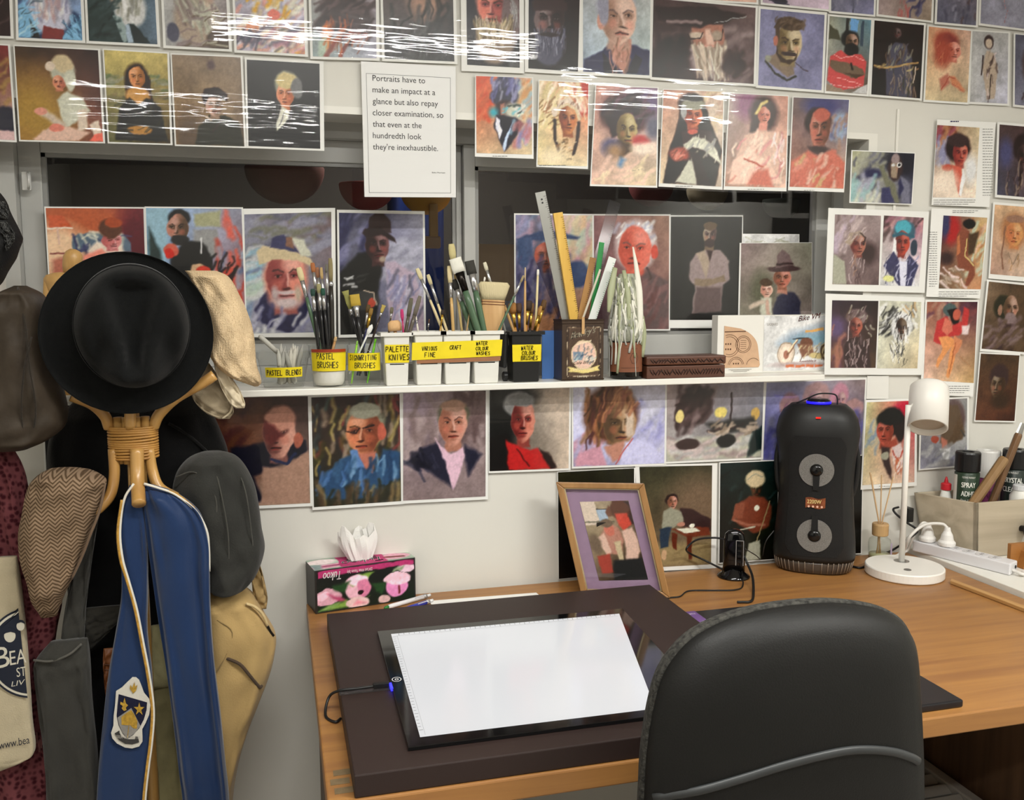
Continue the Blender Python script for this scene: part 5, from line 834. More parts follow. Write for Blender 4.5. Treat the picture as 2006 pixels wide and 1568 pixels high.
art_patch('front_print', [TF(.1, .1), TF(.94, .1), TF(.94, .96), TF(.1, .96)], '''b 4a3b30;p 6a5848 .02 .08 .04 .92 .04 .92 .96 .08 .96;p 58473a .02 .1 .06 .9 .06 .9 .94 .1 .94;l b9a890 .012 .04 .03 .96 .03 .97 .06 .97 .94 .94 .97 .06 .97 .03 .94 .03 .05 .05 .03
e .5 .56 .37 .28 caa888 .03;e .5 .56 .34 .26 dbb898 .03;p 789 .02 .2 .5 .5 .5 .46 .66 .2 .66;e .66 .66 .16 .07 dcd0b4;s 22 .12 .03 40 .2 .5 .8 .76 345 567 abb cba;s 14 .1 .03 85 .3 .34 .75 .5 987 567 ca9;p dcb870 .02 .04 .78 .2 .8 .5 .83 .8 .8 .97 .76 .9 .82 .97 .86 .8 .88 .5 .91 .2 .88 .04 .87 .12 .83;l e4d6b8 .03 .3 .36 .5 .32 .7 .29'''.replace('caa888', 'cb9').replace('dbb898', 'dba').replace('dcd0b4', 'dcb').replace('dcb870', 'dc8'), MATTE, tin, 5)
b = MB(); f2 = lambda u, v: np.array([tx0+u*W, ty0-.0012, tz-Ht+v*W])
text_on(b, "Bewley's", lambda u, v: f2(u, v+.24*(u-.3)), .2, .97, .60, .16, .4, 1., 1)
text_on(b, 'GROUND COFFEE', f2, .26, .235, .5, .045)
text_on(b, 'Select Best', f2, .4, .30, .22, .03)
text_on(b, '8.8oz 227g', f2, .36, .075, .24, .04)
b.build('lettering', mat('tin_cream', 'e8dcc0', .5), tin)
b = MB(); text_on(b, 'Cafe Blend', lambda u, v: f2(u, v+.05*(u-.3)), .27, .37, .5, .07, .35); b.build('ribbon_lettering', mat('tin_dark', '4a3424', .5), tin)
def ruler(label, tip, entry, y, wpx, M, thick=.0016, yt=None, ticks=None, name='ruler', dep=.11):
    base, a, d = rod(tip, entry, y, dep, yt); k = pxm(a[0], y); n = np.cross(d, (0, 1, 0)); n /= np.linalg.norm(n); f = np.cross(n, d)
    t = thing(name, base, label, 'ruler', 'rulers in the coffee tin')
    MB().obox((a+base)/2, n*wpx*k/2, f*thick/2, (a-base)/2).build('blade', M, t, bevel=.0004)
    if ticks:
        b = MB(); L = np.linalg.norm(a-base); q = .012; i = 0
        while q < L-.02:
            ln = (wpx*k)*(.3 if i % 5 == 0 else .18)
            for s in (-1,):
                c = a-d*q+n*s*(wpx*k/2-ln/2)-f*thick*.7*(1 if f[1] > 0 else -1); b.obox(c, n*ln/2, f*.0001, d*.0004)
            q += .005; i += 1
        o = b.build('graduations', mat('ticks_'+ticks, ticks, .6), t); o['kind'] = 'stuff'
    return t, a, d, n, f, k
_, a, d, n, f, k = ruler('long steel ruler with two holes in the coffee tin', (1058, 376), (1107, 610), -.03, 21, mat('ruler_steel', 'a9a9a4', .32, .75), ticks='333')
for q in (.018, .026):
    c = a-d*q; b = MB(); b.lathe([(.0022, -.0018), (.0022, .0018)], c, 12, f); b.build('hole', BPL, _)
ruler('wooden yellow triangular scale ruler in the coffee tin', (1092, 417), (1122, 610), -.036, 19, wood('scale_wood', 'c99a3c', 'e0b85a', 'z', .35), .009, ticks='4a3414')
PLX = film('ruler_clear', .12, 0, (.78, .76, .76), f0=1.25)
ruler('tall clear plastic ruler leaning right in the coffee tin', (1205, 395), (1146, 610), -.018, 24, PLX, ticks='444', yt=.03)
ruler('short clear plastic ruler leaning left in the coffee tin', (1061, 512), (1100, 612), -.012, 22, PLX, ticks='444')
ruler('brown wooden ruler leaning right in the coffee tin', (1162, 505), (1140, 610), -.04, 13, wood('ruler_brown', '8a6030', 'a87c44', 'z', .45), ticks='3a2410')
ruler('green plastic ruler in the coffee tin', (1179, 475), (1161, 610), -.028, 11, mat('ruler_green', '2f8a48', .35), ticks='0c3018')
ruler('white ruler with green stripes leaning right in the coffee tin', (1200, 505), (1166, 608), -.036, 16, mat('ruler_white', 'e4e8e4', .35), ticks='208050')
ruler('narrow aluminium edge strip in the coffee tin', (1176, 528), (1147, 610), -.05, 4, mat('ruler_alu', 'd8d0c0', .3, .5))
# hanging wooden tag on the tin
p = ony(1142, 612, -.0665)
MB().box(p[0]-.0035, -.0692, SH+.112, p[0]+.0035, -.0678, SH+.152).build('paper_tab', mat('tab_tan', 'c29a68', .6), tin)
# --- wax covered bottle
c = pot_xyz(1226, -.04); bt = thing('wax_bottle', c, 'dark bottle with a brown label buried under candle wax drips', 'bottle')
r = .0405
MB().lathe([(r*.8, 0), (r*.97, .003), (r, .010), (r, .118), (r*.9, .135), (r*.62, .165), (r*.4, .195), (r*.36, .232), (r*.42, .236), (r*.42, .244), (r*.3, .246)], c, 36).build('glass', mat('bottle_dark', '14100c', .12), bt, smooth=True)
fn = cone_fn(c, r, r, 1, .0008)
wrap(fn, -.05, .052, .018, .090, 30).build('label', mat('bottle_label', '7c4c34', .6, vary=.08, vscale=40), bt, smooth=True)
b = MB(); f2 = cone_fn(c, r, r, 1, .0013)
for (u0, v0, u1, v1) in ((-.012, .028, .034, .0288), (.0, .075, .03, .0756)): b.grid([[f2(u0+(u1-u0)*j/6, v) for j in range(7)] for v in (v0, v1)])
hexa = [(.021+.011*math.cos(math.pi/3*i), .052+.014*math.sin(math.pi/3*i)) for i in range(7)]
for (u0, v0), (u1, v1) in zip(hexa[:-1], hexa[1:]):
    L = math.hypot(u1-u0, v1-v0); nx, ny = -(v1-v0)/L*.0005, (u1-u0)/L*.0005
    b.add([f2(u0+nx, v0+ny), f2(u0-nx, v0-ny), f2(u1-nx, v1-ny), f2(u1+nx, v1+ny)], [(0, 1, 2, 3)])
b.build('label_print', mat('label_ink', '3a2014', .6), bt)
def bot_r(z): return float(np.interp(z, [0, .118, .135, .165, .195, .232, .25], [r, r, r*.9, r*.62, r*.4, r*.36, r*.42]))
rw = random.Random(5)
def wax_r(z): return float(np.interp(z, [.085, .10, .13, .17, .21, .245, .256], [r*1.0, r*1.06, r*1.04, r*.90, r*.74, r*.62, r*.5]))
wax = {'wax_white': ('e2e0d2', []), 'wax_sage': ('a3a886', []), 'wax_grey': ('b8b8b0', [])}
for i in range(210):
    a0 = rw.uniform(0, 6.28); key = rw.choice(['wax_white', 'wax_sage', 'wax_grey', 'wax_white', 'wax_grey']); z1 = rw.choice([.25, .24, .22, .19, .16, .13])*rw.uniform(.9, 1.02); z0 = max(.012, z1-rw.uniform(.025, .075))
    if i % 14 == 0: z0 = rw.uniform(.004, .05)
    P = []; R = []; n = 8; w = rw.uniform(.0012, .0034)
    for j in range(n):
        q = j/(n-1); z = z1+(z0-z1)*q; aa = a0+.10*math.sin(3*q+i); rr = (wax_r(z) if z > .085 else r*1.01)+.0012
        P.append((c[0]+rr*math.cos(aa), c[1]+rr*math.sin(aa), SH+z)); R.append(w*(1.1-.4*q)*(1+.3*math.sin(9*q+i)) if j < n-1 else w*.9)
    wax[key][1].append((P, R))
for key, (col, L) in wax.items():
    b = MB()
    for P, R in L: b.tube(P, R, 7)
    o = b.build('wax_drips', mat(key, col, .45, bump=.3, bscale=200), bt, smooth=True); o['kind'] = 'stuff'
MB().lathe([(wax_r(q_)*(1-.04*math.sin(q_*300)), q_) for q_ in np.linspace(.09, .256, 14)]+[(r*.3, .256)], c, 30).build('wax_coat', mat('wax_mixed', '9a9c8a', .5, vary=.6, vscale=90, bump=1., bscale=90, stretch=(1, 1, .3)), bt, smooth=True)
def slab(pts, w, col, name):
    P = [ony(px, py, -.075+dy) for px, py, dy in pts]; k = pxm(P[0][0], -.07)
    MB().tube(spline(P, 4), [k*v for v in np.interp(np.linspace(0, 1, (len(P)-1)*4+1), np.linspace(0, 1, len(w)), w)], 10, flat=.6).build(name, mat(col, wax[col][0]), bt, smooth=True)
slab([(1240, 484, .03), (1246, 520, .02), (1252, 570, .008), (1254, 620, .0), (1252, 668, -.002)], [1.5, 4.5, 7, 6, 3], 'wax_white', 'white_candle_run')
slab([(1222, 530, .02), (1230, 575, .005), (1233, 640, -.004)], [4, 6, 3], 'wax_sage', 'sage_candle_run')
slab([(1205, 525, .02), (1197, 570, .012), (1192, 612, .006)], [5, 8, 3], 'wax_sage', 'sage_candle_run')
slab([(1259, 620, .01), (1262, 655, .006), (1259, 700, .006)], [3, 5, 3], 'wax_sage', 'sage_candle_run')
# --- carved wooden box
cx0, cx1, cy0, cy1 = ony(1266, 735, -.075)[0], ony(1419, 735, -.075)[0], -.078, .0
cw = wood('carved_wood', '3a2016', '5a3524', 'x', .45)
cb = thing('carved_box', ((cx0+cx1)/2, -.04, SH), 'low dark wooden box with carved leaf bands', 'box')
MB().box(cx0, cy0, SH, cx1, cy1, SH+.031).build('base', cw, cb, bevel=.002)
MB().box(cx0-.002, cy0-.002, SH+.033, cx1+.002, cy1+.002, SH+.055).build('lid', cw, cb, bevel=.004)
b = MB(); rr = random.Random(2); dc = mat('carving', '2a140c', .5)
for zc, hh in ((SH+.0155, .009), (SH+.043, .006)):
    yy = cy0-(.002 if zc > SH+.03 else 0)
    q = cx0+.008
    while q < cx1-.008:
        s = 1 if rr.random() < .5 else -1
        b.tube([(q, yy-.0004, zc-hh*.8*s), (q+.004, yy-.0012, zc), (q+.009, yy-.0004, zc+hh*.7*s), (q+.011, yy-.0002, zc+hh*.2*s)], [.0006, .0014, .0012, .0005], 6); q += .0075
o = b.build('leaf_carving', dc, cb, smooth=True); o['kind'] = 'stuff'
# --- puzzle kit box
px0, px1, py0, py1, pz = ony(1404, 735, .012)[0], ony(1404, 735, .012)[0]+.335, .012, .045, SH+.152
pb = thing('puzzle_box', ((px0+px1)/2, .03, SH), 'white model kit box showing a wooden motorbike', 'box')
MB().box(px0, py0, SH, px1, py1, pz).build('carton', mat('carton_white', 'e6e4dd', .5), pb, bevel=.0015)
PW = px1-px0; PH = pz-SH
P2 = lambda u, v, o=.0008: np.array([px0+u*PW, py0-o, pz-v*PH])
art_patch('scene_print', [P2(.4, .02), P2(.995, .02), P2(.995, .97), P2(.4, .97)], '''b ddd ddd ccc ddd;p 9ab .12 .2 .5 .4 .3 .7 .2 1 .16 1 .6 .2 .62;p 8ab .1 .35 .5 .6 .34 1 .3 1 .55;p ccc .06 .1 .55 1 .6 1 .7 0 .66;e .34 .7 .13 .24 a98 .06;e .34 .7 .115 .21 dcb .06;e .34 .7 .085 .16 edc .06;e .34 .7 .04 .08 a76;l 865 .03 .36 .7 .5 .46;l edb .02 .38 .64 .5 .44;l 333 .018 .44 .42 .66 .41;e .64 .5 .1 .1 754;p 865 .02 .5 .52 .72 .54 .76 .74 .56 .76;s 16 .08 .015 60 .5 .56 .8 .78 543 cb9 a86 dc9;e .8 .74 .12 .06 cb8;e .96 .66 .1 .16 543;e .96 .66 .07 .12 cb9;s 10 .1 .015 40 .76 .5 1 .75 222 cb9 765;e .54 .9 .4 .05 baa .9;p c75 .008 .34 .9 .47 .9 .47 .95 .34 .95;p c75 .008 .49 .9 .62 .9 .62 .95 .49 .95;p c75 .008 .64 .9 .76 .9 .76 .95 .64 .95;p c75 .008 .78 .9 .9 .9 .9 .95 .78 .95;p da6 .01 .62 .26 .9 .22 .9 .27 .62 .3''', MATTE, pb, 9)
poly = [(.055, .18)]+[(.055+.295*math.sin(t), .18+.40*(1-math.cos(t))) for t in np.linspace(.5, 1.5, 9)]+[(.37, .86), (.36, .9), (.055, .9)]
MB().prism([P2(u, v) for u, v in poly], (0, -.0008, 0)).build('window_cutout', mat('plywood', 'cda887', .6, vary=.08, vscale=50), pb)
b = MB()
def ringl(cu, cv, ru, w=.004, a0=0, a1=6.283):
    n = 26
    for i in range(n):
        t0, t1 = a0+(a1-a0)*i/n, a0+(a1-a0)*(i+1)/n; q = []
        for t, s in ((t0, 1), (t0, 1-w/ru), (t1, 1-w/ru), (t1, 1)): q.append(P2(cu+ru*s*math.cos(t), cv+ru*s*PW/PH*math.sin(t), .0022))
        b.add(q, [(0, 1, 2, 3)])
for (cu, cv, ru, a0, a1) in ((.1, .52, .088, -2.0, 2.0), (.1, .52, .072, -2.0, 2.0), (.22, .5, .068, 0, 6.283), (.22, .5, .056, 0, 6.283), (.16, .87, .07, 3.3, 6.1), (.16, .87, .058, 3.3, 6.1), (.31, .87, .06, 3.3, 5.6)): ringl(cu, cv, ru, .0035, a0, a1)
for cu, cv in ((.07, .49), (.09, .49), (.11, .49), (.07, .58), (.09, .58), (.11, .58), (.14, .83), (.16, .83), (.18, .83)):
    b.add([P2(cu-.005, cv-.014, .0022), P2(cu-.005, cv+.014, .0022), P2(cu+.005, cv+.014, .0022), P2(cu+.005, cv-.014, .0022)], [(0, 1, 2, 3)])
for i in range(5):
    v = .43+.035*i; b.add([P2(.195, v, .0022), P2(.195, v+.006, .0022), P2(.245, v+.006, .0022), P2(.245, v, .0022)], [(0, 1, 2, 3)])
b.add([P2(.058, .275, .0022), P2(.058, .29, .0022), P2(.24, .285, .0022), P2(.24, .27, .0022)], [(0, 1, 2, 3)])
o = b.build('cut_lines', mat('laser_cut', '5a3c28', .7), pb); o['kind'] = 'stuff'
b = MB(); f3 = lambda u, v: np.array([px0+u*PW, py0-.0014, pz-PH+v*PW])
text_on(b, 'UGEARS', f3, .425, .37, .095, .022); b.build('maker_lettering', mat('grey_ink', '9a968e', .6), pb)
b = MB(); text_on(b, 'Bike VM', lambda u, v: f3(u, v+.14*(u-.7)), .70, .40, .2, .045, .35, 1., 1); text_on(b, 'Assemble it', lambda u, v: f3(u, v+.02*(u-.7)), .715, .075, .16, .018, .3); b.build('title_lettering', mat('title_red', '7a2a24', .6), pb)
b = MB()
for i in range(7):
    t = math.pi*(i-3)/7; u, v = .472+.022*math.sin(t), .425+.026*math.cos(t); u2, v2 = .472+.03*math.sin(t), .425+.034*math.cos(t)
    for s in (-1, 1): 
        a1 = t+s*.22; e1 = (.472+.022*math.sin(a1), .425+.026*math.cos(a1)); b.add([f3(*e1), f3(u2, v2), f3(u2+.001, v2+.001), f3(e1[0]+.001, e1[1]+.001)], [(0, 1, 2, 3)])
o = b.build('leaf_emblem', mat('grey_ink'), pb); o['kind'] = 'stuff'
b = MB()
for i in range(3): b.add([P2(.1+.02*i, .93+.018*i), P2(.1+.02*i, .938+.018*i), P2(.3-.02*i, .938+.018*i), P2(.3-.02*i, .93+.018*i)], [(0, 1, 2, 3)])
b.build('small_print', mat('grey_ink'), pb)['kind'] = 'stuff'
# --- lay figure
LW = wood('lay_wood', 'b98c50', 'cfa668', 'z', .4)
mq = pot_xyz(128, -.04); mq[0] = ony(128, 600, -.04)[0]
lf = thing('lay_figure', mq, 'small jointed wooden artist mannequin on the shelf', 'mannequin')
S = lambda px, py, y=-.04: ony(px, py, y)
h = S(141, 513); ax = np.array(S(146, 492)-S(134, 535)); ax /= np.linalg.norm(ax)
MB().lathe([(.004, -.027), (.012, -.024), (.0165, -.010), (.019, .006), (.0165, .018), (.010, .025), (.001, .027)], h, 20, ax, sy=1.05).build('head', LW, lf, smooth=True)
MB().lathe([(.008, 0), (.0085, .012), (.006, .016)], S(131, 540)-ax*.006, 14, ax).build('neck', LW, lf, smooth=True)
MB().lathe([(.020, -.05), (.024, -.02), (.034, .02), (.036, .032), (.020, .042), (.006, .044)], S(124, 575), 20, sy=.6).build('chest', LW, lf, smooth=True)
MB().lathe([(.001, -.012), (.009, -.009), (.012, 0), (.009, .009), (.001, .012)], S(99, 548), 16).build('shoulder_joint', LW, lf, smooth=True)
MB().lathe([(.006, -.042), (.0085, -.035), (.0095, 0), (.0085, .028), (.005, .034)], S(94, 573), 14, (.05, 0, 1)).build('upper_arm', LW, lf, smooth=True)
MB().lathe([(.001, -.012), (.009, -.009), (.012, 0), (.009, .009), (.001, .012)], S(152, 556), 16).build('shoulder_joint', LW, lf, smooth=True)
cz = S(124, 575); zz = SH
MB().lathe([(.02, 0), (.026, .02), (.022, .045)], (cz[0], -.04, zz+.13), 18, sy=.65).build('pelvis', LW, lf, smooth=True)
for s in (-1, 1): MB().tube([(cz[0]+s*.014, -.04, zz+.14), (cz[0]+s*.016, -.045, zz+.075), (cz[0]+s*.016, -.04, zz+.012)], [.010, .008, .006], 12).build('leg', LW, lf, smooth=True)
MB().lathe([(.04, 0), (.04, .010), (.037, .012)], (cz[0], -.04, zz), 28).build('stand', LW, lf, smooth=False)
MB().lathe([(.005, 0), (.007, .03), (.005, .05)], (cz[0]-.034, -.05, zz+.1), 12).build('forearm', LW, lf, smooth=True)
# ================================================================ things on the desk
def zq(px, py, z): return onz(px, py, z)
# --- drawing board and light pad
BZ = .785
bd = thing('drawing_board', (.47, -.5, DZ), 'dark brown drawing board lying on the desk', 'board')
BDM = mat('board_brown', '2a1d1a', .55, vary=.05, vscale=8)
MB().box(.088, -.880, DZ+.0005, .838, -.195, BZ).build('panel', BDM, bd, bevel=.002)
q = zq(625, 1354, BZ); q2 = zq(762, 1345, BZ)
MB().box(.0865, -.612, BZ+.0002, .187, -.585, BZ+.0008).build('tape', mat('silver_tape', '4a4544', .25, .5, bump=.6, bscale=60), bd)
pad = thing('light_pad', (.43, -.58, BZ), 'glowing white tracing light pad with a black border', 'light pad')
PT = .7915
Q = [np.array([.180, -.344]), np.array([.707, -.350]), np.array([.672, -.834]), np.array([.172, -.832])]
MB().prism([(p[0], p[1], BZ+.0005) for p in Q[::-1]], (0, 0, PT-BZ-.0005)).build('bezel', mat('pad_black', '0c0c0d', .08, spec=.6), pad, bevel=.0008)
I = [zq(766, 1243, PT), zq(1213, 1203, PT), zq(1284, 1389, PT), zq(823, 1445, PT)]
I = [np.array([p[0], p[1], PT+.0004]) for p in I]
MB().prism([I[0], I[3], I[2], I[1]], (0, 0, -.0003)).build('lit_panel', mat('pad_light', '777777', .12, spec=.5, emit='f4f6fa', estr=.58), pad)
b = MB()
def on(u, v): return (I[0]*(1-u)+I[1]*u)*(1-v)+(I[3]*(1-u)+I[2]*u)*v+np.array([0, 0, .0005])
for k in range(45):
    u = .03+k*.0215; h = .022 if k % 5 else .03; b.add([on(u, .004), on(u, h), on(u+.002, h), on(u+.002, .004)], [(0, 1, 2, 3)])
for k in range(36):
    v = .04+k*.026; h = .014 if k % 5 else .019; b.add([on(.003, v), on(.003, v+.003), on(h, v+.003), on(h, v)], [(0, 1, 2, 3)])
b.add([on(.022, .03), on(.022, .99), on(.0228, .99), on(.0228, .03)], [(0, 1, 2, 3)]); b.add([on(.02, .032), on(.02, .0335), on(.99, .0335), on(.99, .032)], [(0, 1, 2, 3)])
b.build('ruler_scale', mat('scale_grey', '77777a', .5), pad)['kind'] = 'stuff'
c = zq(777, 1332, PT); b = MB()
for r in (.0085, .0035):
    P = [(c[0]+r*math.cos(t), c[1]+r*math.sin(t)*1.15, PT+.0006) for t in np.linspace(0, 6.283, 24, endpoint=False)]; R2 = [(c[0]+(r-.0014)*math.cos(t), c[1]+(r-.0014)*math.sin(t)*1.15, PT+.0006) for t in np.linspace(0, 6.283, 24, endpoint=False)]
    b.add(P+R2, [(i, (i+1) % 24, 24+(i+1) % 24, 24+i) for i in range(24)])
b.build('touch_button', mat('button_white', 'ddd', .4), pad)
c = zq(768, 1344, PT); MB().box(.1728, c[1]-.012, BZ+.002, .1765, c[1]+.012, PT+.0006).build('power_light', mat('blue_led', '2222ff', .4, emit='2a2aff', estr=3.), pad)
CAB = mat('cable_black', '121212', .45)
cbl = thing('pad_cable', zq(700, 1358, BZ), 'black cable plugged into the left side of the light pad', 'cable')
MB().tube(spline([(.172, -.600, BZ+.006), (.12, -.602, BZ+.005), (.088, -.600, BZ+.004), (.070, -.585, BZ-.012), (.062, -.612, DZ+.003), (.076, -.640, DZ+.003), (.086, -.630, DZ+.003)], 6), .0024, 8).build('cord', CAB, cbl, smooth=True)
MB().obox((.158, -.600, BZ+.006), (.014, 0, 0), (0, .0045, 0), (0, 0, .004)).build('plug', CAB, cbl, bevel=.001)
# --- tissue box
A = np.array([.068, -.094]); e1 = np.array([.235, .046]); wd = np.linalg.norm(e1); e1 /= wd; e2 = np.array([-e1[1], e1[0]]); hd = .086; hz = .100
def tq(u, v, z): p = A+e1*u*wd+e2*v*hd; return np.array([p[0], p[1], DZ+.0005+z])
tz = thing('tissue_box', tq(.5, .5, 0), 'tissue box printed with pink tulips, upside down lettering', 'tissue box')
MB().prism([tq(0, 0, 0), tq(1, 0, 0), tq(1, 1, 0), tq(0, 1, 0)], (0, 0, hz)).build('carton', mat('carton_dark', '2a2624', .4), tz, bevel=.0008)
ofs = np.array([-e2[0], -e2[1], 0])*.0008
fr = [tq(.02, 0, hz-.002)+ofs, tq(.985, 0, hz-.002)+ofs, tq(.985, 0, .003)+ofs, tq(.02, 0, .003)+ofs]
art_patch('front_print', fr, '''b 222 222 232 232;p 8a6 .03 0 1 .1 .86 .24 .82 .2 1;e .1 .66 .14 .2 dab .1;e .06 .62 .06 .1 fcd .2;p b57 .03 .1 .6 .24 .7 .3 .84 .2 .8;e .4 .52 .13 .3 ebc .1;p 8a5 .02 .32 .42 .42 .2 .58 .2 .5 .4 .36 .5;e .42 .36 .1 .14 fde .2;e .47 .56 .07 .22 d8a .2;p 895 .02 .34 .78 .46 .88 .52 .78 .44 .92;e .43 .66 .03 .06 311;e .81 .62 .12 .28 e9c .1;e .82 .44 .14 .16 fcd .1;p fde .03 .72 .5 .94 .5 .86 .58 .78 .56;l 733 .02 .84 .64 .84 .82;p 353 .03 .54 .5 .7 .5 .66 .8 .6 .72;p 8a5 .03 .2 .92 .3 .78 .3 1 .1 1;e .4 .9 .12 .14 ecc .15;p e9a .03 .36 .96 .4 .84 .5 .94;e .68 .92 .06 .1 dbb .2;e .92 .2 .1 .1 ecd .2;p 9a8 .02 .78 .2 .9 .12 .86 .24 .76 .28;p 353 .03 .14 .4 .34 .36 .26 .6 .16 .5;p b46080 .01 0 0 1 0 1 .12 0 .17'''.replace('b46080', 'b47'), MATTE, tz, 21)
tp_ = [tq(.0, 1, hz)+(0, 0, .0008), tq(1, 1, hz)+(0, 0, .0008), tq(1, 0, hz)+(0, 0, .0008), tq(0, 0, hz)+(0, 0, .0008)]
art_patch('top_print', tp_, '''b aba;e .12 .3 .14 .24 edd;e .16 .75 .2 .2 dab .2;e .2 .74 .14 .08 a57;e .84 .2 .14 .16 fcd;e .82 .62 .16 .26 dab .2;l 733 .04 .72 .6 .9 .72;p 899 .03 0 .5 .1 .56 .08 .9 0 1;p b47 .01 .28 0 .74 0 .72 1 .26 1''', MATTE, tz, 22)
b = MB(); fF = lambda u, v: tq(.34-u, 0, hz-.026+v*wd*1.0)+ofs*1.6
def flipf(u0, z0): return lambda u, v: tq(u0-u, 0, z0-v*wd)+ofs*1.7
text_on(b, 'Tukoo', flipf(.25, .093), 0, 0, .17, .085, .25, 1., 1); text_on(b, '224 Soft White Tissues 3ply', flipf(.56, .091), 0, 0, .25, .03)
fT = lambda u0, v0: (lambda u, v: tq(u0-u, v0-v*wd/hd*1., hz)+np.array([0, 0, .0016]))
text_on(b, 'Tukoo', fT(.70, .50), 0, 0, .40, .13, .25, 1., 1)
b.build('lettering', mat('letter_white', 'f0e8ea', .5), tz)
MB().prism([tq(.36, .35, hz), tq(.66, .35, hz), tq(.66, .65, hz), tq(.36, .65, hz)], (0, 0, .001)).build('opening', mat('slot_dark', '5a3040', .7), tz)
TI = mat('tissue_paper', 'f0eeea', .9, trans=0.); G_ = []
n, mrow = 30, 12
for i in range(mrow+1):
    v = i/mrow; row = []
    for j in range(n):
        t = 2*math.pi*j/n; s = .025+.012*math.sin(min(1, v*1.2)*2.0); fold = 1+.16*math.sin(5*t+.8+v)*(.6+.6*v)+.12*math.sin(9*t+3*v)*(.5+.6*v)+.05*math.sin(14*t)
        p = tq(.5+(.0-.05*v)/1, .5, 0); top = .066+.014*math.sin(2*t+.5)+.010*math.sin(5*t+1)
        row.append(np.array([p[0]+e1[0]*s*math.cos(t)*fold*1.05+e2[0]*s*.45*math.sin(t)*fold, p[1]+e1[1]*s*math.cos(t)*fold+e2[1]*s*.45*math.sin(t)*fold, DZ+hz+.001+v*top]))
    G_.append(row)
b = MB(); b.rings(G_, cap=False); b.build('tissue', TI, tz, smooth=False, solid=.0008)
# --- pens
def pen(name, label, a, bb, col, tip, grp='pens by the tissue box'):
    a, bb = np.array(a), np.array(bb); d = (bb-a)/np.linalg.norm(bb-a); t = thing(name, a, label, 'pen', grp); L = np.linalg.norm(bb-a)
    MB().tube([a+d*.012, a+d*.02, bb-d*.02], [.0045, .0052, .0052], 12).build('barrel', mat('pen_'+col, col, .3), t, smooth=True)
    MB().tube([a, a+d*.004, a+d*.013], [.001, .0035, .0045], 12).build('tip', mat('pen_'+tip, tip, .35), t, smooth=True)
    MB().tube([bb-d*.021, bb-d*.012], .0056, 12).build('band', mat('pen_silver', 'b8b8b8', .3, .7), t, smooth=True)
    MB().tube([bb-d*.012, bb], [.0036, .0034], 12).build('button', mat('pen_white', 'ddd', .4), t, smooth=True)
    MB().obox(bb-d*.03+np.array([0, -.004, .004]), d*.016, np.array([.0006, .0014, 0]), np.array([0, 0, .0008])).build('clip', mat('pen_clip', 'cfcfd4', .3), t)
z0 = DZ+.006
pen('ballpoint_pen', 'white ballpoint pen with a green tip behind the drawing board', zq(752, 1192, z0), zq(843, 1166, z0), 'e8e8ea', '2c7a34')
pen('ballpoint_pen', 'white and blue ballpoint pen behind the drawing board', zq(786, 1193, z0)+np.array([0, -.012, 0]), zq(846, 1173, z0)+np.array([0, -.012, 0]), '2a34a0', 'ddd')
# white paper sheet
p = [zq(852, 1184, DZ+.001), zq(1050, 1166, DZ+.001), (.60, -.19, DZ+.001), (.335, -.19, DZ+.001)]
tag(MB().prism([(.335, -.185, DZ+.0003), (.60, -.185, DZ+.0003), (.59, -.085, DZ+.0003), (.33, -.075, DZ+.0003)], (0, 0, .0012)).build('paper_sheets', PAPER), 'thin stack of white paper tucked behind the drawing board', 'paper')
# --- photo frame
Fq = [np.array([.645, -.070, 1.018]), np.array([.842, -.142, 1.018]), zq(1312, 1170, DZ+.001)]; Fq.append(Fq[0]+Fq[2]-Fq[1])
FWD = wood('frame_oak', '8a6238', 'a87e4c', 'z', .4)
pf = thing('photo_frame', (Fq[2]+Fq[3])/2, 'wooden photo frame with a lilac mount leaning on the wall', 'photo frame')
nrm = np.cross(Fq[1]-Fq[0], Fq[3]-Fq[0]); nrm /= np.linalg.norm(nrm)
if nrm[1] > 0: nrm = -nrm
def fq(u, v, o=0.): return (Fq[0]*(1-u)+Fq[1]*u)*(1-v)+(Fq[3]*(1-u)+Fq[2]*u)*v+nrm*o
for (u0, v0, u1, v1, a, bq) in ((0, 0, 1, 0, (.075, .052), (.925, .052)), (1, 0, 1, 1, (.925, .052), (.925, .948)), (1, 1, 0, 1, (.925, .948), (.075, .948)), (0, 1, 0, 0, (.075, .948), (.075, .052))):
    b = MB(); o = [fq(u0, v0, 0), fq(u1, v1, 0), fq(*bq[:2], 0), fq(*a[:2], 0)]; b.prism(o, nrm*.016); b.build('rail', FWD, pf, bevel=.002)
MB().prism([fq(.07, .05), fq(.07, .95), fq(.93, .95), fq(.93, .05)], nrm*.002).build('mount_board', mat('mount_lilac', '9a7f9a', .7, vary=.06, vscale=60), pf)
b = MB()
for (u0, v0, u1, v1) in ((.075, .052, .925, .060), (.075, .94, .925, .948), (.075, .052, .09, .948), (.91, .052, .925, .948)): b.prism([fq(u0, v0, .010), fq(u0, v1, .010), fq(u1, v1, .010), fq(u1, v0, .010)], nrm*.002)
b.build('gilt_slip', mat('gilt', 'd8c49a', .3, .5), pf)
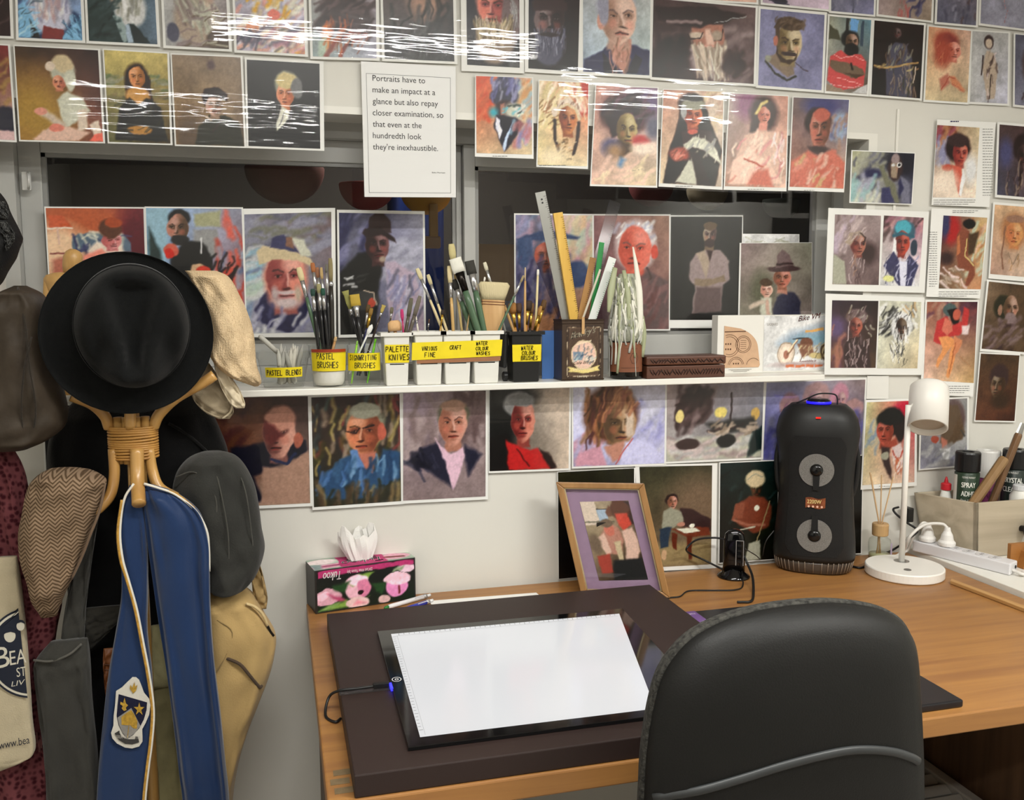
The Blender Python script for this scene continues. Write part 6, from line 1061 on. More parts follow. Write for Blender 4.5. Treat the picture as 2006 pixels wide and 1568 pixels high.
art_patch('photograph', [fq(.22, .175, .003), fq(.78, .155, .003), fq(.80, .85, .003), fq(.24, .87, .003)], '''b cb9 987 654 321;p dcb .02 0 0 .3 0 .3 .3 0 .3;p abc .02 .3 .1 .5 .1 .5 .26 .3 .26;l 444 .02 .3 .1 .5 .1;l 665 .03 0 .26 .6 .26;p 433 .03 .56 .1 .7 0 1 0 1 .3 .9 .3;p 754 .03 .46 .14 .56 .06 .64 .18 .5 .2;e .78 .12 .2 .13 643;p c54 .04 .66 .16 .9 .16 .94 .3 .76 .38 .68 .3;p dba .04 .7 .38 .94 .34 1 .5 .98 .64 .8 .84 .64 .8 .72 .6;p b87 .04 .26 .42 .5 .28 .66 .34 .7 .5 .6 .7 .36 .66;e .46 .36 .1 .08 c76;e .44 .28 .14 .05 765;p dba .03 .16 .46 .34 .4 .4 .64 .3 .7;p cb9 .03 .5 .52 .64 .5 .62 .76 .52 .76;p a43 .04 .08 .7 .36 .66 .34 .9 .1 .92;p 222 .05 .4 .76 .98 .72 1 1 .3 1;e .12 .54 .12 .12 765 .5''', MATTE, pf, 31)
MB().prism([fq(.06, .045, .0125), fq(.06, .955, .0125), fq(.94, .955, .0125), fq(.94, .045, .0125)], nrm*.0004).build('glass', film('frame_glass', .02, 0, .98, f0=1.4), pf)
m0 = fq(.5, .35, -.001); MB().obox(m0*.5+np.array([m0[0]+.02, -.03, DZ+.004])*.5, (.03, 0, 0), (0, .002, 0), (m0-np.array([m0[0]+.02, -.03, DZ+.004]))/2*np.array([1, 1, 1])).build('easel_leg', BPL, pf)
# --- black card reader stand
hc = zq(1437, 1130, DZ); hub = thing('usb_hub', hc, 'glossy black upright hub on a flared round foot', 'hub')
GB_ = mat('gloss_black', '0a0a0b', .08, spec=.6)
MB().lathe([(.041, .0005), (.041, .004), (.030, .011), (.022, .020), (.015, .026)], hc, 36).build('foot', GB_, hub, smooth=True)
vx = np.array([CAM[0]-hc[0], CAM[1]-hc[1]]); vx /= np.linalg.norm(vx); e_f = np.array([vx[0], vx[1], 0]); e_r = np.array([-vx[1], vx[0], 0])
b = MB(); S_ = []
for z, w, dpt in ((.018, .028, .018), (.05, .027, .017), (.095, .026, .016), (.112, .023, .015), (.121, .015, .012), (.124, .006, .008)):
    S_.append([hc+np.array([0, 0, z])+e_r*w*(abs(math.cos(t))**.6*np.sign(math.cos(t)))+e_f*dpt*(abs(math.sin(t))**.6*np.sign(math.sin(t))) for t in np.linspace(0, 6.283, 24, endpoint=False)])
b.rings(S_); b.build('body', GB_, hub, smooth=True)
b = MB(); o = hc+e_f*.0178
for (u0, z0, u1, z1) in ((.004, .035, .0055, .10), (.022, .035, .0235, .10), (.004, .0985, .0235, .10)): b.prism([o+e_r*u0+(0, 0, z0), o+e_r*u1+(0, 0, z0), o+e_r*u1+(0, 0, z1), o+e_r*u0+(0, 0, z1)], e_f*.001)
b.build('port_frame', mat('hub_silver', 'b8b8b8', .3, .5), hub)
for k in range(4): MB().prism([o+e_r*.008+(0, 0, .042+k*.014), o+e_r*.019+(0, 0, .042+k*.014), o+e_r*.019+(0, 0, .048+k*.014), o+e_r*.008+(0, 0, .048+k*.014)], e_f*.0008).build('port', mat('port_black', '050505', .5), hub)
def cable(label, pts, r, M=None, name='cable', cat='cable', grp=None):
    P = spline(pts, 8); o = MB().tube(P, r, 8).build(name, M or CAB, None, smooth=True); return tag(o, label, cat, grp)
D = lambda px, py, z=.003: zq(px, py, DZ+z)
cable('black cable looping out to the left of the hub', [hc+e_r*-.024+e_f*-.01+(0, 0, .012), D(1380, 1098, .03), D(1352, 1085, .05), ony(1345, 1075, -.06), ony(1365, 1058, -.04), ony(1400, 1054, -.035), ony(1420, 1058, -.05)], .0026)
cable('thin black cable running along the desk from the hub to the drawing board', [hc+e_r*.02+e_f*.012+(0, 0, .02), D(1455, 1148), D(1440, 1156), D(1400, 1157), D(1350, 1158), D(1332, 1169), D(1308, 1173), D(1301, 1190), D(1303, 1200)], .0018)
cable('thick black cable hanging from the hub towards the chair', [hc+e_r*.024+e_f*.012+(0, 0, .06), hc+e_r*.034+e_f*.02+(0, 0, .04), D(1474, 1130, .02), D(1476, 1160), D(1472, 1178), D(1452, 1180), D(1444, 1180)], .0032)
cable('thin grey cable between the hub and the speaker', [hc+e_r*.026+(0, 0, .075), ony(1480, 1088, -.06), D(1492, 1095, .01), ony(1500, 1062, -.05), ony(1516, 1040, -.05)], .0014, mat('cable_grey', '3a3a3a', .5))
# --- tower speaker
e_c = np.array([-.553, -.833, 0]); e_s = np.array([.833, -.553, 0]); sc = np.array([1.352, -.082, DZ])
sp = thing('tower_speaker', sc, 'black hourglass party speaker with two round drivers', 'speaker')
SPB = mat('speaker_black', '1d1d1d', .45, spec=.4); HW, HD_ = .1035, .073
def srings(mb, prof, n=40, k=.8):
    return mb.rings([[sc+np.array([0, 0, z])+e_s*HW*w*(abs(math.cos(t))**k*np.sign(math.cos(t)))+e_c*HD_*w*(abs(math.sin(t))**k*np.sign(math.sin(t))) for t in np.linspace(0, 2*math.pi, n, endpoint=False)] for w, z in prof])
b = MB(); srings(b, [(.80, .0005), (.88, .004), (.92, .022), (.95, .036)]); b.build('clear_base', mat('base_clear', '4a4038', .12), sp, smooth=True)
b = MB()
for k in range(44):
    t = math.pi*2*k/44; w0, w1 = .90, .955
    P = [sc+np.array([0, 0, z])+e_s*HW*w*(abs(math.cos(t))**.8*np.sign(math.cos(t)))+e_c*HD_*w*(abs(math.sin(t))**.8*np.sign(math.sin(t))) for w, z in ((w0, .005), (.945, .022), (.968, .035))]
    b.tube(P, .0011, 6)
o = b.build('base_ribs', mat('rib_clear', '8a7a6a', .2), sp, smooth=True); o['kind'] = 'stuff'
b = MB(); srings(b, [(.98, .034), (1.0, .045), (.985, .08), (.93, .14), (.895, .20), (.895, .24), (.93, .30), (.985, .345), (1.0, .36), (.99, .375), (.94, .40), (.84, .42), (.70, .432), (.66, .436)]); b.build('body', SPB, sp, smooth=True)
def spw(z): return float(np.interp(z, [.034, .045, .08, .14, .20, .24, .30, .345, .36, .375, .40], [.98, 1, .985, .93, .895, .895, .93, .985, 1, .99, .94]))
def spf(u, z, o=.001):
    w = spw(z); s = max(-.999, min(.999, u/(HW*w))); c = abs(s)**(1/.8); sn = math.sqrt(max(0, 1-c*c))**.8
    return sc+np.array([0, 0, z])+e_s*u+e_c*(HD_*w*sn+o)
b = MB(); b.grid([[spf((-1+2*j/20)*.073*spw(z)*(1-.25*max(0, abs(2*(z-.05)/.31-1)-.86)/.14), z, .0012) for j in range(21)] for z in np.linspace(.05, .36, 22)]); b.build('grille', mat('grille_black', '0d0d0d', .75, bump=.6, bscale=900), sp, smooth=True)
MESH = mat('driver_mesh', '8a8884', .4, .4, bump=1., bscale=1200, vary=.5, vscale=900)
for zc in (.274, .105):
    b = MB(); n = 40; b.grid([[spf(r*math.cos(t), zc+r*math.sin(t), .0028-.0*r) for t in np.linspace(0, 2*math.pi, n+1)] for r in (.016, .026, .036, .0425)]); d_ = b.build('driver', MESH, sp, smooth=True)
    b = MB(); b.lathe([(.016, -.002), (.015, .003), (.008, .006), (.001, .0065)], spf(0, zc, .002), 20, e_c); b.build('dust_cap', mat('cap_gloss', '141414', .12), d_, smooth=True)
    s = -1 if zc > .2 else 1
    b = MB(); b.prism([spf(-.009, zc, .0034), spf(.009, zc, .0034), spf(.007, zc+s*.052, .0034), spf(-.007, zc+s*.052, .0034)], e_c*.0015); b.build('bridge', mat('grille_black'), d_)
b = MB(); b.grid([[spf(-.024+.048*j/8, .176+.026*i/3+.002*math.sin(j*.9), .003) for j in range(9)] for i in range(4)]); bd_ = b.build('badge', mat('badge_copper', '9a5a3c', .3, .5, vary=.4, vscale=60), sp)
b = MB(); text_on(b, '2200W', lambda u, v: spf(u, .188+v, .0042), -.020, 0, .034, .010, 0, 1., 1); b.build('lettering', mat('badge_cream', 'f0d890', .4), bd_)
b = MB()
for k in range(4): b.lathe([(.0028, 0), (.0028, .0008)], spf(-.016+.0105*k, .180, .0036), 12, e_c)
b.build('badge_dots', mat('badge_dot', 'e8b8a0', .4), bd_)['kind'] = 'stuff'
tc = sc+np.array([0, 0, .436])
b = MB(); b.lathe([(.030, 0), (.030, .008), (.024, .014)], tc+e_c*.005, 28); b.build('top_dial', mat('dial_black', '0a0a12', .2), sp, smooth=True)
b = MB(); b.lathe([(.0305, .002), (.0305, .008), (.028, .008), (.028, .002)], tc+e_c*.005, 28); b.build('light_ring', mat('ring_blue', '1a1aff', .4, emit='2418ff', estr=1.6), sp, smooth=True)
b = MB(); b.obox(spf(0, .40, .002)+np.array([0, 0, .008]), e_s*.006, e_c*.001, (0, 0, .002)); b.build('red_display', mat('red_led', 'a01010', .4, emit='ff2010', estr=1.2), sp)
for s in (-1, 1):
    b = MB(); b.tube(spline([sc+e_s*s*.094+np.array([0, 0, .33]), sc+e_s*s*.100+np.array([0, 0, .29]), sc+e_s*s*.096+np.array([0, 0, .23]), sc+e_s*s*.088+np.array([0, 0, .2])], 6), .007, 8); b.build('side_handle', SPB, sp, smooth=True)
cable('short black lead arching over the top of the speaker', [tc+e_s*.045+(0, 0, -.004), tc+e_s*.045+(0, 0, .014), tc+e_s*.036+(0, 0, .026), tc+e_s*.0+(0, 0, .026), tc+e_s*-.03+(0, 0, .012), tc+e_s*-.055+(0, 0, .0)], .002)
# --- desk lamp
WL = mat('lamp_white', 'e9e6df', .35); lc = np.array([1.545, -.193, DZ])
lp = thing('desk_lamp', lc, 'white desk lamp with a cylinder shade on a round base', 'lamp')
MB().lathe([(.093, .0005), (.0955, .003), (.0955, .022), (.0935, .025), (.02, .0255)], lc, 56).build('base', WL, lp, smooth=False, bevel=.001)
pl = zq(1766, 1100, DZ+.025); pt = np.array([pl[0], pl[1], 1.185])
MB().lathe([(.019, 0), (.019, .0015)], pl, 24).build('collar', STEEL, lp)
MB().tube([pl, pt], .0075, 16).build('pole', WL, lp, smooth=True)
sw = zq(1778, 1117, DZ+.0255); MB().lathe([(.009, 0), (.009, .0012)], sw, 20).build('switch', mat('switch_grey', '8a8884', .3, .6), lp)
n_ = np.array([-.36, -.43, -.83]); n_ /= np.linalg.norm(n_); oc = ony(1817, 838, pl[1]-.035); 
LS = .120; tcx = oc-n_*LS
MB().lathe([(.030, -.001), (.042, 0), (.0465, .005), (.0475, .02), (.0475, LS), (.043, LS), (.041, LS-.012), (.040, LS-.05), (.02, .03)], tcx, 48, n_, cap=True).build('shade', WL, lp, smooth=True)
MB().lathe([(.0405, 0), (.0405, .002)], tcx+n_*(LS-.016), 40, n_).build('diffuser', mat('lamp_diffuser', 'b8ac9c', .5), lp)
MB().tube([pt-(0, 0, .012), pt+np.array([.012, -.012, .006]), (oc+tcx)/2-n_*.02], .006, 10).build('arm', WL, lp, smooth=True)
# --- reed diffuser
rc = np.array([1.572, -.058, DZ]); rd = thing('reed_diffuser', rc, 'glass reed diffuser bottle with a wooden collar', 'diffuser')
MB().lathe([(.024, .0005), (.0285, .003), (.0295, .046), (.027, .056), (.018, .063), (.0175, .068)], rc, 32, cap=True).build('bottle', film('diffuser_glass', .03, 0, (.93, .95, .93), f0=1.45), rd, smooth=True)
MB().lathe([(.0255, .003), (.027, .016)], rc, 28).build('oil', mat('diffuser_oil', 'b8b48c', .1), rd, smooth=True)
MB().lathe([(.019, .066), (.021, .068), (.0215, .096), (.020, .100), (.008, .100), (.007, .094)], rc, 28).build('collar', wood('collar_wood', 'b08a58', 'c9a574', 'z', .5), rd, smooth=False, bevel=.0008)
for i, (tx, ty, bx) in enumerate(((1704, 926, 1727), (1706, 930, 1716), (1727, 931, 1722), (1750, 934, 1712))):
    a = ony(tx, ty, -.058); bq = np.array([ony(bx, 1085, -.058)[0], -.058, DZ+.008]); bq[0] = rc[0]+(bq[0]-rc[0])*.6
    MB().tube([a, np.array([rc[0]+(a[0]-rc[0])*.12, rc[1], rc[2]+.099]), bq], .0017, 8).build('reed', mat('reed_tan', 'c2a076', .7), rd, smooth=True)
MB().obox(rc+np.array([.021, -.0215, .03]), (.0055, -.004, 0) if False else np.array([.006, .005, 0]), np.array([.0003, -.0004, 0]), (0, 0, .017)).build('label', mat('label_lilac', 'b8a8c0', .6), rd)
# --- crate with spray cans on the bench
BT = .763; c0 = np.array([1.772, -.176]); c3 = np.array([1.708, -.016]); ex = np.array([.31, .004]); RZ = .918
def cq(u, v, z):
    k = 1-.16*(1-(z-BT)/(RZ-BT)); m_ = c0+ex*.5+(c3-c0)*.5; p = c0+ex*u+(c3-c0)*v; p = m_+(p-m_)*k
    return np.array([p[0], p[1], z])
CW = wood('crate_wood', 'a39680', 'c2b6a0', 'x', .7, .8)
ct = thing('wooden_crate', cq(.5, .5, BT), 'whitewashed wooden crate of spray cans on the bench', 'crate')
th = .05
def wall_(name, a, bq, inn):
    b = MB(); P = [cq(*a, BT+.001), cq(*bq, BT+.001), cq(*bq, RZ), cq(*a, RZ)]; i_ = np.array([inn[0]*.009, inn[1]*.009, 0]); b.prism(P, i_); b.build(name, CW, ct, bevel=.0012)
ein = (c3-c0)/np.linalg.norm(c3-c0); exn = ex/np.linalg.norm(ex)
wall_('board', (0, 0), (1, 0), ein); wall_('board', (0, 1), (0, 0), exn); wall_('board', (1, 1), (0, 1), -ein); wall_('board', (1, 0), (1, 1), -exn)
MB().prism([cq(.02, .04, BT+.001), cq(.98, .04, BT+.001), cq(.98, .96, BT+.001), cq(.02, .96, BT+.001)], (0, 0, .006)).build('bottom', CW, ct)
kn = cq(.52, 0, BT+.075); kd = -np.array([ein[0], ein[1], 0])
MB().lathe([(.008, -.002), (.008, .010), (.019, .014), (.0215, .019), (.017, .025), (.004, .027)], kn, 24, kd).build('knob', mat('knob_black', '1c1a1c', .35), ct, smooth=True)
def can(px, pyt, y, r, body, capc, label, words, cap_h=.052, txtc='e8e8e0', h0=.008):
    t_ = ony(px, pyt, y); c = np.array([t_[0], y, BT+h0]); H = t_[2]-c[2]; t = thing('spray_can', c, label, 'spray can', 'spray cans in the crate')
    MB().lathe([(r*.94, 0), (r, .004), (r, H-cap_h-.006), (r*.86, H-cap_h)], c, 36).build('can', body, t, smooth=True)
    MB().lathe([(r*.9, H-cap_h-.001), (r*1.02, H-cap_h), (r*1.02, H-.004), (r*.96, H), (r*.5, H), (r*.48, H-.004), (.001, H-.004)], c, 36).build('cap', mat('can_cap_'+capc, capc, .35), t, smooth=False)
    fn = cone_fn(c, r, r, 1, .0008)
    if words:
        b = MB()
        for (w, u, vpy, ww, hh, bo) in words: text_on(b, w, fn, u, ony(px, vpy, y-r)[2]-c[2], ww, hh, 0, 1., bo)
        b.build('lettering', mat('can_text_'+txtc, txtc, .5), t)
    return t, c, H
GRN = mat('can_green', '2a3a2c', .3, vary=.5, vscale=22)
t_, c_, H_ = can(1897, 885, -.088, .0315, GRN, '121214', 'black capped spray can reading SPRAY ADHESIVE in the crate', [('OZONE FRIENDLY', -.012, 939, .034, .005, 0), ('SPRAY', -.013, 957, .036, .0145, 2), ('ADHESIVE', -.013, 974, .056, .0145, 2), ('Dust Free', -.013, 984, .03, .006, 0)])
wrap(cone_fn(c_, .0315, .0315, 1, .0006), -.045, -.026, .02, H_-.062).build('back_label', mat('label_white2', 'dcdcd4', .5), t_, smooth=True)
can(1937, 882, -.046, .031, mat('can_magenta', '8c3a6c', .35), 'dddcd8', 'white capped magenta spray can in the crate', [('ART', -.006, 978, .03, .022, 2)], .075, '6a1c50')
can(1990, 880, -.092, .0315, mat('can_teal', '26302c', .3, vary=.4, vscale=20), '101012', 'black capped spray can reading CRYSTAL CLEAR in the crate', [('OZONE FRIENDLY', -.026, 930, .036, .005, 0), ('CRYSTAL', -.030, 948, .052, .0145, 2), ('CLEAR', -.030, 966, .040, .0145, 2)])
# glue bottle
g_ = ony(1853, 958, -.052); gb = thing('glue_bottle', (g_[0], -.052, BT+.008), 'white glue bottle with a red nozzle cap in the crate', 'bottle')
gc = np.array([g_[0], -.052, BT+.008]); gh = g_[2]-gc[2]
MB().lathe([(.021, 0), (.023, .004), (.023, gh-.045), (.013, gh-.006), (.012, gh)], gc, 28, sy=.7).build('body', mat('glue_white', 'dcdcd6', .4), gb, smooth=True)
MB().lathe([(.0135, gh-.002), (.0135, gh+.014), (.012, gh+.016), (.006, gh+.018), (.0045, gh+.026), (.002, gh+.034)], gc, 24).build('nozzle', mat('glue_red', 'b8202c', .4), gb, smooth=False)
# tool handles
def handle(name, label, a, bq, y0, y1, w, M, n=8):
    p0, p1 = ony(*a, y0), ony(*bq, y1); d = (p1-p0)/np.linalg.norm(p1-p0); base = p0-d*.035
    r = w/2*2.3/F; t = thing(name, base, label, 'tool', 'tool handles in the crate')
    MB().tube([base, p1-d*.006, p1], [r, r, r*.86], n).build('handle', M, t, bevel=.001); return t, p1, d, r
handle('tool_handle', 'stout octagonal wooden tool handle in the crate', (1908, 985), (1968, 898), -.138, -.138, 21, wood('ash_handle', '7a5c38', '94744a', 'z', .55))
t_, p1, d_, r_ = handle('long_tool_handle', 'long dark tool handle with a hole in the crate', (1945, 980), (1996, 850), -.120, -.120, 16, wood('dark_handle', '5c4026', '765636', 'z', .4))
MB().tube([p1, p1+d_*.03], [r_*1.05, r_*.8], 8, flat=.5).build('blade', mat('tool_steel', 'a8a8a4', .3, .7), t_)
# white jar
jc = np.array([ony(1999, 960, -.14)[0], -.140, BT+.03])
jt = thing('white_jar', jc, 'small white screw lidded jar in the crate corner', 'jar'); jh = ony(1999, 950, -.14)[2]-jc[2]
MB().lathe([(.024, 0), (.026, .004), (.026, jh-.03), (.018, jh-.018), (.017, jh-.014)], jc, 28).build('body', WPL, jt, smooth=True); MB().lathe([(.019, jh-.014), (.019, jh-.002), (.017, jh)], jc, 28).build('lid', mat('lid_white', 'd0d2d4', .35), jt)
# wooden block at the right of the bench
wk = zq(1986, 1112, BT); w_ = thing('wooden_offcut', wk, 'varnished wooden offcut with a sloping moulding on the bench', 'offcut')
OB = wood('offcut_wood', '8a5526', 'a8723a', 'x', .4)
MB().box(wk[0]-.012, wk[1]+.0, BT+.0005, wk[0]+.12, wk[1]+.012, BT+.062).build('plank', OB, w_, bevel=.001)
MB().prism([(wk[0]+.008, wk[1], BT+.0005), (wk[0]+.12, wk[1], BT+.0005), (wk[0]+.12, wk[1], BT+.034), (wk[0]+.020, wk[1], BT+.044)], (0, -.022, 0)).build('moulding', OB, w_, bevel=.001)
# --- power strip and plugs
s0 = np.array([1.655, -.045]); s1 = np.array([1.782, -.300]); dv = (s1-s0)/np.linalg.norm(s1-s0); nv = np.array([-dv[1], dv[0]]); 
s0 = s0+np.array([.045, 0]); L_ = np.linalg.norm(s1-s0)
ps = thing('power_strip', (*((s0+s1)/2), BT), 'white multi socket power strip lying on the bench', 'power strip')
def sq(t, w, z): p = s0+(s1-s0)*t+nv*w; return np.array([p[0], p[1], BT+z])
MB().prism([sq(0, -.024, .0005), sq(1, -.024, .0005), sq(1, .024, .0005), sq(0, .024, .0005)], (0, 0, .030)).build('housing', mat('strip_white', 'dedde0', .35), ps, bevel=.003)
for k in range(5):
    c = sq(.30+k*.13, 0, .0306); so = MB().lathe([(.016, 0), (.016, .001), (.014, .0012)], c, 24).build('socket', mat('socket_white', 'd0cfd2', .35), ps)
    for s in (-1, 1): MB().obox(c+np.array([nv[0]*s*.005, nv[1]*s*.005, .0012]), (dv[0]*.004, dv[1]*.004, 0), (nv[0]*.0008, nv[1]*.0008, 0), (0, 0, .0004)).build('slot', BPL, so)
MB().lathe([(.004, 0), (.004, .002)], sq(1, .010, .017), 14, (dv[0], dv[1], 0)).build('reset_button', BPL, ps)
def plug(t, label):
    c = sq(t, 0, .032); o = thing('mains_plug', c, label, 'plug', 'white plugs in the power strip')
    MB().lathe([(.021, 0), (.022, .004), (.022, .010), (.017, .016), (.014, .030), (.009, .040), (.007, .050)], c, 28).build('body', mat('plug_white', 'e4e2de', .4), o, smooth=False, bevel=.001)
    return c
pc = plug(.33, 'bulky white mains plug standing up in the power strip'); pc2 = plug(.12, 'second white mains plug nearer the wall in the power strip')
WC = mat('cord_white', 'dddad4', .45)
cable('white cord arching from the front plug round behind the lamp', [pc+(0, 0, .048), pc+(-.012, .01, .058), pc+(-.05, .03, .052), ony(1782, 1052, -.10), D(1770, 1080, .02), D(1752, 1092)], .0042, WC)
cable('white cord from the rear plug down to the desk', [pc2+(0, 0, .048), pc2+(-.02, 0, .050), ony(1790, 1050, -.06), D(1778, 1078, .012), D(1760, 1086)], .0036, WC)
cable('white cord leaving the near end of the power strip', [sq(1, -.008, .012), sq(1.1, -.008, .008), zq(2006, 1120, BT+.006), zq(2040, 1115, BT+.006)], .0042, WC)
cable('black cable tangled behind the lamp pole', [D(1668, 1110), D(1690, 1112), D(1716, 1094), D(1752, 1076, .012), ony(1780, 1056, -.075), ony(1797, 1040, -.075), ony(1776, 1024, -.06), ony(1756, 1008, -.05), ony(1750, 998, -.04), ony(1760, 994, -.03)], .0030)
p = ony(1778, 1008, -.028); tag(MB().obox(p, (.010, 0, 0), (0, .014, 0), (0, 0, .020)).build('phone_charger', BPL, None, bevel=.003), 'small black charger plug behind the lamp pole', 'plug')
# --- thin wooden strip
a, bq = zq(1867, 1141, DZ+.004), zq(2030, 1203, DZ+.004); d = (bq-a)/np.linalg.norm(bq-a); nn = np.array([-d[1], d[0], 0])
tag(MB().prism([a-nn*.009+(0, 0, -.0035), bq-nn*.009+(0, 0, -.0035), bq+nn*.009+(0, 0, -.0035), a+nn*.006+d*-.012+(0, 0, -.0035)], (0, 0, .009)).build('timber_strip', wood('strip_pine', 'a87c48', 'c69c64', 'y', .5), None, bevel=.0015), 'thin pale timber strip lying on the desk beside the bench', 'strip')
# --- black portfolio with its purple sleeve
po = thing('portfolio', (.97, -.6, DZ), 'black display folder lying under the drawing board edge', 'folder')
BK = mat('folder_black', '17161a', .3)
MB().box(.845, -.866, DZ+.0005, 1.132, -.335, DZ+.014).build('cover', BK, po, bevel=.003)
S3 = [zq(1298, 1198, DZ+.0146), zq(1340, 1198, DZ+.0146), zq(1440, 1290, DZ+.0146), zq(1398, 1310, DZ+.0146)]
S3 = [np.array([.8455, -.337, DZ+.0142]), np.array([.884, -.337, DZ+.0142]), np.array([.884, -.66, DZ+.0142]), np.array([.8455, -.66, DZ+.0142])]
sl = MB().prism([S3[0], S3[3], S3[2], S3[1]], (0, 0, .0005)).build('sleeve', mat('sleeve_purple', '6a4a86', .35, vary=.15, vscale=12), po)
b = MB(); fs = lambda u, v: S3[1]+np.array([-.008-v, -.06-u, .0009]); text_on(b, 'A3 Clear', fs, 0, -.002, .085, .016, .1, 1., 1); text_on(b, 'Hats', lambda u, v: S3[0]+np.array([.008+u, -.02+v, .0009]), 0, 0, .024, .010); b.build('lettering', mat('sleeve_text', 'd8cce0', .5), sl)
# --- office chair
FAB = mat('chair_fabric', '34332f', .9, bump=1., bscale=260, vary=.8, vscale=150)
SHL = mat('chair_shell', '171716', .5, spec=.3, bump=.15, bscale=400)
ch = thing('office_chair', (.72, -1.0, 0), 'black office chair with a rounded backrest drawn up to the desk', 'chair')
out = [(1258, 1640), (1260, 1560), (1262, 1490), (1268, 1430), (1277, 1375), (1290, 1325), (1312, 1285), (1345, 1248), (1385, 1222), (1430, 1203), (1490, 1187), (1560, 1177), (1625, 1174), (1685, 1179), (1730, 1191), (1762, 1211), (1783, 1243), (1793, 1285), (1800, 1350), (1807, 1430), (1812, 1500), (1815, 1570), (1816, 1640)]
yb = -1.035
O = [ony(px, py, yb) for px, py in out]; O += [ony(1800, 1740, yb), ony(1740, 1800, yb), ony(1540, 1830, yb), ony(1340, 1800, yb), ony(1275, 1740, yb)]
O = spline(O+[O[0]], 4)[:-1]; cen = np.mean(O, 0)
lean = lambda p: np.array([p[0], p[1]-.05*(p[2]-.85), p[2]])
prof = [(0.02, -.058), (.35, -.056), (.62, -.049), (.80, -.040), (.91, -.026), (.965, -.012), (.985, .0), (.98, .006)]
R = [[lean(cen+(o-cen)*k+np.array([0, dy, 0])) for o in O] for k, dy in prof]
b = MB(); b.rings(R); b.build('back_shell', SHL, ch, smooth=True)
prof = [(.985, .002), (.999, .004), (1.0, .012), (.985, .024), (.93, .042), (.7, .056), (.03, .062)]
R = [[lean(cen+(o-cen)*k+np.array([0, dy, 0])) for o in O] for k, dy in prof]
b = MB(); b.rings(R); b.build('back_cushion', FAB, ch, smooth=True)
rid = [(1300, 1590), (1370, 1552), (1450, 1520), (1520, 1494), (1590, 1474), (1650, 1463), (1700, 1463), (1750, 1472), (1790, 1488), (1806, 1498)]
def shell_y(p):
    # distance ratio from the centre to the outline
    v = p-cen; best = 0
    a = math.atan2(v[2], v[0]); rr = math.hypot(v[0], v[2])
    ang = [(abs((math.atan2(o[2]-cen[2], o[0]-cen[0])-a+math.pi) % (2*math.pi)-math.pi), math.hypot(o[0]-cen[0], o[2]-cen[2])) for o in O]
    ro = min(ang)[1]; k = min(1, rr/ro)
    return float(np.interp(k, [.02, .35, .62, .80, .91, .97, 1.0], [-.058, -.056, -.049, -.040, -.026, -.012, .0]))
P = []
for px, py in rid:
    p = ony(px, py, yb-.045); p = np.array([p[0], yb, p[2]]); s = shell_y(p); P.append(lean(p+np.array([0, s-.001, 0])))
MB().tube(spline(P, 5), .0065, 10, flat=.7).build('back_ridge', mat('ridge_grey', '343637', .4), ch, smooth=True)
sx = cen[0]
MB().lathe([(.2, 0), (.235, .02), (.24, .05), (.22, .075), (.05, .085)], (sx, -.82, .42), 36, sy=.95).build('seat', FAB, ch, smooth=True)
MB().tube(spline([(sx, -.95, .42), (sx, -1.04, .42), (sx, -1.07, .52), (sx, -1.06, .68)], 5), .022, 10, flat=.4).build('back_bracket', SHL, ch, smooth=True)
MB().lathe([(.03, .1), (.03, .26), (.02, .26), (.02, .42)], (sx, -.82, 0), 20).build('gas_column', BPL, ch)
for k in range(5):
    t = 2*math.pi*k/5+.3; e_ = np.array([math.cos(t), math.sin(t), 0]); q0 = np.array([sx, -.82, .11])
    g = MB().tube([q0, q0+e_*.15-np.array([0, 0, .01]), q0+e_*.27-np.array([0, 0, .04])], [.026, .022, .016], 10).build('star_leg', BPL, ch, smooth=True)
    MB().lathe([(.02, -.018), (.027, -.014), (.027, .014), (.02, .018)], q0+e_*.27-np.array([0, 0, .082]), 18, np.cross(e_, (0, 0, 1))).build('castor', BPL, g, smooth=False)
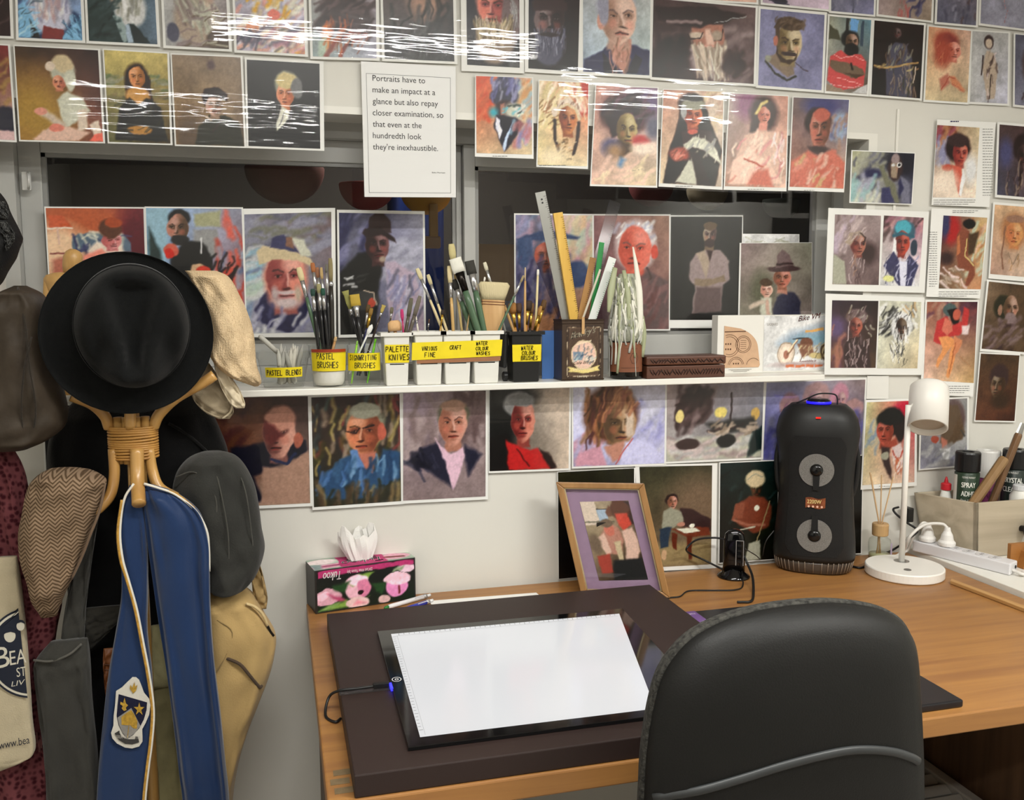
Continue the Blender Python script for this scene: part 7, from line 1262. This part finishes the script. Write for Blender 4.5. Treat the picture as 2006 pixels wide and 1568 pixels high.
# ================================================================ coat stand with its hats, bags and clothes
RY = -.27
def RK(px, py, y=RY): return ony(px, py, y)
def pattern(key, c1, c2, kind, scale, rough=.9, bump=.4):
    if key in MATS: return MATS[key]
    M = bpy.data.materials.new(key); M.use_nodes = True; nt = M.node_tree; L = nt.links; B = nt.nodes['Principled BSDF']
    B.inputs['Roughness'].default_value = rough; B.inputs['Specular IOR Level'].default_value = .2
    tc = nt.nodes.new('ShaderNodeTexCoord'); mp = nt.nodes.new('ShaderNodeMapping'); mp.inputs['Scale'].default_value = (scale,)*3
    L.new(tc.outputs['Object'], mp.inputs['Vector']); r = nt.nodes.new('ShaderNodeValToRGB')
    if kind == 'herring':
        sx = nt.nodes.new('ShaderNodeSeparateXYZ'); L.new(mp.outputs[0], sx.inputs[0])
        pp = nt.nodes.new('ShaderNodeMath'); pp.operation = 'PINGPONG'; pp.inputs[1].default_value = 1.; L.new(sx.outputs['X'], pp.inputs[0])
        ad = nt.nodes.new('ShaderNodeMath'); ad.operation = 'ADD'; L.new(sx.outputs['Z'], ad.inputs[0]); L.new(pp.outputs[0], ad.inputs[1])
        sn = nt.nodes.new('ShaderNodeMath'); sn.operation = 'SINE'
        mu = nt.nodes.new('ShaderNodeMath'); mu.operation = 'MULTIPLY'; mu.inputs[1].default_value = 9.; L.new(ad.outputs[0], mu.inputs[0]); L.new(mu.outputs[0], sn.inputs[0])
        mr = nt.nodes.new('ShaderNodeMapRange'); mr.inputs[1].default_value = -1; mr.inputs[2].default_value = 1; L.new(sn.outputs[0], mr.inputs[0]); fac = mr.outputs[0]
    else:
        v = nt.nodes.new('ShaderNodeTexVoronoi'); v.inputs['Scale'].default_value = 1; v.inputs['Randomness'].default_value = .25 if kind == 'mesh' else .8
        L.new(mp.outputs[0], v.inputs['Vector']); fac = v.outputs['Distance']
    L.new(fac, r.inputs['Fac']); lo, hi = (.25, .6) if kind != 'mesh' else (.18, .38)
    r.color_ramp.elements[0].position = lo; r.color_ramp.elements[1].position = hi
    r.color_ramp.elements[0].color = (*hexc(c1), 1); r.color_ramp.elements[1].color = (*hexc(c2), 1)
    L.new(r.outputs['Color'], B.inputs['Base Color'])
    b = nt.nodes.new('ShaderNodeBump'); b.inputs['Strength'].default_value = bump; b.inputs['Distance'].default_value = .002; L.new(fac, b.inputs['Height']); L.new(b.outputs['Normal'], B.inputs['Normal'])
    MATS[key] = M; return M
def cloth(key, col='888', rough=.85, bump=.35, bs=260, vary=.12, vs=30, sheen=.15): return mat(key, col, rough, spec=.2, bump=bump, bscale=bs, vary=vary, vscale=vs, sheen=sheen)
def loft_mb(rows, y, depth, n=48, fold=0., freq=5, drift=.0, k=.85, dens=7, seed=0, wr=.0024):
    """closed soft body whose outline is the rows (left px, right px, py, optional shift in y)"""
    rows = [tuple(r)+(0,)*(4-len(r)) for r in rows]
    P = spline([np.array(r, float) for r in rows], dens); R = []; m = len(P)
    for i, (xl, xr, py, dy) in enumerate(P):
        a, b = ony(xl, py, y+dy), ony(xr, py, y+dy); c = (a+b)/2; hw = abs(b[0]-a[0])/2; u = i/(m-1)
        dp = depth*min(1., hw/.035+.12)*min(1, .45+3*min(u, 1-u)*1.6); ring = []
        for j in range(n):
            t = 2*math.pi*j/n; q_ = wr*min(1, 5*min(u, 1-u))*(math.sin(3*t+9*u+seed)+math.sin(5*t-14*u+2.1*seed)+.8*math.sin(8*t+23*u+seed*3)+.7*math.sin(2*t+37*u+1.3)+.5*math.sin(13*t-31*u+seed)); cs, sn = math.cos(t), math.sin(t)
            f = 1+fold*(math.sin(freq*t+drift*u*6+seed)+.6*math.sin((freq*2+1)*t-drift*u*9+seed*2))*min(1, 4*min(u, 1-u)+.3)
            ring.append(np.array([c[0]+hw*abs(cs)**k*np.sign(cs), c[1]+dp*abs(sn)**k*np.sign(sn)*f+q_*np.sign(sn)*min(1, abs(sn)*2), c[2]]))
        R.append(ring)
    b = MB(); b.rings(R); return b
def seam(pts, y, r, M, name, parent, flat=1.):
    return MB().tube(spline([ony(px, py, y+(q[0] if q else 0)) for px, py, *q in pts], 5), r, 7, flat=flat).build(name, M, parent, smooth=True)
BAM = wood('bentwood', '9c7038', 'c69a58', 'z', .35, .8, .3)
pole = RK(262, 860); PX = pole[0]; PZ = pole[2]
ck = thing('coat_stand', (PX, RY, 0), 'bentwood cane coat stand hung with hats and bags', 'coat stand')
z = lambda py, y=RY: RK(262, py, y)[2]
b = MB()
MB().tube([(PX, RY, .02), (PX, RY, z(830))], .014, 14).build('pole', BAM, ck, smooth=True)
def rodp(pts, r, name='hook'): MB().tube(spline(pts, 6), r, 12).build(name, BAM, ck, smooth=True)
V = lambda px, py, y: RK(px, py, y)
for s in (-.024, -.008, .008, .024): MB().tube([(PX+s, RY-.024+abs(s)*.4, z(905)), (PX+s, RY-.024+abs(s)*.4, z(815))], .0088, 10).build('cane', BAM, ck, smooth=True)
# cane wrapping round the bundle
zt, zb = z(832), z(896); nr = 13
for k in range(nr):
    zz = zb+(zt-zb)*(k+.5)/nr; hr = (zt-zb)/nr*.52
    ring = [(PX+.0435*math.cos(t), RY-.006+.030*math.sin(t), zz+.0012*math.sin(t+k)) for t in np.linspace(0, 2*math.pi, 29)]
    MB().tube(ring, hr, 8, cap=False).build('cane_wrap', wood('cane_wrap', '9a6c30', 'bd8c48', 'x', .4), ck, smooth=True)
# upper arms (curve out and up) and lower hooks
rodp([V(214, 838, RY-.01), V(205, 815, RY-.02), V(180, 792, RY-.03), V(140, 776, RY-.04)], .0105, 'arm')
rodp([V(300, 838, RY-.01), V(312, 812, RY-.02), V(345, 780, RY-.03), V(395, 752, RY-.035), V(420, 735, RY-.035)], .0105, 'arm')
rodp([V(255, 838, RY-.03), V(255, 800, RY-.04), V(254, 760, RY-.05), V(254, 735, RY-.055)], .0105, 'arm')
rodp([V(262, 838, RY+.02), V(262, 790, RY+.05), V(262, 740, RY+.10)], .0105, 'arm')
rodp([V(222, 880, RY-.02), V(224, 930, RY-.025), V(216, 970, RY-.035), V(195, 995, RY-.045), V(183, 1002, RY-.05)], .0100)
rodp([V(268, 880, RY-.035), V(269, 930, RY-.045), V(271, 970, RY-.07), V(272, 988, RY-.085)], .0125)
rodp([V(292, 880, RY-.02), V(298, 920, RY-.02), V(312, 955, RY-.03), V(345, 975, RY-.04)], .0100)
rodp([V(275, 880, RY+.02), V(278, 940, RY+.03), V(280, 985, RY+.07)], .0100)
for k in range(4):
    t = math.pi/4+math.pi/2*k; e = np.array([math.cos(t), math.sin(t), 0]); o = np.array([PX, RY, 0])
    rodp([o+e*.014+np.array([0, 0, .42]), o+e*.03+np.array([0, 0, .30]), o+e*.09+np.array([0, 0, .12]), o+e*.19+np.array([0, 0, .014])], .0115, 'leg')
RG = 'hats and bags on the coat stand'
# --- black jacket at the back
jk = thing('black_jacket', RK(230, 1000, -.15), 'black jacket hanging at the back of the coat stand', 'jacket', RG)
loft_mb([(150, 380, 778), (118, 412, 810), (98, 432, 850), (92, 448, 900), (98, 440, 950), (120, 405, 1040), (135, 360, 1160), (140, 335, 1300), (140, 330, 1450), (138, 330, 1600), (140, 330, 1720)], -.125, .055, fold=.10, freq=5, drift=.4, k=.7).build('body', cloth('jacket_black', '0d0d0e', .9, vary=.2), jk, smooth=True)
seam([(330, 830, -.05), (365, 850, -.05), (400, 880, -.05), (418, 900, -.04)], -.125, .003, cloth('jacket_seam', '161617'), 'collar_edge', jk)
# --- maroon scarf
KF = pattern('scarf_maroon', '3a1018', '6e3c40', 'keffiyeh', 95, .95, .2)
sf = thing('checked_scarf', RK(20, 1200, -.24), 'maroon and grey checked cotton scarf hanging at the left', 'scarf', RG)
loft_mb([(-60, 12, 862), (-60, 30, 890), (-60, 48, 930), (-60, 60, 990), (-55, 78, 1050), (-50, 112, 1110), (-45, 122, 1180), (-45, 112, 1240), (-45, 105, 1300), (-45, 104, 1380), (-45, 104, 1480), (-45, 104, 1600), (-45, 104, 1720)], -.235, .035, fold=.22, freq=6, drift=.7, seed=1).build('cloth', KF, sf, smooth=True)
b = MB()
rs = random.Random(4)
for k in range(7):
    p = RK(66+k*3, 1440+rs.uniform(-6, 14), -.272); b.tube([p, p+np.array([rs.uniform(-.002, .002), 0, -.022])], .0014, 6)
o = b.build('fringe', cloth('fringe_pink', '7a4a48'), sf, smooth=True); o['kind'] = 'stuff'
# --- canvas tote
CV = cloth('canvas', 'b5a98e', .9, .5, 420, .05, 40)
to = thing('tote_bag', RK(0, 1300, -.315), 'cream canvas tote bag with a round navy badge', 'tote bag', RG)
loft_mb([(-150, 33, 1096), (-150, 37, 1125), (-150, 44, 1180), (-150, 52, 1260), (-150, 58, 1340), (-150, 63, 1420), (-150, 69, 1482), (-150, 50, 1500), (-150, 5, 1518)], -.315, .016, k=.35, wr=.0006).build('bag', CV, to, smooth=True)
TY = -.3338
def half_disc(cx, cy, r, clip, y, M, name):
    P = [(cx+r*math.cos(t)*.98, cy+r*math.sin(t)) for t in np.linspace(math.pi*.5, math.pi*1.5, 30)]
    P = [(min(px, 36+(py-1180)*.105+clip), py) for px, py in P]; P = [P[i] for i in range(len(P)) if i == 0 or P[i] != P[i-1]]
    top = P[-1]; bot = P[0]
    P = P+[(36+(q-1180)*.105+clip, q) for q in np.linspace(top[1], bot[1], 8)][1:-1]
    return MB().prism([ony(px, py, y) for px, py in P], (0, .001, 0)).build(name, M, to)
half_disc(58, 1280, 88, -2, TY, mat('badge_navy', '141a2a', .8), 'badge'); half_disc(58, 1280, 84, -2, TY-.0006, mat('badge_white', 'c9c4b4', .8), 'badge_ring'); half_disc(58, 1280, 79.5, -2, TY-.0012, mat('badge_navy'), 'badge_field')
b = MB(); kx = pxm(RK(20, 1280, TY)[0], TY)
def tofn(px, py): return lambda u, v: ony(px, py, TY-.0016)+np.array([u, 0, v+u*.10])
text_on(b, 'B', tofn(-8, 1311), 0, 0, 26*kx, 46*kx); text_on(b, 'EA', tofn(20, 1304), 0, 0, 30*kx, 31*kx); text_on(b, 'ST', tofn(33, 1327), 0, 0, 17*kx, 20*kx); text_on(b, 'LIV', tofn(22, 1346), 0, 0, 26*kx, 11*kx, .2)
b.build('badge_lettering', mat('badge_white'), to)
b = MB(); text_on(b, 'www.bea', tofn(-2, 1469), 0, 0, 57*kx, 17*kx); b.build('web_lettering', mat('badge_navy'), to)
for cx_, cy_, cl in ((19, 1243, 1), (40, 1224, .7)):
    c = ony(cx_, cy_, TY-.0015)
    MB().prism([c+np.array([.0095*cl*math.cos(t), 0, -.003+.0125*cl*math.sin(t)]) for t in np.linspace(0, 2*math.pi, 20, endpoint=False)], (0, .0004, 0)).build('face_emblem', mat('badge_white'), to)
    MB().prism([c+np.array([.0108*cl*math.cos(t), -.0006, .001+.0115*cl*math.sin(t)]) for t in np.linspace(-.1, math.pi+.1, 14)]+[c+np.array([-.006*cl, -.0006, .003]), c+np.array([.002*cl, -.0006, .0045]), c+np.array([.008*cl, -.0006, .002])], (0, .0004, 0)).build('hair_emblem', mat('badge_navy'), to)
# --- dark grey apron
AP = cloth('apron_grey', '363531', .85, .3, 300, .1, 14)
ap = thing('apron', RK(130, 1400, -.29), 'dark grey cotton apron with a slack pocket', 'apron', RG)
loft_mb([(98, 172, 1255), (70, 176, 1288), (68, 178, 1320), (76, 182, 1390), (86, 190, 1470), (92, 197, 1568), (92, 200, 1720)], -.29, .028, fold=.16, freq=4, drift=.5, k=.7, seed=2).build('skirt', AP, ap, smooth=True)
loft_mb([(166, 196, 1000), (156, 186, 1060), (140, 176, 1130), (126, 168, 1200), (118, 165, 1262)], -.275, .012, fold=.1, k=.6).build('bib_strap', AP, ap, smooth=True)
loft_mb([(168, 262, 1188), (160, 240, 1215), (158, 215, 1240), (160, 180, 1272)], -.262, .010, fold=.15).build('neck_strap', cloth('apron_dark', '26241f'), ap, smooth=True)
seam([(66, 1294, -.022), (100, 1296, -.031), (135, 1283, -.031), (160, 1262, -.022)], -.29, .0022, cloth('apron_hem', '55534d'), 'pocket_hem', ap)
# --- leather strap end
lt = thing('leather_strap', RK(214, 1310, -.25), 'brown leather strap end beside the blue stole', 'strap', RG)
loft_mb([(203, 228, 1270), (202, 228, 1295), (204, 226, 1330), (207, 222, 1362), (210, 218, 1372)], -.25, .010, k=.5).build('strap', mat('leather_brown', '7c4a28', .45, bump=.2, bscale=200), lt, smooth=True)
for py in (1302, 1312): seam([(203, py, -.0105), (215, py+1, -.0115), (226, py, -.0105)], -.25, .0008, mat('leather_line', '55301a', .5), 'tooled_line', lt)
# --- tan canvas backpack
TN = cloth('tan_canvas', 'b09462', .8, .3, 320, .08, 12)
bp = thing('tan_backpack', RK(450, 1300, -.23), 'tan canvas backpack hanging on the right of the coat stand', 'backpack', RG)
loft_mb([(405, 478, 1152), (388, 498, 1172), (378, 516, 1205), (372, 540, 1250), (372, 538, 1290), (376, 528, 1330), (382, 506, 1385), (386, 488, 1430), (390, 472, 1480), (392, 460, 1540), (394, 452, 1620), (396, 445, 1720)], -.225, .060, fold=.06, freq=4, drift=.5, k=.8, seed=3).build('sack', TN, bp, smooth=True)
loft_mb([(488, 506, 1096), (492, 516, 1130), (496, 524, 1170), (500, 522, 1194)], -.225, .006, k=.5).build('shoulder_strap', cloth('tan_strap', '9c8358'), bp, smooth=True)
loft_mb([(296, 326, 1225), (290, 344, 1290), (286, 352, 1345)], -.245, .02, k=.7, fold=.1).build('side_flap', cloth('khaki_pale', 'aaa47c'), bp, smooth=True)
loft_mb([(282, 356, 1338), (282, 362, 1400), (284, 366, 1500), (288, 372, 1620), (290, 372, 1720)], -.235, .03, k=.7, fold=.14, freq=5, seed=4).build('lower_flap', cloth('khaki_dark', '7d7654'), bp, smooth=True)
seam([(444, 1290, -.06), (470, 1302, -.062), (490, 1325, -.060), (508, 1346, -.048), (513, 1344, -.042)], -.225, .0032, cloth('tan_dark', '4a3c30'), 'pocket_zip', bp)
seam([(425, 1215, -.060), (455, 1240, -.062), (440, 1290, -.062), (415, 1330, -.060)], -.225, .0012, cloth('tan_seam', '8a734a'), 'seam', bp)
seam([(482, 1183, -.05), (500, 1190, -.05), (515, 1205, -.042), (524, 1226, -.035)], -.225, .0030, cloth('tan_cord', 'c9b284'), 'draw_cord', bp)
seam([(524, 1226, -.035), (530, 1238, -.03), (536, 1246, -.026)], -.225, .0026, CAB, 'cord_end', bp)
seam([(466, 1420, -.045), (474, 1412, -.045), (472, 1404, -.045)], -.225, .0016, CAB, 'metal_ring', bp)
# --- blue sash with piping and crest
BL = cloth('stole_blue', '182f55', .45, .15, 500, .06, 10, .3)
ss = thing('academic_stole', RK(270, 1200, -.32), 'royal blue stole with white and gold piping and a crest', 'sash', RG)
SY = -.318
loft_mb([(254, 266, 950), (240, 280, 985), (233, 288, 1045), (238, 290, 1105), (238, 290, 1165), (226, 289, 1240), (212, 298, 1320), (203, 300, 1400), (196, 295, 1470), (189, 286, 1568), (182, 280, 1720)], SY, .018, fold=.16, freq=3, drift=.5, k=.6, seed=1, wr=.001).build('front_band', BL, ss, smooth=True)
loft_mb([(280, 300, 950), (282, 345, 968), (284, 390, 1005), (290, 408, 1060), (298, 411, 1120), (309, 413, 1200), (325, 420, 1300), (338, 432, 1400), (350, 442, 1500), (358, 449, 1568), (366, 456, 1720)], SY, .024, fold=.34, freq=4, drift=.3, k=.6, seed=2, wr=.0016).build('back_band', BL, ss, smooth=True)
loft_mb([(254, 276, 946), (262, 300, 952), (272, 318, 962)], SY+.004, .02).build('hook_loop', BL, ss, smooth=True)
PW_ = cloth('piping_white', 'dcd8cc', .6, 0, 1, 0); PG = cloth('piping_gold', 'b58a3c', .5, .6, 300, .25, 120)
e1p = [(262, 948, -.020), (243, 980, -.020), (235, 1042, -.021), (240, 1095, -.023), (252, 1138, -.024), (268, 1195, -.024), (281, 1262, -.024), (292, 1320, -.022), (301, 1390, -.018), (298, 1450, -.018), (291, 1505, -.018), (284, 1575, -.018), (278, 1720, -.018)]
seam(e1p, SY, .0024, PW_, 'white_piping', ss)
seam([(px-4, py, q) for px, py, q in e1p[1:4]]+[(px-3, py, q) for px, py, q in e1p[4:]], SY, .0030, PG, 'gold_piping', ss)
seam([(282, 948, -.018), (312, 957, -.018), (345, 970, -.016), (383, 1001, -.012), (404, 1038, -.008), (409, 1075, -.006), (410, 1120, -.004)], SY, .0024, PW_, 'white_piping', ss)
seam([(330, 962, -.016), (352, 973, -.014), (380, 996, -.010)], SY, .0030, PG, 'gold_piping', ss)
# crest: embroidered pieces, each raised a little
CY_ = SY-.0225
def patch(pts, dy, M, name, d=.0008): return MB().prism([ony(px, py, CY_-dy) for px, py in pts], (0, d, 0)).build(name, M, ss)
def cr_(x, y): return (190+x*.1148, 1300+y*.1148)
EW = cloth('crest_white', 'cfcbc0', .7, .4, 700, .04); EN = cloth('crest_navy', '12142e', .7, .4, 700, .1); EG = cloth('crest_gold', 'b08c34', .5, .6, 500, .3, 200); EA_ = cloth('crest_grey', '8a8782', .7)
patch([cr_(*p) for p in ((325, 480), (420, 420), (520, 320), (600, 245), (660, 245), (715, 290), (760, 400), (800, 510), (890, 620), (910, 720), (890, 880), (830, 1020), (770, 1130), (775, 1340), (720, 1420), (600, 1455), (480, 1440), (340, 1370), (260, 1280), (240, 1190), (280, 1060), (285, 900), (310, 700))], 0, EW, 'crest_ground', .003)
patch([cr_(*p) for p in ((370, 530), (855, 670), (845, 800), (800, 960), (720, 1110), (620, 1220), (520, 1290), (440, 1200), (370, 1060), (335, 900), (350, 720))], .0007, EN, 'crest_shield')
patch([cr_(*p) for p in ((585, 765), (740, 1070), (640, 1200), (520, 1280), (440, 1190), (380, 1060), (350, 930))], .0013, EA_, 'crest_chevron')
patch([cr_(*p) for p in ((585, 800), (640, 880), (690, 990), (680, 1120), (620, 1110), (560, 1050), (520, 1060), (420, 1050), (415, 920), (500, 850))], .0019, EG, 'crest_leaf')
patch([cr_(*p) for p in ((620, 520), (560, 430), (570, 370), (600, 420), (640, 320), (650, 400), (690, 370), (670, 460))], .0019, EG, 'crest_flame')
st = [(720+(95 if i % 2 == 0 else 36)*math.sin(math.pi*i/5), 785-(115 if i % 2 == 0 else 44)*math.cos(math.pi*i/5)) for i in range(10)]
patch([cr_(*p) for p in st], .0019, EG, 'crest_star')
patch([cr_(*p) for p in ((470, 590), (495, 690), (530, 720), (490, 760), (505, 800), (460, 815), (420, 770), (440, 730), (398, 700), (400, 660), (445, 680))], .0019, EG, 'crest_lily')
patch([cr_(*p) for p in ((300, 1200), (380, 1150), (385, 1190), (420, 1260), (520, 1300), (640, 1300), (660, 1250), (700, 1260), (718, 1350), (600, 1385), (480, 1375), (370, 1310))], .0019, cloth('crest_ribbon', '3a3836'), 'crest_ribbon')
b = MB(); o0 = ony(*cr_(335, 1275), CY_-.0024); text_on(b, 'SEEK THE TRUTH', lambda u, v: o0+np.array([u, 0, v-u*.28+u*u*2.4]), 0, 0, .040, .0062); b.build('crest_motto', mat('motto_grey', 'b0aca4', .7), ss)
MB().tube([ony(*cr_(565, 900), CY_-.0024), ony(*cr_(520, 1270), CY_-.0020)], .0006, 6).build('crest_stem', EG, ss)
# --- caps
def capthing(name, label, ctr): return thing(name, ctr, label, 'cap', RG)
OL = cloth('waxed_olive', '3a3229', .55, .5, 60, .22, 22, .0)
c1_ = capthing('waxed_cap', 'dark brown waxed cotton cap left of the black hat', RK(40, 700, -.31))
loft_mb([(28, 52, 560), (4, 76, 574), (-25, 95, 600), (-45, 102, 640), (-50, 108, 700), (-50, 122, 760), (-45, 130, 805), (-40, 126, 838), (-28, 95, 864), (-5, 55, 881)], -.30, .075, fold=.05, freq=6, k=.9, seed=1).build('crown', OL, c1_, smooth=True)
seam([(35, 563, -.045), (50, 640, -.076), (58, 720, -.08), (70, 800, -.078), (62, 870, -.05)], -.30, .0016, cloth('olive_seam', '2a241d'), 'seam', c1_)
seam([(62, 660, -.076), (48, 720, -.08), (42, 790, -.079), (45, 850, -.066)], -.30, .0014, cloth('olive_seam'), 'seam', c1_)
BM_ = pattern('black_mesh', '0a0a0a', '1e1e1e', 'mesh', 420, .7, .3)
c2_ = capthing('black_mesh_cap', 'black mesh cap at the far left above the waxed cap', RK(0, 460, -.27))
loft_mb([(-60, -12, 362), (-75, 5, 388), (-80, 20, 420), (-80, 38, 455), (-80, 40, 468), (-80, 30, 500), (-80, 12, 530), (-75, 0, 552), (-60, -15, 575)], -.27, .06, k=.85).build('crown', BM_, c2_, smooth=True)
loft_mb([(-2, 10, 395), (-2, 17, 415), (-2, 16, 428)], -.315, .006, k=.6).build('mesh_panel', pattern('grey_mesh', '8a8a86', '2a2a2a', 'mesh', 500), c2_, smooth=True)
loft_mb([(-2, 12, 432), (2, 26, 452), (8, 30, 466), (10, 22, 480), (12, 14, 492)], -.318, .006, k=.6).build('mesh_panel', MATS['grey_mesh'], c2_, smooth=True)
CM = pattern('cream_mesh', 'b89a74', 'd6bd98', 'mesh', 330, .8, .8)
c3_ = capthing('cream_mesh_cap', 'cream mesh flat cap hanging right of the black hat', RK(440, 640, -.27))
loft_mb([(362, 425, 531), (370, 445, 540), (378, 458, 556), (388, 470, 580), (396, 482, 605), (402, 494, 640), (408, 499, 670), (412, 501, 698), (428, 504, 720), (452, 510, 738), (480, 512, 750), (497, 506, 757)], -.255, .055, fold=.03, k=.85, seed=2).build('crown', CM, c3_, smooth=True)
CR = cloth('cream_cotton', 'cdbfa4', .8, .2, 300, .04)
loft_mb([(408, 424, 664), (416, 440, 700), (424, 452, 735), (436, 470, 765), (450, 480, 790), (462, 479, 800)], -.272, .014, fold=.1, k=.7).build('sweatband', CR, c3_, smooth=True)
loft_mb([(372, 410, 712), (370, 432, 745), (378, 450, 780), (400, 458, 806), (428, 450, 821)], -.245, .010, k=.7).build('visor', cloth('visor_beige', '9a8c74'), c3_, smooth=True)
seam([(448, 742, -.012), (456, 775, -.010), (452, 806, -.008), (436, 820, -.004)], -.245, .0022, CR, 'visor_edge', c3_)
TW = pattern('tweed', '54422f', '8c7660', 'herring', 95, .95, .3)
c4_ = capthing('tweed_cap', 'brown herringbone tweed flat cap on the left hook', RK(120, 1050, -.33))
loft_mb([(94, 138, 919), (74, 176, 929), (60, 206, 944), (52, 204, 965), (45, 193, 1000), (38, 178, 1040), (41, 164, 1080), (54, 150, 1120), (66, 130, 1160), (74, 118, 1188), (80, 112, 1206)], -.325, .060, fold=.05, freq=4, k=.8, seed=3).build('crown', TW, c4_, smooth=True)
seam([(206, 946, -.01), (195, 1000, -.02), (176, 1050, -.03), (160, 1092, -.03), (140, 1135, -.03)], -.325, .0026, cloth('tweed_edge', '6a5644'), 'brim_edge', c4_)
CH = cloth('charcoal_cotton', '2e2e2b', .85, .35, 280, .12, 16)
c5_ = capthing('charcoal_cap', 'washed charcoal cotton cap on the right hook', RK(430, 1030, -.30))
loft_mb([(392, 436, 886), (366, 464, 898), (346, 484, 922), (338, 500, 958), (344, 508, 1000), (362, 513, 1040), (378, 519, 1075), (392, 513, 1104), (404, 500, 1132), (412, 478, 1152), (424, 456, 1165)], -.250, .062, fold=.05, freq=5, k=.88, seed=4).build('crown', CH, c5_, smooth=True)
SM = cloth('charcoal_seam', '45443f', .9)
for pts in ([(345, 935, -.05), (378, 925, -.06), (408, 945, -.066), (424, 985, -.068), (420, 1030, -.067), (408, 1060, -.062)], [(410, 890, -.02), (428, 945, -.064), (446, 1040, -.069), (448, 1110, -.06), (448, 1160, -.02)], [(455, 897, -.025), (480, 960, -.055), (492, 1040, -.055), (498, 1100, -.045)]):
    seam(pts, -.247, .0013, SM, 'seam', c5_)
# --- black fedora facing the room
HC = RK(252, 653, -.335); hn = CAM-HC; hn /= np.linalg.norm(hn); hr_ = np.cross((0, 0, 1), hn); hr_ /= np.linalg.norm(hr_); hu = np.cross(hn, hr_)
hr_ = -hr_ if hr_[0] < 0 else hr_; kz = ((HC-CAM)@FW)/F
hn2 = hn-hu*.10; hn2 /= np.linalg.norm(hn2)
fd = thing('fedora', HC, 'black felt fedora hung facing the room on the coat stand', 'hat', RG)
FL = cloth('black_felt', '0e0f0f', .95, .4, 700, .15, 40, .06)
Rb = 156*kz
def HP(u, v, w): return HC+hr_*u+hu*v+hn2*w
R = []
for k, w in ((.60, .0), (.72, -.004), (.84, -.006), (.93, -.003), (.985, .004), (1.0, .009), (1.005, .006), (.985, .000), (.9, -.009), (.72, -.010), (.58, -.006)):
    R.append([HP(Rb*k*math.cos(t), Rb*k*1.01*math.sin(t), w+(.010*math.cos(2*t)-.006*math.sin(t))*k**3) for t in np.linspace(0, 2*math.pi, 64, endpoint=False)])
b = MB(); b.rings(R, cap=False); b.build('brim', FL, fd, smooth=True)
ox, oy, ca, cb_, hh = 8*kz, 16*kz, 104*kz, 118*kz, .105
R = []
for k, w in ((1.0, -.004), (.995, .02), (.985, .045), (.95, .066), (.90, .084), (.84, .096), (.78, .103), (.70, .105), (.60, .105), (.50, .105), (.40, .105), (.30, .105), (.20, .105), (.10, .105), (.01, .105)):
    ring = []
    for t in np.linspace(0, 2*math.pi, 72, endpoint=False):
        u, v = k*math.cos(t), k*math.sin(t); wd_ = .16+.26*max(0, v+.45)
        dent = 0.
        if k < .97:
            e = math.exp(-(u/wd_)**4)*max(0, min(1, (v+.72)/.25))*max(0, min(1, (.86-v)/.22)); ridge = math.exp(-((abs(u)-wd_*1.25)/.12)**2)
            side = math.exp(-((abs(u)-.62)/.22)**2)*math.exp(-((v+.45)/.38)**2)
            dent = -.040*e+.006*ridge-.034*side*(k > .3)
        ring.append(HP(ox+ca*u*(1-.10*max(0, -v)*w/hh), oy+cb_*v, w+dent*min(1, w/.08)))
    R.append(ring)
b = MB(); b.rings(R); b.build('crown', FL, fd, smooth=True)
R = [[HP(ox+ca*1.012*q*math.cos(t), oy+cb_*1.012*q*math.sin(t), w) for t in np.linspace(0, 2*math.pi, 64, endpoint=False)] for w, q in ((.001, 1.0), (.030, .992))]
b = MB(); b.rings(R, cap=False); b.build('hat_band', mat('hat_ribbon', '0d0d0f', .5, sheen=.2), fd, smooth=True, solid=.0012)
